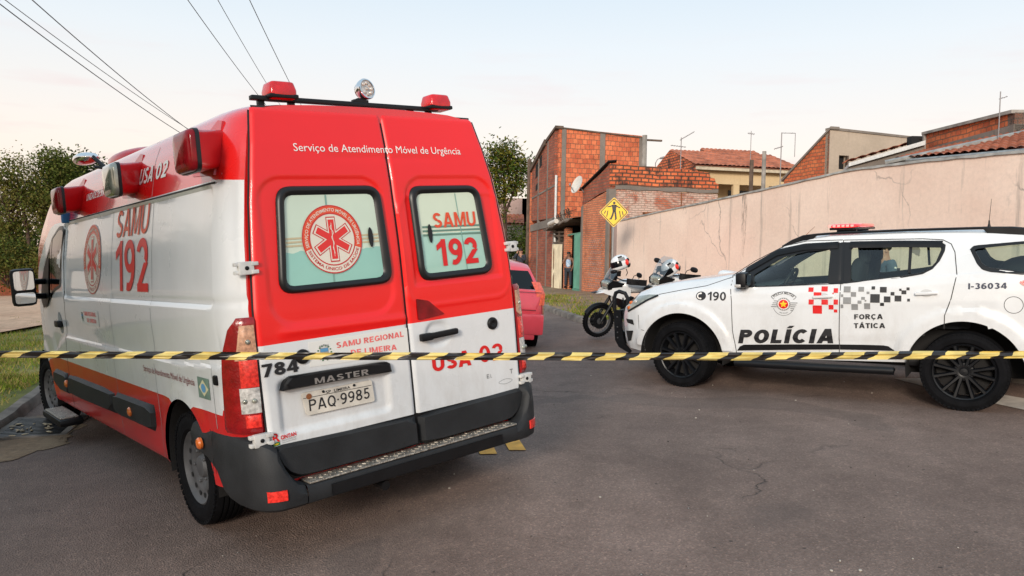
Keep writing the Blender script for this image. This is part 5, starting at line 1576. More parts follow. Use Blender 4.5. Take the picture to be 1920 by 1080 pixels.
for fn in (SS, SR):
    for O, I, nm in ((WFo, WFi, 'front_window'), (WRo, WRi, 'rear_window'), (WQo, WQi, 'quarter_window')):
        mb = MB(); mb.ring5(O, I, fn, .008, -.014); 
        if nm == 'rear_window': mb.prism([(.462, 1.335), (.488, 1.335), (.49, 1.60), (.462, 1.60)], fn, -.01, .004)
        fr = mb.build('window_frame', M['gasket'], suv, smooth=40)
        mb = MB(); mb.disc(ray_poly(I, sum(p[0] for p in I) / len(I), sum(p[1] for p in I) / len(I), 80), fn, -.010, 4); mb.build('window_pane', M['car_glass'], fr, smooth=60, fix=False)
    mb = MB(); mb.grid([[fn(x, z, .0065) for x in (1.085, 1.112, 1.138)] for z in seq((1.222, 1.652, .04))]); mb.build('b_pillar_trim', M['gasket'], suv, smooth=40, fix=False)
    mb = MB(); V1 = [(2.137, 1.386), (1.803, 1.583), (1.509, 1.640), (1.160, 1.652)]
    mb.grid([[fn(a, b - d, o) for a, b in resample(V1, .05)] for d, o in ((-.008, .004), (.0, .022), (.03, .026), (.062, .022))])
    V2 = [(1.047, 1.651), (.56, 1.648), (.194, 1.637)]
    mb.grid([[fn(a, b - d, o) for a, b in resample(V2, .05)] for d, o in ((-.008, .004), (.0, .022), (.03, .026), (.060, .022))])
    mb.build('rain_visor', M['plastic_black'], suv, smooth=50)
# windscreen and tailgate glass
mb = MB(); rows = []
for k in range(9):
    x = 1.795 + .42 * k / 8; zt = itp(x, S_TOP)
    rows.append([Vector((x, y, zt + .028 - .03 * (y / .62) ** 2)) for y in [(.58 + .06 * (x - 1.8)) * (i / 6 - 1) for i in range(13)]])
mb.grid(rows); mb.build('windscreen', M['car_glass'], suv, smooth=60, fix=False)
mb = MB(); mb.grid([[Vector((x - .006, w * t, z)) for t in (-1, -.5, 0, .5, 1)] for x, z, w in ((-1.10, 1.38, .62), (-1.02, 1.49, .61), (-.92, 1.60, .60))]); mb.build('tailgate_window', M['dark_glass'], suv)
# interior
mb = MB(); mb.bbox((2.05, 0, 1.06), (.20, .78, .12), .08); mb.bbox((1.85, 0, .92), (.22, .12, .12), .04); mb.build('dashboard', M['interior'], suv)
mb = MB(); tr = Matrix.Rotation(R(-28), 3, 'Y')
ringp = [Vector((1.76, .40, 1.20)) + tr @ Vector((0, .175 * math.cos(t), .175 * math.sin(t))) for t in [2 * math.pi * k / 24 for k in range(25)]]
mb.tube(ringp, .018, 8, cap=False); mb.tube([(1.76, .40, 1.20), (1.95, .40, 1.10)], .035); mb.tube([ringp[0], (1.76, .40, 1.20), ringp[12]], .02); mb.build('steering_wheel', M['plastic_black'], suv)
for y in (.40, -.40):
    rs = empty('front_seat'); rs.parent = suv
    mb = MB(); mb.sell((1.33, y, .86), (.26, .25, .10), .5); mb.sell((1.06, y, 1.14), (.075, .24, .34), .5, rot=Matrix.Rotation(R(-12), 3, 'Y')); mb.build('seat', M['fabric'], rs)
    mb = MB(); mb.sell((.96, y, 1.50), (.05, .13, .085), .5); mb.tube([(.98, y, 1.38), (.97, y, 1.46)], .02); mb.build('headrest', M['fabric'], rs)
mb = MB(); mb.bbox((.28, 0, .85), (.26, .66, .10), .06); mb.bbox((.02, 0, .96), (.07, .66, .20), .05); mb.build('rear_seat', M['fabric'], suv)
mb = MB(); mb.sell((-.55, -.15, 1.20), (.34, .55, .26), .75); mb.build('boot_load', M['fabric'], suv)
mb = MB(); mb.bbox((1.90, 0, 1.545), (.02, .11, .035), .012); mb.build('interior_mirror', M['plastic_black'], suv)
# door gaps, fuel flap, handles
dl = [(2.29, 1.31), (2.275, 1.244), (2.247, 1.024), (2.240, .696), (2.205, .44)]
bl = [(1.115, 1.674), (1.106, 1.216), (1.118, .70), (1.122, .45)]
rl = [(1.11, 1.674), (.376, 1.668), (.195, 1.653), (.123, 1.612), (.087, 1.532), (.062, 1.322), (.107, 1.088), (.159, .926), (.162, .80)]
fl = [(2.285, 1.306), (2.046, 1.464), (1.737, 1.624), (1.49, 1.674), (1.12, 1.676)]
for fn in (SS, SR):
    mb = MB()
    for l in (dl, bl, rl, fl): mb.ribbon(l, .008, fn, .0015)
    mb.ribbon([(-.397 + .074 * math.cos(t), 1.039 + .077 * math.sin(t)) for t in [2 * math.pi * k / 40 for k in range(41)]], .005, fn, .0015)
    mb.ribbon([(2.291, 1.285), (2.56, 1.190), (2.85, 1.140), (3.15, 1.082)], .007, fn, .0015)
    mb.ribbon([(3.42, .83), (3.415, .66), (3.33, .645)], .006, fn, .0015)
    mb.ribbon([(2.32, 1.27), (2.05, 1.436), (1.74, 1.60)], .006, fn, .002)
    mb.build('door_gaps', M['seam'], suv, smooth=0, fix=False)
for fn, sg in ((SS, 1), (SR, -1)):
    for x, z in ((1.275, 1.092), (.316, 1.139)):
        mb = MB(); c = fn(x, z, .030); mb.bbox(c, (.098, .011, .014), .009, rot=Matrix.Rotation(R(4), 3, 'Y')); mb.bbox(fn(x + .075, z - .004, .014), (.02, .016, .014), .008); mb.bbox(fn(x - .075, z + .004, .014), (.024, .016, .014), .008); mb.build('door_handle', M['white_paint'], suv)
        mb = MB(); mb.disc([(x + .055 * math.cos(t), z + .038 * math.sin(t)) for t in [2 * math.pi * k / 24 for k in range(24)]], fn, .0022, 2); mb.build('handle_recess', M['recess_grey'] if 'recess_grey' in M else M.setdefault('recess_grey', mat('recess_grey', (.50, .50, .50), .4)), suv, smooth=0, fix=False)
# lower cladding and running boards
for fn, sg in ((SS, 1), (SR, -1)):
    C = [(2.191, .472), (2.15, .525), (2.10, .540), (1.141, .590), (.70, .602), (.65, .592), (.60, .548), (1.1, .545)]
    mb = MB(); mb.prism([(2.195, .468), (2.165, .515), (2.12, .538), (1.60, .568), (1.122, .592)] + [(1.122, .540), (1.6, .510)], fn, -.004, .012); mb.prism([(1.112, .592), (.90, .600), (.70, .604), (.655, .596), (.60, .556), (.85, .548), (1.112, .540)], fn, -.004, .012); mb.build('door_cladding', M['plastic_black'], suv)
    mb = MB(); mb.tube([(2.21, sg * .955, .335), (1.4, sg * .975, .345), (.60, sg * .965, .358)], .042, 12); mb.bbox((1.4, sg * .91, .355), (.80, .06, .018), .015); mb.build('running_board', M['black_metal'], suv)
mb = MB(); mb.bbox((1.35, 0, .43), (1.0, .70, .06), .04); mb.tube([(0, -.8, .37), (0, .8, .37)], .05); mb.build('underbody', M['plastic_black'], suv)
# roof rails, light bar, antennas
for sg in (1, -1):
    mb = MB(); P_ = [(1.765, 1.628), (1.66, 1.69), (1.54, 1.738), (1.40, 1.752), (1.2, 1.762), (.5, 1.772), (-.1, 1.770), (-.35, 1.762), (-.55, 1.735), (-.72, 1.69)]
    rows = []
    for k, (x, z) in enumerate(resample(P_, .05)):
        zt = itp(x, S_TOP); zlo = max(zt + .0, z - .026) if -.18 < x < 1.42 else zt - .012
        y0 = .655 - .02 * (x > 1.5)
        rows.append([Vector((x, sg * (y0 + a), b)) for a, b in ((-.018, zlo), (.018, zlo), (.020, z - .006), (.012, z), (-.012, z), (-.020, z - .006))])
    mb.grid(rows, close=True); mb.add(rows[0], [tuple(range(6))]); mb.add(rows[-1], [tuple(range(6))]); mb.build('roof_rail', M['black_metal'], suv, smooth=40)
lb = empty('light_bar'); lb.parent = suv
mb = MB(); mb.bbox((1.15, 0, 1.795), (.15, .50, .014), .01)
for y in (-.35, .35): mb.bbox((1.15, y, 1.775), (.10, .03, .02), .01)
mb.build('light_bar_base', M['black_metal'], lb)
mb = MB(); mb.sell((1.15, 0, 1.824), (.165, .56, .026), .45, nu=36, nv=10); mb.build('light_bar_lens', M['lit_red'] if 'lit_red' in M else M.setdefault('lit_red', mat('lit_red_lens', (.70, .02, .02), .2, coat=1.0, emit=(1, .03, .03), estr=.55)), lb, smooth=60)
M['led_red'] = mat('led_red', (.9, .1, .1), .3, emit=(1, .10, .08), estr=4.0)
mb = MB()
for k in range(15): mb.bbox((1.15 + (.145 if k % 2 == 0 else .150), -.46 + k * .066, 1.824), (.018, .020, .011), .004)
for k in range(5): mb.bbox((1.06 + k * .045, .553, 1.824), (.014, .010, .011), .004)
mb.build('light_bar_led', M['led_red'], lb)
lamp_d = bpy.data.lights.new('light_bar_glow', 'SPOT'); lamp_d.energy = 420; lamp_d.color = (1, .06, .05); lamp_d.spot_size = R(13); lamp_d.spot_blend = 1.0; lamp_d.shadow_soft_size = .06
lamp = bpy.data.objects.new('light_bar_glow', lamp_d); COL.objects.link(lamp)
_p = SUVM @ Vector((1.36, -.3, 1.90)); lamp.location = _p
lamp.rotation_euler = (Vector((4.75, 18.3, 1.75)) - _p).to_track_quat('-Z', 'Y').to_euler()
mb = MB(); mb.tube([(1.722, .02, 1.675), (1.56, .02, 1.83)], [.004, .002], 6); mb.bbox((1.725, .02, 1.672), (.02, .012, .008), .004); mb.build('roof_antenna', M['rust'], suv)
mb = MB(); mb.lathe([(0, .022), (.02, .018), (.05, .010), (.09, .007)], 12, c=(-.15, -.2, 1.745), ax='z'); mb.tube([(-.15, -.2, 1.83), (-.163, -.2, 1.98), (-.17, -.2, 2.06)], [.003, .0022, .0015], 6); mb.build('whip_antenna', M['plastic_black'], suv)
# mirrors
for sg in (1, -1):
    mb = MB(); mb.bbox((2.10, sg * .985, 1.265), (.062, .095, .085), .04); mb.bbox((2.12, sg * .90, 1.195), (.05, .07, .03), .02); 
    mb.prism([(2.20, 1.17), (2.205, 1.27), (2.02, 1.185)], SS if sg > 0 else SR, .004, .016)
    mm = mb.build('wing_mirror', M['plastic_black'], suv)
    mb = MB(); mb.bbox((2.13, sg * 1.045, 1.205), (.035, .04, .018), .012); mb.build('mirror_indicator', M['clear_lens'], mm)
    mb = MB(); mb.disc(rounded([(-.075, 1.205), (.075, 1.205), (.075, 1.325), (-.075, 1.325)], .03), lambda a, b, o: Vector((2.036 - o, sg * (.985 + a), b)), .003, 1); mb.build('mirror_glass', M['mirror_glass'], mm)
# lamps and nose
for fn, sg in ((SS, 1), (SR, -1)):
    H = [(3.145, 1.080), (3.30, 1.020), (3.42, .955), (3.60, .862), (3.64, .90), (3.625, .965), (3.565, 1.020), (3.45, 1.05), (3.30, 1.075)]
    mb = MB(); mb.disc(dens(H, .03), fn, .008, 6); hh = mb.build('headlight', M['smoke_lens'], suv, smooth=60, fix=False)
    mb = MB(); mb.ribbon([(3.15, 1.075), (3.30, 1.012), (3.42, .945), (3.60, .860)],   .022, fn, .014); mb.build('headlight_lower_edge', M['plastic_black'], hh, smooth=0, fix=False)
    mb = MB()
    for x, z, m in ((3.56, .965, 0), (3.58, .905, 0), (3.47, .985, 1)): mb.sell(fn(x, z, .002), (.030, .016, .024), 1, m, nu=12, nv=8)
    mb.build('headlight_reflector', [M['amber'], M['clear_lens']], hh)
    for V_ in ([(3.49, .700), (3.62, .720), (3.645, .765), (3.51, .765)], [(3.51, .63), (3.66, .61), (3.63, .48), (3.56, .50)]):
        mb = MB(); mb.disc(dens(rounded(V_, .012), .015), fn, .007, 6); mb.build('bumper_vent', M['hole'], suv, smooth=0, fix=False)
    mb = MB(); mb.prism(rounded([(-.43, 1.255), (-.50, 1.275), (-.95, 1.26), (-1.02, 1.12), (-.95, 1.06), (-.62, 1.10)], .03), fn, -.01, .012); mb.build('tail_lamp', M['bright_red_lens'], suv)
mb = MB(); mb.bbox((3.775, 0, .80), (.04, .42, .10), .03); mb.bbox((3.77, 0, .55), (.05, .40, .06), .03); mb.build('grille', M['hole'], suv)
mb = MB(); mb.bbox((-1.10, 0, .60), (.07, .72, .12), .05); mb.build('rear_bumper', M['plastic_black'], suv)
# black push bar
pb = empty('push_bar'); pb.parent = suv
for s in (1, -1):
    fn = lambda a, b, o: Vector((a, s * (.46 + o), b))
    mb = MB(); mb.prism([(3.955, .84), (3.94, .45), (3.89, .36), (3.74, .285), (3.72, .31), (3.80, .40), (3.845, .60), (3.845, .84)], fn, -.02, .02)
    hoop = [Vector((3.945, s * .46, .82)), Vector((3.945, s * .46, 1.0)), Vector((3.925, s * .455, 1.06)), Vector((3.88, s * .45, 1.08)), Vector((3.80, s * .44, 1.055)), Vector((3.765, s * .44, .99)), Vector((3.775, s * .44, .86)), Vector((3.83, s * .45, .80))]
    mb.tube(hoop, .026, 10)
    for z in (.75, .62, .55, .48): mb.lathe([(0, .010), (.008, .008), (.009, .001)], 8, c=(3.90, s * .48, z), rot=Matrix.Rotation(0 if s > 0 else math.pi, 3, 'Z'), mi=1)
    mb.build('side_plate', [M['black_metal'], M['steel']], pb)
mb = MB(); mb.bbox((3.90, 0, .46), (.02, .45, .09), .02); mb.bbox((3.93, 0, .80), (.02, .45, .03), .015); mb.build('cross_bar', M['black_metal'], pb)
# wheels
for (x, s, st) in ((0, 1, 0), (2.855, 1, R(-9)), (0, -1, 0), (2.855, -1, R(-9))):
    wheel(suv, (x, s * .82, .380), .384, .255, .272, 'alloy', st, s)
# livery
sI = dict(bold=.03, shear=.22)
BT(suv, SS, .005, M['black_letter'], ('POLÍCIA', 2.165, .551, 1.160, .155, dict(s=.27, shear=.25, gap=.13, b1=.602)))
BT(suv, SS, .005, M['black_letter'], ('190', 2.526, 1.028, 2.310, .098, dict(s=.19)))
BT(suv, SS, .005, M['navy_letter'], ('I-36034', -.035, 1.182, -.343, .056, dict(s=.22, b1=1.190)))
BT(suv, SS, .005, M['black_letter'], ('FORÇA', .970, .862, .703, .052, dict(s=.23, b1=.873)), ('TÁTICA', .974, .770, .682, .052, dict(s=.23, b1=.782)))
mb = MB(); cx, cz = 2.605, 1.077
mb.disc([(cx + .060 * math.cos(t), cz + .050 * math.sin(t)) for t in [2 * math.pi * k / 32 for k in range(32)]], SS, .003, 2)
ph = [Vector((cx + .020 - .05 * (1 - math.cos(t)) * .25 + .02 * math.cos(t), cz + .030 * math.sin(t))) for t in [R(-80 + 16 * k) for k in range(11)]]
mb.ribbon([(p.x, p.y) for p in ph], .014, SS, .0045, 1, .01)
for k in (0, -1): mb.disc([(ph[k].x - .008 + .014 * math.cos(t), ph[k].y + .010 * math.sin(t)) for t in [2 * math.pi * q / 10 for q in range(10)]], SS, .0045, 1, 1)
mb.build('telephone_sign', [M['black_letter'], M['white_letter']], suv, smooth=0, fix=False)
RED = [(1.423, 1.185, 1.372, 1.139), (1.292, 1.197, 1.23, 1.145), (1.171, 1.179, 1.128, 1.132), (1.368, 1.135, 1.291, 1.091), (1.183, 1.131, 1.169, 1.119), (1.417, 1.059, 1.365, 1.007), (1.288, 1.061, 1.223, 1.008), (1.168, 1.063, 1.125, 1.011), (1.376, .998, 1.283, .911), (1.217, 1.006, 1.169, .958), (1.166, .96, 1.132, .928)]
GRY = [(1.073, 1.199, 1.007, 1.138), (1.003, 1.142, .953, 1.095), (.932, 1.195, .879, 1.148), (1.098, 1.117, 1.076, 1.09), (1.076, 1.088, 1.0, 1.02), (.854, 1.148, .827, 1.124), (.904, 1.094, .869, 1.065), (.937, 1.057, .9, 1.026), (.871, 1.065, .855, 1.048), (1.100, 1.013, 1.074, .975), (.996, 1.02, .934, .96), (.875, 1.031, .819, .971)]
BLK = [(.809, 1.202, .776, 1.17), (.731, 1.197, .669, 1.141), (.819, 1.124, .731, 1.038), (.633, 1.147, .598, 1.113), (.693, 1.103, .633, 1.044), (.727, 1.038, .691, 1.006), (.556, 1.181, .535, 1.159), (.535, 1.165, .492, 1.127), (.596, 1.113, .535, 1.055), (.491, 1.194, .464, 1.166), (.483, 1.083, .459, 1.056)]
for m_, Q_ in ((M['red_letter'], RED), (M['grey_letter'], GRY), (M['black_letter'], BLK)):
    mb = MB()
    for a, b, c, d in Q_: mb.disc([(a, b), ((a + c) / 2, b), (c, b), (c, (b + d) / 2), (c, d), ((a + c) / 2, d), (a, d), (a, (b + d) / 2)], SS, .004, 2)
    mb.build('chequer_livery', m_, suv, smooth=0, fix=False)
# badge: lettered arch, wings of stripes, ringed star, lower arc
mb = MB(); cx, cz = 1.677, 1.003; u = .0735
def B(a, b, o): return SS(cx - a * u * 1.0, cz + b * u * .95, o)
arch = lambda r, t: (r * math.sin(R(t)) * 1.06, r * math.cos(R(t)) * .94 - .12)
top = [arch(2.15, t) for t in range(-52, 53, 4)]; bot = [arch(1.62, t) for t in range(-52, 53, 4)]
mb.ribbon(top, .07, B, .003, 0, .3); mb.ribbon([top[0], (bot[0][0] - .12, bot[0][1] - .05), bot[0]], .07, B, .003, 0, .3); mb.ribbon([top[-1], (bot[-1][0] + .12, bot[-1][1] - .05), bot[-1]], .07, B, .003, 0, .3)
arc_text(mb, 'POLICIA MILITAR', 0, -.12, 1.70, -47, 47, .34, lambda a, b, o: B(a * 1.06, b * .98, o), .003, 0, bold=.02)
for k in range(5):
    z = .78 - .30 * k; x0, x1 = (-1.35 - .10 * k, -.95) if k < 3 else (-1.2 + .12 * k, -.98)
    if k < 4: mb.ribbon([(-1.5 - .13 * k + .1, z - .3), (-.95 + .1 * (k == 0), z - .3)], .085, B, .003, 0, .4)
    if k < 5: mb.ribbon([(.98, z - .55), (2.0 - .16 * k, z - .55)], .085, B, .003, 0, .4)
low = [(1.55 * math.sin(R(t)), 1.75 * math.cos(R(t))) for t in range(112, 249, 4)]
mb.ribbon(low, .05, B, .003, 0, .3)
arc_text(mb, 'SÃO PAULO', 0, 0, 1.46, 205, 155, .15, B, .003, 0, bold=.01)
circ = lambda r, n=40: [(r * math.cos(2 * math.pi * k / n), r * math.sin(2 * math.pi * k / n)) for k in range(n)]
mb.disc(circ(1.0), B, .0035, 2, 1); mb.disc(circ(.80), B, .0042, 2, 2); mb.disc(circ(.70), B, .0049, 2, 3)
for k in range(20): 
    t = 2 * math.pi * k / 20; mb.disc([(.90 * math.cos(t) + .045 * math.cos(q), .90 * math.sin(t) + .045 * math.sin(q)) for q in [2 * math.pi * i / 6 for i in range(6)]], B, .0045, 1, 2)
mb.disc([((.60 if k % 2 == 0 else .26) * math.sin(math.pi * k / 5), (.60 if k % 2 == 0 else .26) * math.cos(math.pi * k / 5)) for k in range(10)], B, .0056, 1, 4)
mb.build('badge', [M['black_letter'], M['grey_letter'], M['white_letter'], M['red_letter'], M['sign_yellow']], suv, smooth=0, fix=False)
# ------------------------------------------------------------------ barrier tape across the foreground
def tape_pt(u):
    """camera-frame x at 3.38 m; the ribbon is slightly slack and twisted"""
    x = -5.2 + 10.4 * u
    c = wc(x, 3.38, 0); z0 = itp(x, [(-5.2, -.32), (-2.27, -.293), (-1.13, -.3005), (0, -.303), (1.05, -.302), (2.28, -.294), (5.2, -.32)])
    return wc(x, 3.38, z0)
mb = MB(); W_ = .0170
def tape_v(x, f):
    p = tape_pt((x + 5.2) / 10.4)
    tw = .25 * math.sin(x * 1.1 + .6) + .18 * math.sin(x * 3.7); up = Vector((0, math.sin(tw) * .9, 1)).normalized()
    cr_ = .004 * math.sin(f * 5 + x * 6 + 2 * math.sin(x * 2.3)) + .003 * math.sin(f * 9 - x * 11)
    return p + up * (W_ * f * (1 + .06 * math.sin(x * 8))) + Vector((0, cr_ - .006 * (1 - f * f), 0))
def tape_bar(x0, x1, mi, lean):
    mb.grid([[tape_v(x0 + (x1 - x0) * k / 8 + lean * f / 2 + .006 * math.sin(f * 4 + x0), f) for k in range(9)] for f in [j / 4 - 1 for j in range(9)]], mi)
x = -5.1; k = 0
while x < 5.1:
    per = .168 if x < -.2 else .151; fr = .49 if x < .1 else .60; ln = .060 if x > -.3 else .072
    tape_bar(x, x + per * fr, 1, ln); tape_bar(x + per * fr, x + per, 0, ln); x += per
tape = mb.build('barrier_tape', [M['tape_black'], M['tape_yellow']], None, smooth=60, fix=False)
tag(tape, 'black and yellow striped barrier tape stretched right across the foreground', 'barrier tape')

# ------------------------------------------------------------------ motorcycles (local: x forward from the rear axle, y left, z up)
def motorcycle(root, full=True):
    WBK = 1.50; rf, rr = .315, .31
    P_ = M['plastic_black']
    def mwheel(x, r, w, hub, par):
        e = empty('wheel'); e.parent = par; e.matrix_local = Matrix.Translation((x, 0, r))
        mb = MB(); h = w / 2
        mb.lathe([(-h * .55, r - .075), (-h * .95, r - .05), (-h, r - .03), (-h * .7, r - .008), (0, r), (h * .7, r - .008), (h, r - .03), (h * .95, r - .05), (h * .55, r - .075)], 44)
        for k in range(40):
            t = 2 * math.pi * k / 40
            for s in (-1, 1): mb.box((math.cos(t + .04 * s) * (r - .004), s * h * .45, math.sin(t + .04 * s) * (r - .004)), (.006, h * .28, .012), rot=Matrix.Rotation(-t, 3, 'Y'))
        mb.build('tyre', M['rubber'], e)
        mb = MB(); mb.lathe([(-h * .6, r - .066), (-h * .3, r - .085), (h * .3, r - .085), (h * .6, r - .066), (h * .55, r - .08), (-h * .55, r - .08)], 40)
        for k in range(24):
            t = 2 * math.pi * k / 24; s = 1 if k % 2 else -1; t2 = t + R(12 * (1 if k % 4 < 2 else -1))
            mb.tube([(math.cos(t2) * .05, s * .035, math.sin(t2) * .05), (math.cos(t) * (r - .083), 0, math.sin(t) * (r - .083))], .0028, 4)
        mb.lathe([(-.05, .045), (-.05, .055), (.05, .055), (.05, .045), (.05, .001)], 18)
        mb.build('rim', M['steel'], e)
        mb = MB()
        for s in (-1, 1): mb.lathe([(s * .062, .07), (s * .062, .145), (s * .066, .145), (s * .066, .07)], 30)
        mb.build('brake_disc', M['black_metal'], e)
    mwheel(WBK, rf, .105, .05, root); mwheel(0, rr, .15, .05, root)
    mb = MB()
    for s in (-1, 1):
        mb.tube([(WBK, s * .095, rf), (WBK - .22, s * .095, .70)], .030, 10); mb.tube([(WBK - .22, s * .095, .70), (WBK - .36, s * .095, 1.02)], .024, 10)
        mb.bbox((WBK - .03, s * .085, rf + .07), (.035, .02, .06), .015)
    mb.bbox((WBK - .27, 0, .80), (.05, .12, .02), .012); mb.bbox((WBK - .36, 0, 1.02), (.05, .12, .02), .012); mb.build('fork', M['black_metal'], root)
    mb = MB(); rows = []
    for k in range(13):
        t = R(28 + 110 * k / 12); rows.append([Vector((WBK + math.cos(t) * (rf + .03 - .004 * abs(j)), j * .022, rf + math.sin(t) * (rf + .03) - .008 * j * j * .5)) for j in (-3, -2, -1, 0, 1, 2, 3)])
    mb.grid(rows); mb.build('front_fender', P_, root, smooth=60)
    # beak, headlight, fairing, windscreen
    def sh(p): return p
    mb = MB(); rows = []
    for x, w, z, d in ((1.70, .02, .845, .01), (1.60, .07, .865, .02), (1.46, .10, .90, .04), (1.34, .13, .945, .06), (1.20, .15, .98, .09)):
        rows.append([Vector((x, y * w, z - d * abs(y) ** 1.5)) for y in (-1, -.7, -.35, 0, .35, .7, 1)])
    mb.grid(rows)
    for s in (-1, 1):
        mb.grid([[Vector((1.50, s * .10, .90)), Vector((1.52, s * .11, .86))], [Vector((1.36, s * .15, .955)), Vector((1.32, s * .17, .80))], [Vector((1.16, s * .19, .985)), Vector((1.12, s * .20, .74))], [Vector((.98, s * .18, .99)), Vector((.98, s * .19, .82))]])
    mb.build('beak', M['helmet_white'], root, smooth=50)
    mb = MB(); mb.prism([(1.71, .845), (1.60, .865), (1.50, .875), (1.52, .845), (1.62, .835)], lambda a, b, o: Vector((a, o, b)), -.045, .045); mb.build('beak_tip', P_, root)
    mb = MB(); mb.sell((1.40, 0, 1.00), (.08, .13, .075), .7); mb.build('headlight', M['smoke_lens'], root)
    mb = MB()
    for s in (-1, 1): mb.prism([(1.44, .92), (1.46, 1.02), (1.36, 1.10), (1.20, 1.05), (1.14, .96)], lambda a, b, o, s=s: Vector((a, s * (.15 + o - .06 * (a - 1.14)), b)), -.012, .012)
    mb.build('fairing', P_, root)
    mb = MB(); rows = []
    for x, z, w in ((1.47, 1.04, .125), (1.42, 1.14, .155), (1.36, 1.25, .165), (1.29, 1.37, .140), (1.26, 1.41, .09)):
        rows.append([Vector((x - .06 * (t * t), w * t, z)) for t in [i / 5 - 1 for i in range(11)]])
    mb.grid(rows); ws = mb.build('windscreen', M['screen'], root, smooth=60, fix=False)
    mb = MB(); mb.tube([(1.36, .10, 1.06), (1.30, .10, 1.16)], .01); mb.tube([(1.36, -.10, 1.06), (1.30, -.10, 1.16)], .01); mb.bbox((1.26, 0, 1.13), (.015, .09, .05), .01); mb.build('dash', P_, root)
    # handlebar, guards, mirrors
    mb = MB(); mb.tube([(1.00, .42, 1.115), (1.06, .30, 1.12), (1.12, .10, 1.09), (1.12, -.10, 1.09), (1.06, -.30, 1.12), (1.00, -.42, 1.115)], .013, 8)
    for s in (-1, 1):
        mb.tube([(1.00, s * .42, 1.115), (1.035, s * .33, 1.118)], .019, 8); mb.tube([(1.06, s * .30, 1.13), (1.13, s * .36, 1.11)], .008, 6)
    mb.build('handlebar', P_, root)
    for s in (-1, 1):
        mb = MB(); mb.tube([(1.05, s * .28, 1.13), (1.03, s * .31, 1.22), (1.03, s * .40, 1.255)], .007, 6); mb.sell((1.02, s * .46, 1.26), (.022, .085, .045), .8); mb.build('mirror', P_, root)
        mb = MB(); mb.grid([[Vector((1.16 - .02 * q * q, s * (.28 + .045 * q), 1.12 + dz)) for q in range(5)] for dz in (-.06, 0, .05)]); mb.build('hand_guard', P_, root, smooth=60)
    # tank, seat, tail, engine, frame, exhaust, crash bars
    mb = MB(); mb.sell((.86, 0, .97), (.30, .17, .13), .75); mb.build('tank', M['helmet_white'], root)
    mb = MB(); mb.sell((.42, 0, .88), (.30, .15, .07), .6); mb.sell((.05, 0, .93), (.26, .14, .06), .6); mb.build('seat', M['fabric'], root)
    mb = MB(); mb.bbox((-.10, 0, .86), (.28, .10, .05), .03); mb.build('tail', M['helmet_white'], root)
    mb = MB(); mb.bbox((.78, 0, .48), (.20, .16, .16), .05); mb.bbox((.95, 0, .66), (.12, .12, .12), .04); mb.lathe([(-.21, .08), (-.19, .11), (.19, .11), (.21, .08), (.21, .001)], 20, c=(.72, 0, .44)); mb.bbox((1.10, 0, .72), (.03, .17, .13), .02); mb.build('engine', M['black_metal'], root)
    mb = MB()
    for s in (-1, 1):
        mb.tube([(1.12, s * .06, .98), (.60, s * .12, .84), (.35, s * .12, .50)], .018); mb.tube([(.60, s * .12, .84), (-.25, s * .09, .86)], .014); mb.tube([(.40, s * .09, .45), (0, s * .09, rr)], .024)
        mb.tube([(1.12, s * .10, .88), (1.16, s * .26, .70), (1.05, s * .28, .48), (.85, s * .18, .36), (.70, s * .12, .36)], .013)
    mb.build('frame', P_, root)
    mb = MB(); mb.tube([(.95, -.15, .42), (.55, -.17, .38), (.2, -.19, .48)], .025); mb.tube([(.2, -.20, .48), (-.20, -.22, .62)], .055, 14); mb.build('exhaust', M['steel'], root)
    mb = MB(); mb.tube([(.55, .12, .40), (.50, .30, .0)], .013); mb.build('side_stand', P_, root)
    mb = MB(); mb.sell((-.42, 0, 1.03), (.20, .22, .13), .6); tb = mb.build('top_case', M['helmet_white'], root)
    mb = MB(); mb.bbox((-.61, 0, .985), (.02, .20, .022), .01); mb.bbox((-.42, .215, .985), (.16, .012, .016), .006); mb.bbox((-.42, -.215, .985), (.16, .012, .016), .006); mb.build('case_reflector', M['red_lens'], tb)

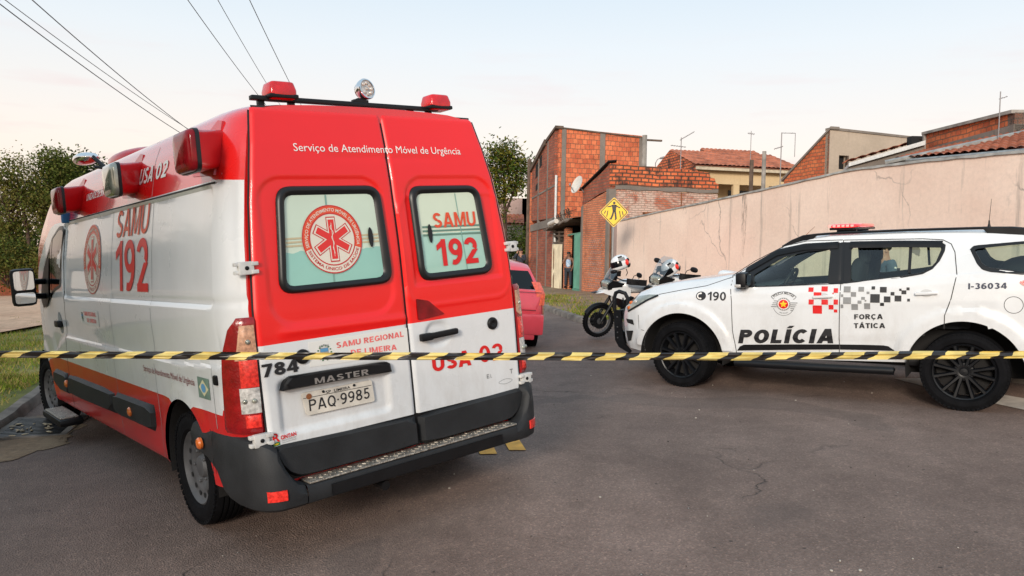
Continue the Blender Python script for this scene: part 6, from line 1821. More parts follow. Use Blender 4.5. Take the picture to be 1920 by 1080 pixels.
def helmet(name, label, mtx):
    root = empty(name, mtx); tag(root, label, 'helmet', 'police motorcycle helmets')
    def sh(p):
        q = p.copy()
        if q.z < -.03 and q.x > 0: q.x *= 1.10
        if q.z < -.08: q.z = -.08 + (q.z + .08) * .45
        return q
    mb = MB(); mb.sell((0, 0, .0), (.165, .135, .15), .92, nu=28, nv=18, shape=sh); mb.build('shell', M['helmet_white'], root, smooth=80)
    mb = MB(); n = 18
    rows = [[Vector((.172 * math.cos(t) * c_ + .002, .141 * math.sin(t) * c_, z)) for t in [R(-78 + 156 * k / n) for k in range(n + 1)]] for z, c_ in ((-.035, 1.02), (.0, 1.02), (.035, .98), (.06, .925))]
    mb.grid(rows); mb.build('visor', M['dark_glass'], root, smooth=60)
    mb = MB(); mb.sell((.16, 0, -.095), (.045, .075, .035), .7); mb.build('chin_bar', M['plastic_black'], root)
    mb = MB()
    for s in (-1, 1):
        mb.sell((-.06, s * .118, -.005), (.045, .022, .055), 1, 0, nu=12, nv=8); mb.sell((-.10, s * .108, .03), (.03, .02, .03), 1, 1, nu=10, nv=6)
    mb.build('ear_marks', [M['bright_red_lens'], M['plastic_black']], root)
    mb = MB()
    for s in (-1, 1):
        mb.grid([[Vector((.150 * math.cos(t) * c_, s * .139 * math.sin(t) * c_ , z)) for t in [R(60 + 50 * k / 6) for k in range(7)]] for z, c_ in ((.045, .985), (.075, .92), (.10, .83))], 0)
        mb.grid([[Vector((.168 * math.cos(t) * c_, s * .139 * math.sin(t) * c_ , z)) for t in [R(110 + 60 * k / 6) for k in range(7)]] for z, c_ in ((-.10, .90), (-.07, 1.0), (-.04, 1.03))], 1)
    mb.build('helmet_stripes', [M['grey_letter'], M['plastic_black']], root, smooth=60, fix=False)
    mb = MB(); mb.tube([(-.02, .11, -.11), (-.03, .10, -.18), (-.01, .06, -.22)], .007, 5); mb.build('strap', M['plastic_black'], root)
    mb = MB(); mb.bbox((.02, .09, .115), (.035, .02, .012), .006); mb.bbox((.02, -.09, .115), (.035, .02, .012), .006); mb.build('vents', M['plastic_black'], root)
    return root

def lean_mtx(x, y, heading, lean=R(-9), s=.94, steer=0):
    z = gz(x, y)
    return Matrix.Translation((x, y, z)) @ Matrix.Rotation(heading, 4, 'Z') @ Matrix.Rotation(lean, 4, 'X') @ Matrix.Scale(s, 4)
MH = R(203)
mA = empty('motorcycle', lean_mtx(1.50 + 1.5 * .94 * .92, 13.35 + 1.5 * .94 * .39, MH))
tag(mA, 'white and black police motorcycle with its spoked front wheel showing past the car nose', 'motorcycle', 'police motorcycles behind the police car')
motorcycle(mA)
mB = copy_tree(mA)
mB.matrix_world = lean_mtx(3.60, 14.05, R(212), R(-9), 1.0)
mB['label'] = 'police motorcycle hidden behind the car bonnet, only its tilted windscreen and top case showing'

# ------------------------------------------------------------------ pinkish hatchback beyond the ambulance
rc = empty('hatchback_car', Matrix.Translation((-.24, 12.15, gz(-.24, 12.15))) @ Matrix.Rotation(R(90 + 14), 4, 'Z') @ Matrix.Rotation(math.atan(.047), 4, 'X'))
tag(rc, 'pinkish red hatchback car half hidden behind the right edge of the ambulance', 'car')
C_TOP = [(-.06, .70), (.0, .98), (.12, 1.02), (.42, 1.34), (.6, 1.42), (1.2, 1.47), (1.9, 1.43), (2.55, 1.0), (3.3, .90), (3.6, .74), (3.7, .55)]
C_W = [(-.06, .62), (.0, .72), (.15, .79), (.5, .815), (2.6, .815), (3.3, .76), (3.6, .62), (3.7, .5)]
C_WR = [(-.06, .60), (.0, .70), (.12, .71), (.42, .60), (1.2, .57), (1.9, .58), (2.55, .66), (3.3, .62), (3.7, .4)]
def cprof(x):
    w, zt, wr = itp(x, C_W), itp(x, C_TOP), itp(x, C_WR); be = min(.92, zt - .03)
    P = [(0, .30), (w - .12, .30), (w - .03, .33), (w - .005, .45), (w + .012, .60), (w, .75), (w - .02, be)]
    for f in (.25, .5, .75, .92, 1): P.append((w - .02 + (wr - w + .02) * f ** 1.2, be + (zt - be) * f))
    for f, d in ((.93, .012), (.8, .022), (.5, .034), (0, .04)): P.append((wr * f, zt + d))
    return P
mb = MB(); rows = []
for x in seq((-.06, .5, .04), (.5, 3.7, .08)):
    L_ = []
    base = cprof(x)
    for (a, b), (c, d) in zip(base, base[1:]):
        for k in range(2): L_.append(Vector((x, a + (c - a) * k / 2, b + (d - b) * k / 2)))
    L_.append(Vector((x, *base[-1])))
    rows.append(L_ + [Vector((p.x, -p.y, p.z)) for p in reversed(L_[1:-1])])
mb.grid(rows, close=True); n = len(rows[0]); mb.f += [tuple(range(n)), tuple((len(rows) - 1) * n + i for i in range(n))]; mb.m += [0, 0]
for v in mb.v:
    pass
mb.build('body', M['pink_car'], rc, smooth=40)
mb = MB(); mb.grid([[Vector((x - .030 - .040 * (1 - t * t), w * t, z)) for t in (-1, -.8, -.4, 0, .4, .8, 1)] for x, z, w in ((.10, 1.03, .62), (.20, 1.12, .605), (.33, 1.25, .575), (.40, 1.32, .545))]); mb.build('rear_window', M['dark_glass'], rc)
for s in (-1, 1):
    mb = MB(); rows = []
    for z in seq((.78, 1.15, .04)):
        x0 = itp(z, [(.78, -.02), (1.0, .02), (1.15, .14)]); w = itp(z, [(.78, .73), (.95, .745), (1.15, .68)])
        rows.append([Vector((x0 - .02 + .05 * t * t, s * (w - .13 + .155 * t), z)) for t in (0, .3, .6, .85, 1)] + [Vector((x0 + .14, s * (w + .035), z))])
    mb.grid(rows); mb.build('tail_lamp', M['bright_red_lens'] if s > 0 else M['tail_orange'] if 'tail_orange' in M else M.setdefault('tail_orange', mat('tail_lamp_orange_red', (.80, .10, .04), .2, coat=1, var=.3, vscale=20)), rc)
    mb = MB()
    mb.prism(rounded([(s * .02, .40), (s * .62, .42), (s * .66, .58), (s * .02, .60)], .04), lambda a, b, o: Vector((-.075 - o, a, b)), -.01, .006); mb.build('bumper_recess', M['dark_red_lens'], rc)
    mb = MB(); mb.bbox((1.85, s * .90, 1.0), (.08, .09, .06), .03); mb.build('wing_mirror', M['pink_car'], rc)
    for x in (.62, 3.05): wheel(rc, (x, s * .70, .285), .285, .17, .18, 'steel', 0, s)
mb = MB(); mb.bbox((-.06, 0, .47), (.05, .74, .17), .06); mb.bbox((-.04, 0, .27), (.05, .6, .05), .03); mb.build('rear_bumper', M['pink_car'], rc)
mb = MB(); mb.ribbon([(-.60, .70), (.60, .70)], .008, lambda a, b, o: Vector((-.072, a, b)), 0); mb.ribbon([(-.70, .985), (.70, .985)], .008, lambda a, b, o: Vector((-.030, a, b)), 0); mb.build('tailgate_gap', M['seam'], rc, smooth=0, fix=False)

# ------------------------------------------------------------------ people
def person(label, mtx, pose, skin_m, top_m, leg_m, hair=True, sleeves='short', vest=None, group=None):
    root = empty('person', mtx); tag(root, label, 'person', group)
    p = pose
    nodes = [(*p['pelvis'], .125), (*p['belly'], .125), (*p['chest'], .145), (*p['neck'], .058), (*p['head'], .078), (*p['crown'], .085)]
    names = ['pelvis', 'belly', 'chest', 'neck', 'head', 'crown']; edges = [(0, 1), (1, 2), (2, 3), (3, 4), (4, 5)]
    def chain(start, pts):
        prev = start
        for q in pts: nodes.append(q); edges.append((prev, len(nodes) - 1)); prev = len(nodes) - 1
    for s in ('l', 'r'):
        chain(2, [(*p[s + 'sh'], .066), (*p[s + 'el'], .045), (*p[s + 'wr'], .030), (*p[s + 'ha'], .036)])
        chain(0, [(*p[s + 'hi'], .095), (*p[s + 'kn'], .060), (*p[s + 'an'], .042), (*p[s + 'to'], .040)])
    skin('body', nodes, edges, skin_m, root, 2)
    head = Vector(p['crown']); fwd = Vector(p.get('face', (1, 0, 0))).normalized(); sd = Vector((-fwd.y, fwd.x, 0))
    mb = MB(); mb.sell(Vector(p['head']) + fwd * .095 + Vector((0, 0, .03)), (.022, .018, .026), 1, nu=8, nv=6)
    for s in (1, -1):
        mb.sell(Vector(p['head']) + sd * .085 * s + Vector((0, 0, .03)), (.022, .014, .032), 1, nu=8, nv=6)
    mb.build('face_features', skin_m, root)
    mb = MB()
    for s in (1, -1): mb.sell(Vector(p['head']) + fwd * .082 + sd * .032 * s + Vector((0, 0, .055)), (.010, .010, .007), 1, nu=8, nv=6)
    mb.box(Vector(p['head']) + fwd * .085 + Vector((0, 0, -.035)), (.012, .012, .005)); mb.build('eyes', M['hair'], root)
    # five bent fingers on each hand
    for s in ('l', 'r'):
        w_, h_ = Vector(p[s + 'wr']), Vector(p[s + 'ha']); d = (h_ - w_).normalized(); a = d.orthogonal().normalized(); b = d.cross(a)
        mb = MB()
        for k, (o, ln) in enumerate(((-.024, .062), (-.008, .072), (.009, .068), (.025, .052))):
            q = h_ + a * o + d * .02; mb.tube([q, q + d * ln * .55 + b * .006, q + d * ln * .9 + b * .026], [.010, .009, .006], 6)
        q = h_ - a * .03 - d * .015; mb.tube([q, q - a * .02 + d * .025, q - a * .018 + d * .05 + b * .01], [.012, .010, .007], 6)
        mb.build('fingers', skin_m, root, smooth=80)
    tn = [(*p['pelvis'], .140), (*p['belly'], .143), (*p['chest'], .165), (*Vector(p['chest']).lerp(Vector(p['neck']), .55), .09)]
    te = [(0, 1), (1, 2), (2, 3)]
    if sleeves != 'none':
        for s in ('l', 'r'):
            f = .75 if sleeves == 'short' else 1.0
            tn.append((*p[s + 'sh'], .086)); te.append((2, len(tn) - 1)); e_ = Vector(p[s + 'sh']).lerp(Vector(p[s + 'el']), f); tn.append((*e_, .070)); te.append((len(tn) - 2, len(tn) - 1))
            if sleeves == 'long': tn.append((*p[s + 'wr'], .045)); te.append((len(tn) - 2, len(tn) - 1))
    skin('shirt', tn, te, top_m, root, 2)
    ln = [(*p['pelvis'], .142)]; le = []
    for s in ('l', 'r'):
        i = len(ln); ln += [(*p[s + 'hi'], .112), (*p[s + 'kn'], .076), (*p[s + 'an'], .062)]; le += [(0, i), (i, i + 1), (i + 1, i + 2)]
    skin('trousers', ln, le, leg_m, root, 2)
    mb = MB()
    for s in ('l', 'r'):
        a_, t_ = Vector(p[s + 'an']), Vector(p[s + 'to']); mb.sell((a_ + t_) / 2 + Vector((0, 0, -.02)), (.12, .05, .05), .7, rot=Matrix.Rotation(math.atan2((t_ - a_).y, (t_ - a_).x), 3, 'Z'))
    mb.build('shoes', M['plastic_black'], root)
    if hair:
        mb = MB(); mb.sell(head + Vector((0, 0, .012)) - fwd * .018, (.094, .092, .072), .9, nu=16, nv=10); mb.build('hair', M['hair'], root)
    if vest:
        vn = [(*p['belly'], .152), (*Vector(p['belly']).lerp(Vector(p['chest']), .5), .162), (*p['chest'], .178)]
        skin('vest', vn, [(0, 1), (1, 2)], vest, root, 2)
        mb = MB(); c = Vector(p['chest']) - fwd * .17; mb.bbox(c + Vector((0, 0, -.02)), (.012, .10, .05) if abs(fwd.x) > .5 else (.10, .012, .05), .006); mb.build('vest_panel', M['jeans'], root)
    return root
STAND = dict(pelvis=(0, 0, .93), belly=(0, 0, 1.10), chest=(0, 0, 1.30), neck=(.01, 0, 1.46), head=(.02, 0, 1.56), crown=(.015, 0, 1.64), lsh=(0, .19, 1.40), lel=(-.02, .25, 1.13), lwr=(.10, .24, .92), lha=(.13, .23, .85), rsh=(0, -.19, 1.40), rel=(-.02, -.25, 1.13), rwr=(.08, -.24, .90), rha=(.11, -.23, .83), lhi=(0, .10, .86), lkn=(.02, .11, .48), lan=(0, .12, .08), lto=(.15, .13, .04), rhi=(0, -.10, .86), rkn=(.02, -.11, .48), ran=(0, -.12, .08), rto=(.15, -.13, .04))
def spot(p, heading, s=1.0): return Matrix.Translation(p) @ Matrix.Rotation(heading, 4, 'Z') @ Matrix.Scale(s, 4)
# officer beyond the police car, seen through its rear side window, hand raised to the mouth
op = wc(.487 * 10.9, 10.9, 0); of = dict(STAND)
of.update(rel=(.16, -.24, 1.16), rwr=(.20, -.10, 1.36), rha=(.165, -.045, 1.45), lel=(.04, .25, 1.13), lwr=(.22, .20, 1.05), lha=(.28, .17, 1.06), head=(.035, 0, 1.56), crown=(.03, 0, 1.64))
off = person('officer in grey blue uniform and vest, hand to mouth, seen through the car rear window', spot((op.x, op.y, gz(op.x, op.y) - .02), R(184), .93), of, M['skin'], M['uniform'], M['uniform'], vest=M['vest'])
mb = MB(); mb.disc([(.018 * math.cos(t), 1.335 + .018 * math.sin(t)) for t in [2 * math.pi * k / 16 for k in range(16)]], lambda a, b, o: Vector((a - .005, .272 + o, b)), 0, 1); mb.build('sleeve_patch', M['white_letter'], off, smooth=0)
# man in the doorway
def tank_mat():
    m, t, b = new_mat('white_blue_tank_top'); co = t.nodes.new('ShaderNodeTexCoord').outputs['Object']; n = noise(t, mapping(t, co, (1, 1, 3)), 5.0, 4)
    t.links.new(ramp(t, n, [(.40, (.62, .68, .74)), (.50, (.09, .27, .52)), (.58, (.60, .70, .78)), (.66, (.05, .18, .40))]), b.inputs['Base Color']); b.inputs['Roughness'].default_value = .9; return m
M['tank_top'] = tank_mat()
dp = wc(2.135, 29.15, .01); mp = dict(STAND); mp.update(lwr=(.10, .20, .93), lha=(.12, .17, .87), rel=(.02, -.27, 1.14), rwr=(.16, -.10, 1.40), rha=(.17, -.06, 1.48))
person('man in white and blue tank top and dark trousers standing in the gateway', spot(dp, R(255), .80), mp, M['skin_dark'], M['tank_top'], M['jeans'], sleeves='none')
bp_ = wc(.36, 34.0, -.02); gp = dict(STAND); gp.update(rel=(.15, -.24, 1.30), rwr=(.14, -.12, 1.52), rha=(.12, -.10, 1.60), lel=(.12, .24, 1.2), lwr=(.2, .08, 1.35), lha=(.2, .03, 1.4))
person('person in dark clothes with raised hands far down the street past the ambulance edge', spot((bp_.x, bp_.y, gz(bp_.x, bp_.y)), R(250), 1.0), gp, M['skin'], M['jeans'], M['jeans'], sleeves='long')

# helmets hung on the motorcycles' mirrors
def hang(u, v, d, rz_, ry_, rx_): return Matrix.Translation(wc((u - 960) / 1433.3 * d, d, (540 - v) / 1433.3 * d)) @ Matrix.Rotation(rz_, 4, 'Z') @ Matrix.Rotation(ry_, 4, 'Y') @ Matrix.Rotation(rx_, 4, 'X')
helmet('motorcycle_helmet', 'white helmet with red ear mark hung over the windscreen of the front-wheel-visible motorcycle', hang(1163, 494, 13.0, R(200), R(18), R(5)))
helmet('motorcycle_helmet', 'white helmet tilted face down above the car bonnet on the hidden motorcycle', hang(1257, 503, 13.2, R(196), R(38), R(-4)))
# ------------------------------------------------------------------ walls and houses on the right
DV = Vector((-.244, .970, 0)); NV = Vector((.970, .244, 0))      # along the street, and away from it
def slab(mb, pts, thick, mi=0):
    """vertical wall: pts = [(x, y, zbottom, ztop)] along its foot, extruded sideways by the vector thick"""
    t = Vector(thick); n = len(pts)
    vs = []
    for x, y, a, b in pts: vs += [Vector((x, y, a)), Vector((x, y, b)), Vector((x, y, a)) + t, Vector((x, y, b)) + t]
    fs = []
    for k in range(n - 1):
        o, q = 4 * k, 4 * k + 4
        fs += [(o, q, q + 1, o + 1), (o + 2, o + 3, q + 3, q + 2), (o + 1, q + 1, q + 3, o + 3), (o, o + 2, q + 2, q)]
    fs += [(0, 1, 3, 2), (4 * n - 4, 4 * n - 2, 4 * n - 1, 4 * n - 3)]
    mb.add(vs, fs, mi)
def L2(p, s, t=0.0): return Vector((p[0], p[1], 0)) + DV * s + NV * t

M['coping'] = mat('pale_coping', (.36, .35, .33), .7, var=.35, vscale=5)
# long pink garden wall, its top stepping up the slope, with a dark weathered coping
W0 = Vector((3.33, 24.55, 0))
wp = []
for d, zt in ((0.0, 2.62), (2.2, 2.73), (5.9, 2.90), (8.6, 3.03), (11.1, 3.16), (12.9, 3.13), (14.7, 3.06), (20, 3.0), (30, 2.95)):
    p = W0 - DV * d; wp.append((p.x, p.y, gz(p.x, p.y) - .2, zt))
wl = empty('garden_wall', loc=(W0.x, W0.y, 0)); tag(wl, 'long stained pink plaster wall running behind the police car', 'wall')
def rel(pts, o): return [(a - o.x, b - o.y, c, d) for a, b, c, d in pts]
fine = []
for (a, b) in zip(wp, wp[1:]):
    n = 6
    for k in range(n): fine.append(tuple(a[i] + (b[i] - a[i]) * k / n for i in range(4)))
fine.append(wp[-1])
mb = MB(); slab(mb, rel(fine, W0), NV * .18); mb.build('wall', M['pink_plaster'], wl, smooth=30, uv=True)
mb = MB(); slab(mb, [(a - .03 * NV.x, b - .03 * NV.y, d - .010 + .006 * math.sin(b * 9), d + .028) for a, b, c, d in rel(fine, W0)], NV * .25); mb.build('coping', M['coping'], wl, smooth=30, uv=True)
mb = MB(); slab(mb, rel([(W0.x + DV.x * .03, W0.y + DV.y * .03, 0.0, 2.55), (W0.x + DV.x * .26, W0.y + DV.y * .26, 0.0, 2.5)], W0), NV * .20); mb.build('end_post', M['old_pink'], wl, smooth=0, uv=True)
# drain stains and the iron bar of the wall joint
mb = MB()
for d, h in ((7.5, 1.5),):
    p = W0 - DV * d - NV * .006; zt = itp(d, [(0, 2.62), (5.9, 2.9), (8.6, 3.03)])
    pts = [(-.02, zt - .02), (.20, zt - .02), (.18, zt - .3 * h), (.16, zt - .6 * h), (.10, zt - h), (.02, zt - .8 * h), (-.03, zt - .4 * h)]
    mb.add([Vector((p.x - W0.x, p.y - W0.y, 0)) - DV * a + Vector((0, 0, b)) for a, b in pts], [tuple(range(len(pts)))])
def stain_mat():
    m, t, b = new_mat('wall_stain'); co = t.nodes.new('ShaderNodeTexCoord').outputs['Object']
    b.inputs['Base Color'].default_value = (.15, .12, .10, 1); b.inputs['Roughness'].default_value = .95
    t.links.new(ramp(t, noise(t, mapping(t, co, (5, 5, 1.1)), 3.0, 7, .8), [(.46, (0, 0, 0)), (.68, (.75, .75, .75))]), b.inputs['Alpha']); return m
mb.build('wall_stain', stain_mat(), wl, smooth=0, fix=False)
mb = MB()
for d, z, s in ((9.35, 1.30, .16), (9.45, 1.18, .10)): 
    p = W0 - DV * d - NV * .004 - W0; mb.add([Vector((p.x, p.y, z)) + Vector((DV.x, DV.y, 0)) * (s * .5 * math.cos(t) * (1 + .3 * math.sin(3 * t))) + Vector((0, 0, s * math.sin(t))) for t in [2 * math.pi * k / 14 for k in range(14)]], [tuple(range(14))])
p = W0 - DV * 9.28 - NV * .003 - W0
mb.build('wall_hole', M['hole'], wl, smooth=0, fix=False)

# small brick house at the end of the wall
C1 = Vector((3.11, 25.0, 0)); h1 = empty('brick_house', loc=C1); tag(h1, 'low brick house with whitewashed side and sooty parapet beside the pink wall', 'house')
def rp(v, base, top): return (v.x, v.y, base, top)
mb = MB()
slab(mb, [rp(DV * 0.0, -.3, 3.66), rp(DV * 2.62, -.3, 3.30)], NV * .2); mb.build('front_wall', M['front_brick'], h1, smooth=0, uv=True)
mb = MB(); slab(mb, [rp(DV * .03, 3.66, 4.50), rp(DV * .9, 3.60, 4.25), rp(DV * 2.62, 3.30, 3.86)], NV * .2); mb.build('front_parapet', M['thin_brick'], h1, smooth=0, uv=True)
mb = MB(); slab(mb, [rp(NV * .21, -.3, 3.70), rp(NV * 3.9, -.3, 3.66)], DV * .2); mb.build('side_wall', M['washed_brick'], h1, smooth=0, uv=True)
pts = [(0.0, 4.52), (.3, 4.55), (.32, 4.50), (.8, 4.51), (.82, 4.47), (1.5, 4.48), (1.9, 4.46), (1.92, 4.42), (2.6, 4.44), (2.9, 4.43), (2.95, 4.38), (3.3, 4.39), (3.55, 4.36), (3.6, 4.20), (3.75, 4.18), (3.8, 4.02), (3.9, 4.0)]
mb = MB(); slab(mb, [rp(NV * (s + .005) - DV * .025, 3.80, z) for s, z in pts], DV * .2); mb.build('side_parapet', M['rough_brick'], h1, smooth=0, uv=True)
mb = MB(); slab(mb, [rp(NV * (.2 + .37 * k) - DV * (.035 + .008 * (k % 2)), 3.685 + .02 * math.sin(k * 2.1), 3.81 + .02 * math.sin(k * 1.3)) for k in range(11)], DV * .22); mb.build('concrete_beam', M['cement'], h1, smooth=0, uv=True)
mb = MB(); slab(mb, [rp(NV * -.02 - DV * .03, -.2, 3.70), rp(NV * .22 - DV * .03, -.2, 3.70)], DV * .25); slab(mb, [rp(DV * 2.5 - NV * .03, -.2, 3.3), rp(DV * 2.66 - NV * .03, -.2, 3.25)], NV * .24); mb.build('concrete_pillar', M['cement'], h1, smooth=0, uv=True)
mb = MB(); a, b = DV * -.08 - NV * .10, DV * 2.75 - NV * .10; mb.add([Vector((a.x, a.y, 4.60)), Vector((b.x, b.y, 3.86)), Vector((b.x, b.y, 3.90)) + NV * 1.2, Vector((a.x, a.y, 4.64)) + NV * .3, Vector((a.x, a.y, 4.56)), Vector((b.x, b.y, 3.82)), Vector((b.x, b.y, 3.86)) + NV * 1.2, Vector((a.x, a.y, 4.60)) + NV * .3], [(0, 1, 2, 3), (4, 7, 6, 5), (0, 4, 5, 1), (1, 5, 6, 2), (2, 6, 7, 3), (3, 7, 4, 0)]); mb.build('roof_edge', M['hole'], h1, smooth=0)
mb = MB(); slab(mb, [rp(NV * 3.8 + DV * .2, -.3, 3.6), rp(NV * 3.8 + DV * 2.5, -.3, 3.6)], NV * .2); slab(mb, [rp(DV * 2.45 + NV * .25, -.3, 3.3), rp(DV * 2.45 + NV * 4, -.3, 3.3)], DV * .2); mb.build('back_wall', M['cement'], h1, smooth=0, uv=True)
mb = MB(); mb.tube([NV * .05 - DV * .06 + Vector((0, 0, .2)), NV * .05 - DV * .06 + Vector((0, 0, 2.6))], .02, 6); mb.tube([NV * 2.55 - DV * .03 + Vector((0, 0, 2.4)), NV * 2.55 - DV * .03 + Vector((0, 0, 3.66))], .018, 6); mb.bbox(NV * 1.45 - DV * .15 + Vector((0, 0, 2.94)), (.30, .14, .03), .01); mb.build('pipe', M['rust'], h1)
# faded chalky lettering patch on the front
mb = MB(); fn = lambda a, b, o: DV * a + Vector((0, 0, b)) - NV * o
for j in range(9):
    z = 2.05 - j * .19
    for k in range(7):
        if rnd.random() < .9: 
            a0 = .55 + k * .19; mb.ribbon([(a0, z - rnd.uniform(0, .12)), (a0 + .06, z + .02), (a0 + .12, z - .12), (a0 + .17, z - rnd.uniform(0, .1))], .016, fn, .008)
mb.build('chalk_marks', mat('chalk', (.46, .36, .32), .95, var=.3), h1, smooth=0, fix=False)

# satellite dish on its roof edge
dc = wc((1083 - 960) / 1433.3 * 27.2, 27.2, (540 - 347) / 1433.3 * 27.2)
ds = empty('satellite_dish', loc=dc); tag(ds, 'large white satellite dish on the roof edge of the low brick house', 'satellite dish')
axis = Vector((-.80, -.50, .38)).normalized(); q = axis.to_track_quat('Z', 'Y').to_matrix()
mb = MB(); rows = []
for r_ in (0.001, .08, .16, .24, .30, .335): rows.append([q @ Vector((r_ * math.cos(t) * .8, r_ * math.sin(t), r_ * r_ * .5)) for t in [2 * math.pi * k / 28 for k in range(28)]])
for r_ in (.335, .24, .12, 0.001): rows.append([q @ Vector((r_ * math.cos(t) * .8, r_ * math.sin(t), r_ * r_ * .5 - .02)) for t in [2 * math.pi * k / 28 for k in range(28)]])
mb.grid(rows, close=True); mb.build('dish', mat('dish_white', (.58, .54, .49), .5, var=.1), ds, smooth=40)
mb = MB(); mb.tube([q @ Vector((0, -.28, .04)), q @ Vector((0, -.14, .30))], .012); mb.sell(q @ Vector((0, -.13, .31)), (.04, .04, .055), 1); mb.tube([q @ Vector((0, 0, -.02)), Vector((.35, .1, -.35)), Vector((.45, .15, -.75))], .022); mb.build('mount', M['antenna'], ds)

# tall brick house
C2 = Vector((1.66, 31.0, 0)); h2 = empty('tall_brick_house', loc=C2); tag(h2, 'tall unplastered red block house with grey concrete columns and sloping roof edge', 'house')
Z2 = 6.62
mb = MB(); slab(mb, [rp(NV * .12, 2.98, Z2), rp(NV * 3.72, 2.98, Z2 - .14)], DV * .2); slab(mb, [rp(NV * .12, -.3, 2.62), rp(NV * 3.72, -.3, 2.62)], DV * .2); mb.build('side_wall', M['block'], h2, smooth=0, uv=True)
mb = MB(); slab(mb, [rp(DV * .12, 2.98, Z2 - .02), rp(DV * 1.3, 2.98, Z2 - .42), rp(DV * 3.5, 2.98, Z2 - 1.35)], NV * .2); slab(mb, [rp(DV * .12, -.3, 2.68), rp(DV * 3.5, -.3, 2.55)], NV * .2); mb.build('front_wall', M['thin_brick'], h2, smooth=0, uv=True)
mb = MB()
slab(mb, [rp(NV * .25 - DV * .035, 2.9, Z2 - .05), rp(NV * .43 - DV * .03, 2.9, Z2 - .05)], DV * .2)
slab(mb, [rp(NV * 1.88 - DV * .03, 2.95, Z2 - .12), rp(NV * 2.10 - DV * .03, 2.95, Z2 - .12)], DV * .2)
slab(mb, [rp(NV * 3.60 - DV * .03, -.2, Z2 - .15), rp(NV * 3.74 - DV * .03, -.2, Z2 - .24)], DV * .26)
slab(mb, [rp(NV * -.03 - DV * .03, -.2, 2.7), rp(NV * .75 - DV * .03, -.2, 2.66)], DV * .12)
mb.build('concrete_column', M['cement'], h2, smooth=0, uv=True)
mb = MB(); slab(mb, [rp(NV * -.04 - DV * .05, 2.60, 3.02), rp(NV * 3.7 - DV * .05, 2.55, 2.95)], DV * .2); slab(mb, [rp(DV * -.05 - NV * .04, 2.66, 3.0), rp(DV * 3.5 - NV * .04, 2.50, 2.80)], NV * .2); mb.build('concrete_beam', M['cement'], h2, smooth=0, uv=True)
mb = MB(); slab(mb, [rp(DV * -.08 - NV * .06, Z2 - .05, Z2 + .06), rp(DV * 1.3 - NV * .06, Z2 - .46, Z2 - .32), rp(DV * 1.35 - NV * .10, Z2 - .54, Z2 - .30), rp(DV * 3.6 - NV * .10, Z2 - 1.46, Z2 - 1.28)], NV * .35); slab(mb, [rp(NV * 0 - DV * .05, Z2 - .03, Z2 + .03), rp(NV * 3.75 - DV * .05, Z2 - .24, Z2 - .19)], DV * .3); mb.build('roof_edge', M['wood'], h2, smooth=0, uv=True)
mb = MB()
for s, z0, z1 in ((2.55, 4.9, 5.5), (1.95, 5.3, 5.75), (2.5, 4.35, 4.6)): slab(mb, [rp(DV * s - NV * .012, z0, z1), rp(DV * (s + .34) - NV * .012, z0 - .1, z1 - .1)], NV * .04)
mb.build('soot_opening', M['hole'], h2, smooth=0)
mb = MB()
for s in (1.0, 2.35): slab(mb, [rp(DV * s - NV * .02, -.2, Z2 - .42 * s), rp(DV * (s + .12) - NV * .02, -.2, Z2 - .42 * s)], NV * .1)
slab(mb, [rp(DV * .1 - NV * .02, 4.25, 4.33), rp(DV * 3.45 - NV * .02, 3.95, 4.02)], NV * .1)
mb.build('front_column', M['cement'], h2, smooth=0, uv=True)
mb = MB(); mb.tube([NV * .02 - DV * .08 + Vector((0, 0, .1)), NV * .02 - DV * .08 + Vector((0, 0, 4.7))], .05, 8); mb.build('drain_pipe', M['galv'], h2)
mb = MB(); slab(mb, [rp(NV * 3.7 + DV * .2, -.2, Z2 - .3), rp(NV * 3.7 + DV * 3.6, -.2, Z2 - 1.4)], -NV * .2); slab(mb, [rp(DV * 3.6, -.2, Z2 - 1.4), rp(DV * 3.6 + NV * 3.7, -.2, Z2 - 1.4)], DV * .2); mb.build('back_wall', M['block'], h2, smooth=0, uv=True)
mb = MB(); mb.box(NV * 4.15 + Vector((0, 0, Z2 - .30)), (.46, .05, .035), rot=Matrix.Rotation(math.atan2(NV.y, NV.x), 3, 'Z')); mb.build('roof_beam', M['wood'], h2)
mb = MB(); slab(mb, [rp(NV * .45 - DV * .01, -.2, .25), rp(NV * .46 + DV * 3 - NV * .6, -.2, .2)], NV * .05); mb.build('rubble', M['concrete'], h2, smooth=0, uv=True)

# gateway between the two houses
gw = empty('gateway', loc=(L2(C1, 2.7).x, L2(C1, 2.7).y, 0)); tag(gw, 'dark gateway with sagging tin canopy, cream sheet gate and green gate between brick houses', 'gateway')
def sheet(mb, s0, s1, z0, z1, t=0.0, pitch=.12, mi=0, d=.025):
    n = max(2, int((s1 - s0) / pitch)); rows = [[], []]
    for k in range(n * 4 + 1):
        s = s0 + (s1 - s0) * k / (n * 4); o = d if (k % 4) in (1, 2) else 0.0
        for i, z in enumerate((z0, z1)): rows[i].append(DV * s + NV * (t - o) + Vector((0, 0, z)))
    mb.grid(rows, mi)
mb = MB(); sheet(mb, .02, .84, .28, 2.30, .06, .09); mb.build('green_gate', M['green_metal'], gw, smooth=0, fix=False)
mb = MB(); slab(mb, [rp(DV * .0 + NV * .06, 2.30, 2.36), rp(DV * 1.7 + NV * .06, 2.24, 2.30)], NV * .05); slab(mb, [rp(DV * .0 + NV * .0, -.1, .27), rp(DV * .86 + NV * .0, -.1, .27)], NV * .1); slab(mb, [rp(DV * .84 + NV * .04, .1, 2.28), rp(DV * .89 + NV * .04, .1, 2.28)], NV * .05); mb.build('gate_frame', M['green_metal'], gw, smooth=0)
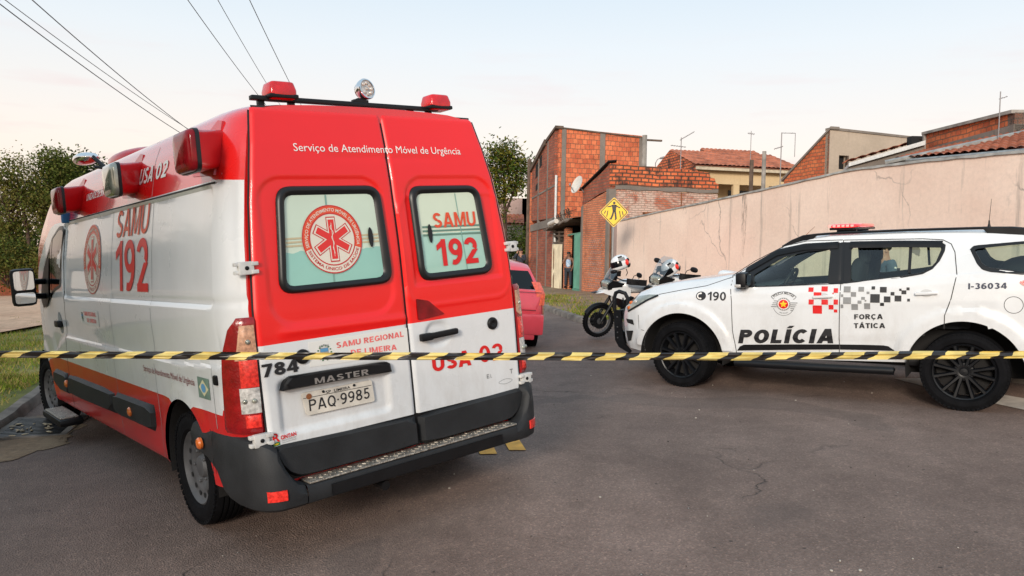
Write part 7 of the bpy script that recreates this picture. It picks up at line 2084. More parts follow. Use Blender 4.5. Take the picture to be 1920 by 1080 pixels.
mb = MB(); sheet(mb, 2.02, 3.35, .02, 1.92, -.05, .16, 0); mb.build('cream_gate', M['cream_metal'], gw, smooth=0, fix=False)
mb = MB()
for s, w, z0, z1 in ((3.0, .07, .9, 1.8), (2.98, .06, .1, .8), (2.1, .03, .05, .5), (3.3, .05, .3, 1.2)): slab(mb, [rp(DV * s - NV * .082, z0, z1), rp(DV * (s + w) - NV * .082, z0 + .1, z1 - .2)], NV * .004)
mb.build('rust_patch', M['rust'], gw, smooth=0)
mb = MB(); slab(mb, [rp(DV * 1.72 + NV * .0, -.2, 2.55), rp(DV * 1.98 + NV * .0, -.2, 2.5)], NV * .25); mb.build('brick_pier', M['front_brick'], gw, smooth=0, uv=True)
mb = MB(); 
for z in (2.42, 2.28, 2.0): slab(mb, [rp(DV * 2.0 - NV * .02, z - .07, z), rp(DV * 3.3 - NV * .02, z - .05, z + .02)], NV * .03)
slab(mb, [rp(DV * 2.55 - NV * .03, 1.9, 2.45), rp(DV * 2.61 - NV * .03, 1.9, 2.45)], NV * .05); mb.build('fanlight_boards', M['wood'], gw, smooth=0)
mb = MB(); rows = []
for k in range(15):
    s = -.02 + 3.72 * k / 14; z = 2.95 - .36 * k / 14 + .03 * math.sin(k * 1.9)
    rows.append([DV * s - NV * .35 + Vector((0, 0, z - .10)), DV * s + NV * .4 + Vector((0, 0, z)), DV * s + NV * 4.5 + Vector((0, 0, z + .10)), DV * s + NV * 4.5 + Vector((0, 0, z + .05)), DV * s - NV * .35 + Vector((0, 0, z - .15))])
mb.grid(rows, close=True); mb.build('canopy', M['wood'], gw, smooth=0)
mb = MB(); mb.tube([DV * 1.55 - NV * .45 + Vector((0, 0, 2.78)), DV * 2.55 - NV * .42 + Vector((0, 0, 2.70))], .09, 12); mb.build('rolled_awning', mat('awning_white', (.62, .56, .50), .7), gw)
mb = MB(); slab(mb, [rp(DV * 2.15 + NV * .12, -.2, 2.65), rp(DV * 2.15 + NV * 3.2, -.2, 2.65)], DV * .05); mb.build('dark_screen', M['hole'], gw, smooth=0)  # near-black sheet added as the shade inside the gateway
mb = MB(); slab(mb, [rp(DV * -.2 + NV * 4.2, -.3, 3.0), rp(DV * 5.6 + NV * 4.2, -.3, 2.7)], NV * .2); mb.build('back_wall', M['cement'], gw, smooth=0, uv=True)
mb = MB()
for k in range(26):
    s = rnd.uniform(.2, 2.0); z = 2.92 - .36 * s / 3.72; mb.tube([DV * s - NV * .3 + Vector((0, 0, z)), DV * (s + rnd.uniform(-.3, .3)) - NV * .35 + Vector((0, 0, z + rnd.uniform(.1, .35))), DV * (s + rnd.uniform(-.6, .6)) - NV * .3 + Vector((0, 0, z + rnd.uniform(.05, .3)))], .012, 4)
mb.build('dry_branches', M['bark'], gw)
mb = MB(); a = DV * -.1 - NV * .4; mb.add([DV * -.3 - NV * .1 + Vector((0, 0, .16)), DV * 2.2 - NV * .1 + Vector((0, 0, .20)), DV * 1.9 - NV * 1.0 + Vector((0, 0, .02)), DV * -.6 - NV * .9 + Vector((0, 0, .08)), DV * -.3 - NV * .1 + Vector((0, 0, -.3)), DV * 2.2 - NV * .1 + Vector((0, 0, -.3)), DV * 1.9 - NV * 1.0 + Vector((0, 0, -.3)), DV * -.6 - NV * .9 + Vector((0, 0, -.3))], [(0, 1, 2, 3), (4, 7, 6, 5), (0, 4, 5, 1), (1, 5, 6, 2), (2, 6, 7, 3), (3, 7, 4, 0)]); mb.build('ramp', M['concrete'], gw, smooth=0)

# houses showing over the pink wall
def px(u, v, d): return wc((u - 960) / 1433.3 * d, d, (540 - v) / 1433.3 * d)
def tiled(mb, a, b, c, d_, pitch=.22, amp=.035, mi=0, over=.04):
    """roof slope a-b (eave) to d_-c (ridge) with rounded tile rolls running up it"""
    a, b, c, d_ = map(Vector, (a, b, c, d_)); L = (b - a).length; n = max(3, int(L / pitch)); nr = (b - a).cross(d_ - a).normalized()
    if nr.z < 0: nr = -nr
    rowsn = max(2, int((d_ - a).length / .35)); rows = []
    for j in range(rowsn + 1):
        v = j / rowsn
        for st in ((.0, .012), (1.0, 0.0)) if j < rowsn else ((0, 0),):
            vv = min(1, v + st[0] * .96 / rowsn); p, q_ = a.lerp(d_, vv), b.lerp(c, vv)
            rows.append([p.lerp(q_, k / (n * 6)) + nr * (amp * abs(math.sin(math.pi * k / 6)) + (.03 if st[0] == 0 else 0) + over) for k in range(n * 6 + 1)])
    mb.grid(rows, mi)
    mb.add([a, b, c, d_], [(0, 1, 2, 3)], mi)
# yellow house with veranda
d = 34.0; yb = px(1283, 372, d); yh = empty('yellow_house', loc=(yb.x, yb.y, 0)); tag(yh, 'yellow plastered house with tiled roof and arched veranda behind the pink wall', 'house')
O = Vector((yb.x, yb.y, 0)); LN = 5.5
zt = px(1283, 316, d).z; zr = px(1283, 291, d).z
mb = MB(); slab(mb, [rp(NV * .55, 0, zt - .05), rp(NV * LN, 0, zt - .05)], DV * .2, 0)
mb.f = []; mb.m = []; mb.v = []
slab(mb, [rp(NV * .5 + DV * 1.5, 0, zt), rp(NV * LN + DV * 1.5, 0, zt)], DV * .2); slab(mb, [rp(NV * .5, zt - .62, zt), rp(NV * LN, zt - .62, zt)], DV * .2)
for s, w in ((.5, .14), (2.42, .30), (4.0, .22), (LN - .2, .2)): slab(mb, [rp(NV * s + DV * .01, 0, zt - .62), rp(NV * (s + w) + DV * .01, 0, zt - .62)], DV * .18)
mb.build('wall', M['yellow_plaster'], yh, smooth=0, uv=True)
mb = MB(); slab(mb, [rp(NV * .9 + DV * 1.46, .9, zt - .75), rp(NV * 1.75 + DV * 1.46, .9, zt - .75)], DV * .03); slab(mb, [rp(NV * 3.0 + DV * 1.46, .9, zt - .75), rp(NV * 4.6 + DV * 1.46, .9, zt - .75)], DV * .03); wn = mb.build('window', M['dark_glass'], yh, smooth=0)
mb = MB()
for k in range(5): slab(mb, [rp(NV * (.9 + .2 * k) + DV * 1.43, .9, zt - .75), rp(NV * (.93 + .2 * k) + DV * 1.43, .9, zt - .75)], DV * .02)
mb.build('grille', M['wood'], wn, smooth=0)
mb = MB(); slab(mb, [rp(NV * .35 - DV * .35, zt - .05, zt + .12), rp(NV * (LN + .3) - DV * .35, zt - .05, zt + .12)], DV * .06); mb.build('fascia', mat('fascia_cream', (.50, .42, .31), .7, var=.2), yh, smooth=0)
def rv(v, z): return Vector((v.x, v.y, z))
mb = MB(); tiled(mb, rv(NV * .3 - DV * .4, zt + .10), rv(NV * (LN + .3) - DV * .4, zt + .10), rv(NV * (LN + .2) + DV * 2.2, zr + .45), rv(NV * .3 + DV * 2.2, zr + .45)); tiled(mb, rv(NV * 2.4 + DV * 1.2, zt + .45), rv(NV * 5.4 + DV * 1.0, zt + .45), rv(NV * 5.4 + DV * 3.2, zr + .75), rv(NV * 2.4 + DV * 3.2, zr + .75)); mb.build('roof', M['tile'], yh, smooth=30, fix=False)
mb = MB(); slab(mb, [rp(NV * .28 - DV * .3, zt - .4, zt + .1), rp(NV * .28 + DV * 2.2, zt - .4, zr + .50), rp(NV * .28 + DV * 4.4, zt - .4, zt + .1)], NV * .18); slab(mb, [rp(NV * 2.38 + DV * 1.0, zt, zt + .45), rp(NV * 2.38 + DV * 3.2, zt, zr + .78)], NV * .15); mb.build('gable', M['rough_brick'], yh, smooth=0, uv=True)
# plastered house with brick gable and dark window
gb = px(1557, 242, 22.0); gh = empty('plastered_house', loc=(gb.x, gb.y, 0)); tag(gh, 'plain beige plastered house with sloping brick gable and one small dark window above the wall', 'house')
zt = gb.z
mb = MB(); wz = px(1579, 315, 22.1).z
A_, B_, Z0, Z1 = .32, .60, px(1579, 317, 22.1).z, px(1579, 291, 22.1).z
slab(mb, [rp(NV * 0, 0, zt), rp(NV * A_, 0, zt - .02)], DV * .2); slab(mb, [rp(NV * A_, Z1, zt - .02), rp(NV * B_, Z1, zt - .03)], DV * .2); slab(mb, [rp(NV * A_, 0, Z0), rp(NV * B_, 0, Z0)], DV * .2); slab(mb, [rp(NV * B_, 0, zt - .03), rp(NV * 3.3, 0, zt - .12)], DV * .2)
mb.build('side_wall', M['grey_plaster'], gh, smooth=0, uv=True)
mb = MB(); slab(mb, [rp(NV * (A_ - .02) + DV * .16, Z0, Z1), rp(NV * (B_ + .02) + DV * .16, Z0, Z1)], DV * .3); wn = mb.build('window', M['hole'], gh, smooth=0)
mb = MB(); slab(mb, [rp(NV * B_ - DV * .012, Z0, Z1), rp(NV * (B_ + .045) - DV * .012, Z0, Z1)], DV * .1); mb.build('frame', M['wood'], wn, smooth=0)
mb = MB(); slab(mb, [rp(DV * .02, 0, zt), rp(DV * 2.2, 0, px(1475, 338, 24.1).z)], NV * .2); mb.build('gable', M['orange_brick'], gh, smooth=0, uv=True)
mb = MB(); slab(mb, [rp(DV * -.06 - NV * .04, zt + .0, zt + .07), rp(DV * 2.3 - NV * .04, px(1475, 338, 24.1).z - .03, px(1475, 338, 24.1).z + .05)], NV * .3); slab(mb, [rp(-DV * .03, zt - .02, zt + .05), rp(NV * 3.3 - DV * .03, zt - .14, zt - .08)], DV * .26); mb.build('roof_edge', M['cement'], gh, smooth=0, uv=True)
mb = MB(); slab(mb, [rp(NV * 3.3, 0, zt - .12), rp(NV * 3.3 + DV * 3, 0, zt - .8)], -NV * .2); mb.build('back_wall', M['grey_plaster'], gh, smooth=0, uv=True)
# right-hand house: sloping block wall over a cement band, tiled lower roof with pale eave
db = 16.5; ab = px(1733, 252, db); bb = px(1903, 211, 13.2)
rh = empty('block_house', loc=(ab.x, ab.y, 0)); tag(rh, 'orange block house over grey cement with red tiled lower roof at right edge', 'house')
A0 = Vector((ab.x, ab.y, 0)); v1 = Vector((bb.x, bb.y, 0)) - A0
def az(u, v, d): return px(u, v, d).z
nrm = Vector((v1.y, -v1.x, 0)).normalized() * .2
if nrm.x < 0: nrm = -nrm
mb = MB(); slab(mb, [rp(Vector(), az(1733, 282, db), ab.z), rp(v1, az(1903, 232, 13.2), bb.z)], nrm); mb.build('block_wall', M['orange_brick'], rh, smooth=0, uv=True)
mb = MB(); slab(mb, [rp(-nrm * .03, .3, az(1733, 280, db)), rp(v1 - nrm * .03, .3, az(1903, 233, 13.2))], nrm * .9); e1 = v1 + nrm.normalized() * 1.6
slab(mb, [rp(v1, .3, bb.z + .0), rp(e1, .3, bb.z + .02)], -v1.normalized() * .2); mb.build('cement_wall', M['cement'], rh, smooth=0, uv=True)
mb = MB(); slab(mb, [rp(-nrm * .3, ab.z - .01, ab.z + .045), rp(v1 - nrm * .3, bb.z - .01, bb.z + .05)], nrm * 1.8); slab(mb, [rp(Vector((-.05, 0, 0)), .5, ab.z + .02), rp(Vector((-.05, 0, 0)) + nrm, .5, ab.z + .02)], v1.normalized() * .10); mb.build('roof_edge', M['concrete'], rh, smooth=0, uv=True)
mb = MB(); s0 = Vector((ab.x, ab.y, 0)) - A0 - v1.normalized() * .02
p1, p2, p3, p4 = px(1678, 304, 14.2), px(1925, 285, 10.9), px(1925, 252, 12.9), px(1735, 287, 16.2)
mb = MB(); tiled(mb, p1 - A0, p2 - A0, p3 - A0, p4 - A0, .20, .03); mb.build('lower_roof', M['tile'], rh, smooth=30, fix=False)
mb = MB(); mb.tube([px(1660, 305, 14.0) - A0, px(1925, 251, 12.85) - A0 + Vector((0, 0, .03))], .045, 6); mb.tube([px(1690, 303, 14.0) - A0, px(1925, 283, 10.8) - A0], .04, 6); mb.build('gutter', M['galv_roof'], rh)
# low grey outhouse with a white-edged tin roof, in front of it
q1, q2, q3, q4 = px(1590, 318, 17.0), px(1590, 309, 17.0), px(1733, 268, 15.9), px(1733, 292, 15.9)
oh = empty('outhouse', loc=(q1.x, q1.y, 0)); tag(oh, 'low grey outhouse with white roof edge sloping up between the beige house and tiled roof', 'outhouse')
A1 = Vector((q1.x, q1.y, 0)); vv = Vector((q3.x - q1.x, q3.y - q1.y, 0))
mb = MB(); slab(mb, [rp(Vector(), .3, q2.z - .06), rp(vv, .3, q3.z - .06)], Vector((.1, .18, 0))); mb.build('wall', M['cement'], oh, smooth=0, uv=True)
mb = MB(); n_ = Vector((-.03, -.10, 0)); slab(mb, [rp(n_, q2.z - .05, q2.z + .03), rp(vv + n_, q3.z - .05, q3.z + .04)], Vector((.4, 1.2, 0))); mb.build('roof', M['galv'], oh, smooth=0)
mb = MB(); tiled(mb, Vector((0, .05, q2.z + .02)), Vector((vv.x, vv.y + .05, q3.z + .02)), Vector((vv.x + .4, vv.y + 1.2, q3.z + .12)), Vector((.4, 1.2, q2.z + .12)), .2, .03); mb.build('tiles', M['tile'], oh, smooth=30, fix=False)
mb = MB(); mb.bbox(Vector((vv.x - .10, vv.y + .2, q3.z + .07)), (.12, .1, .09), .02); mb.build('roof_tank', M['hole'], oh)
# old wall and tiled house far behind the tree beside the tall house
ob = px(946, 500, 44); oh2 = empty('old_pink_house', loc=(ob.x, ob.y, 0)); tag(oh2, 'weathered pinkish building with a strip of orange roof tiles behind the street tree', 'house')
Z9 = px(960, 372, 44).z
mb = MB(); slab(mb, [(-3.5, 0, -.3, Z9), (1.25, 0, -.3, Z9)], (0, .3, 0)); slab(mb, [(1.25, 0, -.3, Z9), (1.25, 5, -.3, Z9)], (-.3, 0, 0)); mb.build('wall', M['old_pink'], oh2, smooth=0, uv=True)
zA = px(960, 421, 42).z
mb = MB(); tiled(mb, (-3, -2.0, zA), (1.05, -2.0, zA), (1.05, -.3, zA + .55), (-3, -.3, zA + .55), .22, .05); mb.build('porch_roof', M['tile'], oh2, smooth=30, fix=False)
mb = MB(); slab(mb, [(-3, -1.9, -.3, zA - .05), (1.0, -1.9, -.3, zA - .05)], (0, .15, 0)); mb.build('porch_wall', M['concrete'], oh2, smooth=0, uv=True)
# grey pole and dark post beside the tall house front
def pole(name, label, cat, u, v0, v1, dpt, r, m, group=None):
    a, b = px(u, v0, dpt), px(u, v1, dpt); o = empty(name, loc=(a.x, a.y, 0)); tag(o, label, cat, group)
    mb = MB(); mb.tube([(0, 0, min(gz(a.x, a.y) - .1, b.z - 2)), (0, 0, b.z)], [r, r * .85], 8); mb.build('post', m, o); return o, b
pole('concrete_post', 'pale square concrete post rising over the wall before the yellow house', 'post', 1431, 350, 284, 27, .085, M['concrete'])
pole('wooden_post', 'dark wooden post over the wall, just left of the pale concrete post', 'post', 1408, 350, 300, 27.5, .085, M['wood'])
pole('concrete_post', 'leaning grey concrete post on the roof beside the tall brick house', 'post', 1207, 330, 254, 29.5, .11, M['concrete'])
pole('utility_pole', 'slim dark pole at the left corner of the tall brick house', 'pole', 988, 560, 300, 35.2, .11, M['wood'])
# street lamp
o, b = pole('street_lamp', 'small thin street lamp peeping over the low brick house', 'street lamp', 1226, 420, 306, 40, .03, M['antenna'])
mb = MB(); mb.tube([(0, 0, b.z), (.1, 0, b.z + .18), (.28, 0, b.z + .27)], .022, 6); mb.sell((.36, 0, b.z + .27), (.16, .07, .06), .8, rot=Matrix.Rotation(R(-15), 3, 'Y')); mb.build('lamp_head', M['antenna'], o)
# TV antennas
def aerial(u, v0, v1, dpt, label, booms, r=.018):
    a, b = px(u, v0, dpt), px(u, v1, dpt); o = empty('tv_antenna', loc=(a.x, a.y, a.z)); tag(o, label, 'antenna', 'television aerials on the roofs')
    mb = MB(); mb.tube([(0, 0, -.6), (0, 0, b.z - a.z)], r, 6); mb.build('mast', M['antenna'], o)
    mb = MB()
    for x0, z0, x1, z1, k, ln in booms:
        mb.tube([(x0, 0, z0), (x1, 0, z1)], r * .7, 5)
        for i in range(k):
            f = (i + .5) / k; p = Vector((x0 + (x1 - x0) * f, 0, z0 + (z1 - z0) * f)); mb.tube([p + Vector((0, -ln, -.0)), p + Vector((0, ln, 0))], r * .45, 4); mb.tube([p + Vector((-.02, 0, -ln * .35)), p + Vector((.02, 0, ln * .35))], r * .45, 4)
    mb.build('boom', M['antenna'], o); return o
H = lambda v0, v1, d: (v0 - v1) / 1433.3 * d
aerial(1276, 310, 258, 31, 'yagi aerial with long tilted boom above the low brick house', [(-.05, H(310, 262, 31) - .02, .52, H(310, 247, 31), 11, .12), (-.42, H(310, 273, 31), .2, H(310, 276, 31), 6, .10)])
aerial(1407, 296, 246, 34, 'thin small aerial on the yellow house roof', [(-.15, H(296, 250, 34), .15, H(296, 252, 34), 4, .14)], .014)
aerial(1463, 330, 249, 28, 'tall mast aerial with a bare arm and hanging cable before the yellow house', [(0, H(330, 250, 28), .50, H(330, 250, 28), 2, .05), (.50, H(330, 250, 28), .50, H(330, 294, 28), 0, 0), (-.26, H(330, 280, 28), .06, H(330, 275, 28), 5, .10)])
aerial(1874, 216, 172, 13.0, 'cross-shaped aerial on the block house at the right', [(-.02, H(216, 186, 13), .12, H(216, 181, 13), 2, .06)], .009)

# pedestrian crossing sign on its post
sb = px(1151, 398, 21.8); sg = empty('crossing_sign', loc=(sb.x, sb.y, gz(sb.x, sb.y))); tag(sg, 'yellow diamond pedestrian crossing sign on a pole by the pink wall', 'road sign')
hz = sb.z - gz(sb.x, sb.y); face = Vector((-.15, -.99, 0)).normalized(); rt = Vector((-face.y, face.x, 0)); 
if rt.x < 0: rt = -rt
S_ = .30
fn = lambda a, b, o: Vector((0, 0, hz)) + rt * a + Vector((0, 0, b)) + face * o
dm = lambda k: rounded([(0, k), (k * .97, 0), (0, -k), (-k * .97, 0)], .045 * k / .43, 4)
mb = MB(); mb.tube([(0, .03, -.1), (0, .03, hz + .2)], .028, 8); mb.build('pole', M['sign_back'], sg)
mb = MB(); mb.prism(dm(.435), fn, .0, .006); mb.build('sign_back', M['sign_back'], sg, smooth=0)
mb = MB()
mb.disc(dm(.43), fn, .008, 2, 0); mb.ring(dm(.405), dm(.375), fn, .0095, 1, 64)
mb.disc([(.005 + .036 * math.cos(t), .262 + .040 * math.sin(t)) for t in [2 * math.pi * k / 16 for k in range(16)]], fn, .0095, 1, 1)
mb.add([fn(a, b, .0095) for a, b in [(-.045, .215), (.055, .215), (.075, .18), (.055, .03), (-.035, .03), (-.06, .17)]], [tuple(range(6))], 1)
for l, w in (([(-.03, .20), (-.10, .165), (-.185, .155)], .032), ([(.04, .205), (.11, .155), (.175, .125)], .032), ([(-.005, .05), (-.035, -.08), (-.085, -.20)], .050), ([(.03, .05), (.05, -.07), (.065, -.20)], .050), ([(-.085, -.195), (-.125, -.19)], .03), ([(.06, -.20), (.03, -.215)], .03)): mb.ribbon(l, w, fn, .0095, 1)
for x0, b0, b1 in ((-.235, -.02, .045), (-.17, -.11, .045), (.16, -.13, .04), (.235, -.06, .035)): mb.ribbon([(x0 - .03 * (1 if x0 < 0 else -1), b0 - .02), (x0, b1)], .026, fn, .0095, 1)
mb.build('sign_face', [M['sign_yellow'], M['sign_black']], sg, smooth=0, fix=False)

# ------------------------------------------------------------------ trees
def tree(name, label, base, crowns, mats, n, leaf, limbs, group=None, seed=1, cat='tree', clump=.32, bare=0):
    r_ = random.Random(seed); o = empty(name, loc=base); tag(o, label, cat, group); B = Vector(base)
    mb = MB()
    for pts, r0, r1 in limbs:
        k = len(pts); mb.tube(pts, [r0 + (r1 - r0) * i / (k - 1) for i in range(k)], 8)
    tips = []
    for (c, rad) in crowns:
        for k in range(12):
            d = Vector((r_.gauss(0, 1), r_.gauss(0, 1), r_.gauss(0, .8))).normalized(); e_ = Vector(c) + Vector((d.x * rad[0], d.y * rad[1], d.z * rad[2])) * r_.uniform(.5, .95)
            s = Vector(c) - Vector((0, 0, rad[2] * .8)); m_ = s.lerp(e_, .5) + Vector((0, 0, .1 * rad[2])); mb.tube([s, m_, e_], [.035, .022, .008], 5)
    for k in range(bare):
        c, rad = crowns[0]; d = Vector((r_.gauss(0, 1), r_.gauss(0, 1), abs(r_.gauss(.5, .7)))).normalized(); e_ = Vector(c) + Vector((d.x * rad[0], d.y * rad[1], d.z * rad[2])) * r_.uniform(.9, 1.15); s = Vector(c) - Vector((0, 0, rad[2] * .5)); mb.tube([s, s.lerp(e_, .5) + Vector((r_.gauss(0, .1), 0, r_.gauss(0, .1))), e_], [.03, .016, .005], 5)
    mb.build('trunk', M['bark'], o, smooth=60)
    V, F, MI = [], [], []; tot = sum(a[1][0] * a[1][2] for a in crowns)
    for (c, rad) in crowns:
        nc = max(6, int(n * rad[0] * rad[2] / tot / 26))
        for q in range(nc):
            d = Vector((r_.gauss(0, 1), r_.gauss(0, 1), r_.gauss(0, 1))).normalized(); s = r_.random() ** .45
            if d.z < -.3 and r_.random() < .4: d.z = -d.z
            cc = Vector(c) + Vector((d.x * rad[0], d.y * rad[1], d.z * rad[2])) * s * r_.uniform(.88, 1.08)
            cl = clump * r_.uniform(.6, 1.3); pick = r_.random()
            for k in range(26):
                p = cc + Vector((r_.gauss(0, cl), r_.gauss(0, cl), r_.gauss(0, cl * .62)))
                a = Vector((r_.gauss(0, 1), r_.gauss(0, 1), r_.gauss(-.3, .7))).normalized(); b = a.orthogonal().normalized() if r_.random() < .5 else a.cross(Vector((0, 0, 1))).normalized()
                if b.length < .5: b = a.orthogonal().normalized()
                l = leaf * r_.uniform(.6, 1.35); i = len(V)
                V += [p, p + a * l * .45 + b * l * .26, p + a * l, p + a * l * .45 - b * l * .26]; F.append((i, i + 1, i + 2, i + 3))
                MI.append(min(len(mats) - 1, int((pick * .75 + r_.random() * .25) * len(mats))))
    me = bpy.data.meshes.new('crown'); me.from_pydata([tuple(v) for v in V], [], F)
    for m in mats: me.materials.append(m)
    me.polygons.foreach_set('material_index', MI)
    c = bpy.data.objects.new('crown', me); COL.objects.link(c); c.parent = o
    return o
def tb(u, v, d): p = px(u, v, d); return (p.x, p.y, gz(p.x, p.y))
G1 = 'trees beyond the dirt path'
LD, LM, LO, LY, LF = M['leaf_dark'], M['leaf_mid'], M['leaf_olive'], M['leaf_yellow'], M['leaf_fresh']
# metres per pixel at distance d is d / 1433
tree('tree', 'thin half-bare tree with forked brown trunk at the far left', tb(58, 540, 38), [((-.9, 0, 5.2), (1.5, 1.3, 2.0)), ((.7, .3, 4.4), (1.2, 1.1, 1.4)), ((-1.2, 0, 3.2), (1.0, 1.0, 1.1))], [LO, LM, LO], 10000, .15, [([(0, 0, -.2), (.02, 0, 1.2), (.0, 0, 2.2), (-.15, 0, 3.4), (-.5, 0, 5.0)], .20, .05), ([(.0, 0, 2.0), (.5, .1, 2.7), (1.05, .2, 3.3), (1.5, .3, 4.3)], .13, .04), ([(-.1, 0, 3.2), (-.6, .1, 4.2), (-1.1, .1, 5.8)], .07, .02)], G1, 3, bare=26)
tree('tree', 'broad dense dark green tree behind the ambulance nose', tb(165, 540, 43), [((-.3, 0, 5.6), (2.1, 1.8, 2.1)), ((1.5, .3, 5.1), (1.5, 1.5, 1.5)), ((3.4, .6, 4.6), (1.8, 1.6, 1.6)), ((-.8, -.2, 3.4), (1.8, 1.6, 1.6)), ((1.5, 0, 3.0), (2.2, 1.8, 1.7))], [LM, LD, LD, LD], 52000, .17, [([(0, 0, -.2), (.1, 0, 2.0), (.2, 0, 4.6)], .28, .10), ([(.1, 0, 1.9), (1.2, .1, 3.2), (2.6, .2, 4.4)], .16, .05)], G1, 5)
tree('tree', 'rounded olive green tree top rising left of the dense dark tree', tb(112, 540, 40), [((-.2, 0, 6.4), (1.1, 1.1, 1.2)), ((.5, .1, 5.6), (.9, .9, .9)), ((-.7, .2, 4.8), (1.4, 1.2, 1.2)), ((.4, .2, 4.6), (1.5, 1.2, 1.3))], [LO, LM, LM, LD], 20000, .15, [([(0, 0, -.2), (.05, 0, 2.5), (0, 0, 5.0)], .18, .06)], G1, 8)
tree('bush', 'low olive bush with lit leaves in front of the trees at far left', tb(30, 545, 36.5), [((-.4, 0, 1.6), (1.4, 1.0, 1.3)), ((1.3, 0, 1.4), (1.2, .9, 1.2)), ((2.6, .3, 2.0), (1.2, .9, 1.6))], [LO, LM, LO, LD], 11000, .14, [([(0, 0, -.1), (.1, 0, .7), (.2, 0, 1.6)], .06, .02)], None, 12, 'bush')
tree('bush', 'dark shaded bush right beside the ambulance mirror', tb(120, 545, 38), [((0, 0, 1.7), (1.7, 1.0, 1.6)), ((2.4, .4, 1.8), (1.7, 1.0, 1.7)), ((-2.4, .6, 1.5), (1.6, .9, 1.4))], [LD, LD, LM], 11000, .14, [([(0, 0, -.1), (.1, 0, .7), (.0, 0, 1.8)], .06, .02)], None, 13, 'bush')
tree('tree', 'dark green tree filling the gap at the far left frame edge', tb(-30, 540, 44), [((0, 0, 4.2), (1.7, 1.4, 1.7)), ((.3, 0, 2.8), (1.9, 1.4, 1.6)), ((-2.6, 0, 4.2), (2.2, 1.5, 2.2))], [LD, LM, LD], 19000, .17, [([(0, 0, -.2), (.05, 0, 2.5), (0, 0, 5.0)], .2, .06)], G1, 21)
tree('tree', 'street tree with loose fresh green foliage between the ambulance and the tall brick house', tb(948, 540, 37.5), [((-.2, 0, 6.1), (.85, .8, .85)), ((.55, .1, 5.5), (.75, .7, .8)), ((-.75, 0, 5.2), (.8, .8, .9)), ((.3, 0, 4.7), (.55, .6, .5)), ((-.6, 0, 4.2), (.55, .5, .6)), ((-.55, 0, 3.3), (.30, .4, .55))], [LF, LM, LY, LD], 7200, .17, [([(0, 0, -.2), (-.05, 0, 2.0), (-.1, 0, 3.6), (-.2, 0, 5.6)], .15, .05), ([(-.1, 0, 3.4), (.3, .1, 4.5), (.6, .1, 5.4)], .07, .02)], None, 31)
tree('bush', 'dense green bush under the orange tiles beside the ambulance edge', tb(968, 540, 39), [((0, 0, 2.2), (.75, .6, .75)), ((-.5, 0, 1.5), (.7, .6, .8)), ((.2, 0, 1.5), (.45, .5, .45))], [LD, LM, LF], 3800, .12, [([(0, 0, -.1), (0, 0, 1.0), (0, 0, 2.2)], .07, .03)], None, 33, 'bush')

# trees of the same belt, left of the frame: they darken the ambulance's side and show in its paint
for k, (x, y, s_) in enumerate(((-17, 7.0, .6), (-21, 11, .62), (-25, 17, .62), (-15, 3.0, .6))):
    tree('tree', ['tall dark tree left of the frame nearest the kerb side', 'tall dark tree left of the frame, second along the verge', 'tall dark tree left of the frame, farthest along the verge', 'tall dark tree behind the photographer on the left verge'][k], (x, y, gz(x, y)), [((0, 0, 5.0 * s_), (2.9, 2.9, 1.6)), ((1.2, 1.6, 3.6 * s_), (2.4, 2.2, 1.5)), ((-1.2, -1.4, 3.4 * s_), (2.4, 2.2, 1.5))], [LD, LD, LM], 7000, .30, [([(0, 0, -.2), (.1, 0, 2.0), (0, 0, 5.0 * s_)], .28, .1)], G1, 50 + k, clump=.45)
tree('tree', 'leafy street tree on the verge just behind the photographer', (-6.6, -2.6, gz(-6.6, -2.6)), [((0, 0, 4.6), (2.7, 2.6, 2.1)), ((.6, .3, 3.2), (1.9, 1.9, 1.2))], [LD, LM], 9000, .24, [([(0, 0, -.2), (.05, 0, 1.5), (0, 0, 4.0)], .16, .06)], G1, 60)  # unseen tree added to keep the sun off the ambulance side
# wood on the skyline far beyond the path and the street's end
V, F, MI = [], [], []; r9 = random.Random(77)
for k in range(900):
    x = r9.uniform(-95, -6); y = 78 + r9.uniform(-4, 6) + abs(x) * .05; hh = 4.2 + 1.8 * math.sin(x * .21) + 1.0 * math.sin(x * .63 + 1)
    c = Vector((x, y, gz(x, y) + r9.uniform(.1, 1.0) * hh))
    for q in range(24):
        p = c + Vector((r9.gauss(0, .8), r9.gauss(0, .8), r9.gauss(0, .5))); a = Vector((r9.gauss(0, 1), r9.gauss(0, 1), r9.gauss(0, 1))).normalized(); b = a.orthogonal(); l = r9.uniform(.25, .6); i = len(V)
        V += [p, p + a * l * .5 + b * l * .3, p + a * l, p + a * l * .5 - b * l * .3]; F.append((i, i + 1, i + 2, i + 3)); MI.append(r9.choice((0, 0, 1)))
me = bpy.data.meshes.new('distant_woods'); me.from_pydata([tuple(v) for v in V], [], F); me.materials.append(LD); me.materials.append(LM); me.polygons.foreach_set('material_index', MI)
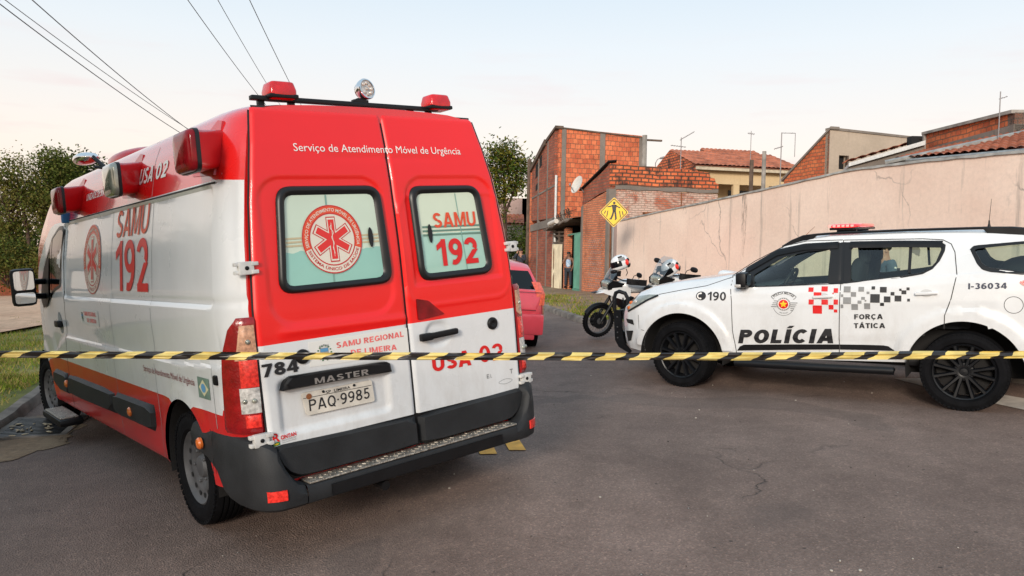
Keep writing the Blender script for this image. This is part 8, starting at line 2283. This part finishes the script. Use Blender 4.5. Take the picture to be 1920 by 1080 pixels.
wd = bpy.data.objects.new('distant_woods', me); COL.objects.link(wd); tag(wd, kind='stuff')
# poles the cables run to, behind the ambulance
for u, v, d_, lb_ in ((500, 312, 26.2, 'concrete utility pole behind the ambulance that carries the three left cables'), (566, 244, 24.2, 'concrete utility pole behind the ambulance that carries the three cables over the light bar')):
    t_ = px(u, v, d_); o = empty('utility_pole', loc=(t_.x, t_.y, gz(t_.x, t_.y))); tag(o, lb_, 'utility pole'); hh = t_.z - gz(t_.x, t_.y)
    mb = MB(); mb.tube([(0, 0, -.2), (0, 0, hh + .1)], [.16, .11], 10); mb.build('post', M['concrete'], o)
    mb = MB(); mb.bbox((0, 0, hh - .1), (.95, .05, .06), .01); mb.build('cross_arm', M['wood'], o)
# ------------------------------------------------------------------ overhead cables: from a pole outside the frame to poles far down the street
def cable(u0, v0, d0, u1, v1, d1, sag, label, r=.012, curl=False):
    a, b = px(u0, v0, d0), px(u1, v1, d1); pts = []
    for k in range(41):
        t = k / 40; p = a.lerp(b, t); p.z -= sag * 4 * t * (1 - t); pts.append(p)
    mb = MB(); mb.tube(pts, r, 5)
    if curl:
        c = pts[27]; mb.tube([c + Vector((.10 * math.cos(q) , .02 * q, .06 * math.sin(q) - .06)) for q in [k * .6 for k in range(12)]], r * .7, 5)
    tag(mb.build('overhead_cable', M['wire'], None), label, 'cable', 'overhead cables in the sky')
cable(-120, -85, 9.0, 470, 320, 26, .25, 'lowest of the two close parallel cables at the top left', .008)
cable(-30, -30, 9.2, 520, 330, 26, .25, 'upper of the two close parallel cables at the top left', .0055)
cable(10, -45, 9.6, 450, 305, 26, .20, 'dark cable with a small loose curl left of the ambulance roof', .008, True)
cable(310, -60, 10.5, 540, 245, 24, .10, 'left cable of the three that drop behind the ambulance light bar', .0065)
cable(375, -60, 10.5, 555, 240, 24, .10, 'middle cable of the three that drop behind the ambulance light bar', .0055)
cable(440, -60, 10.5, 600, 260, 24, .10, 'right cable of the three that drop behind the ambulance light bar', .0065)
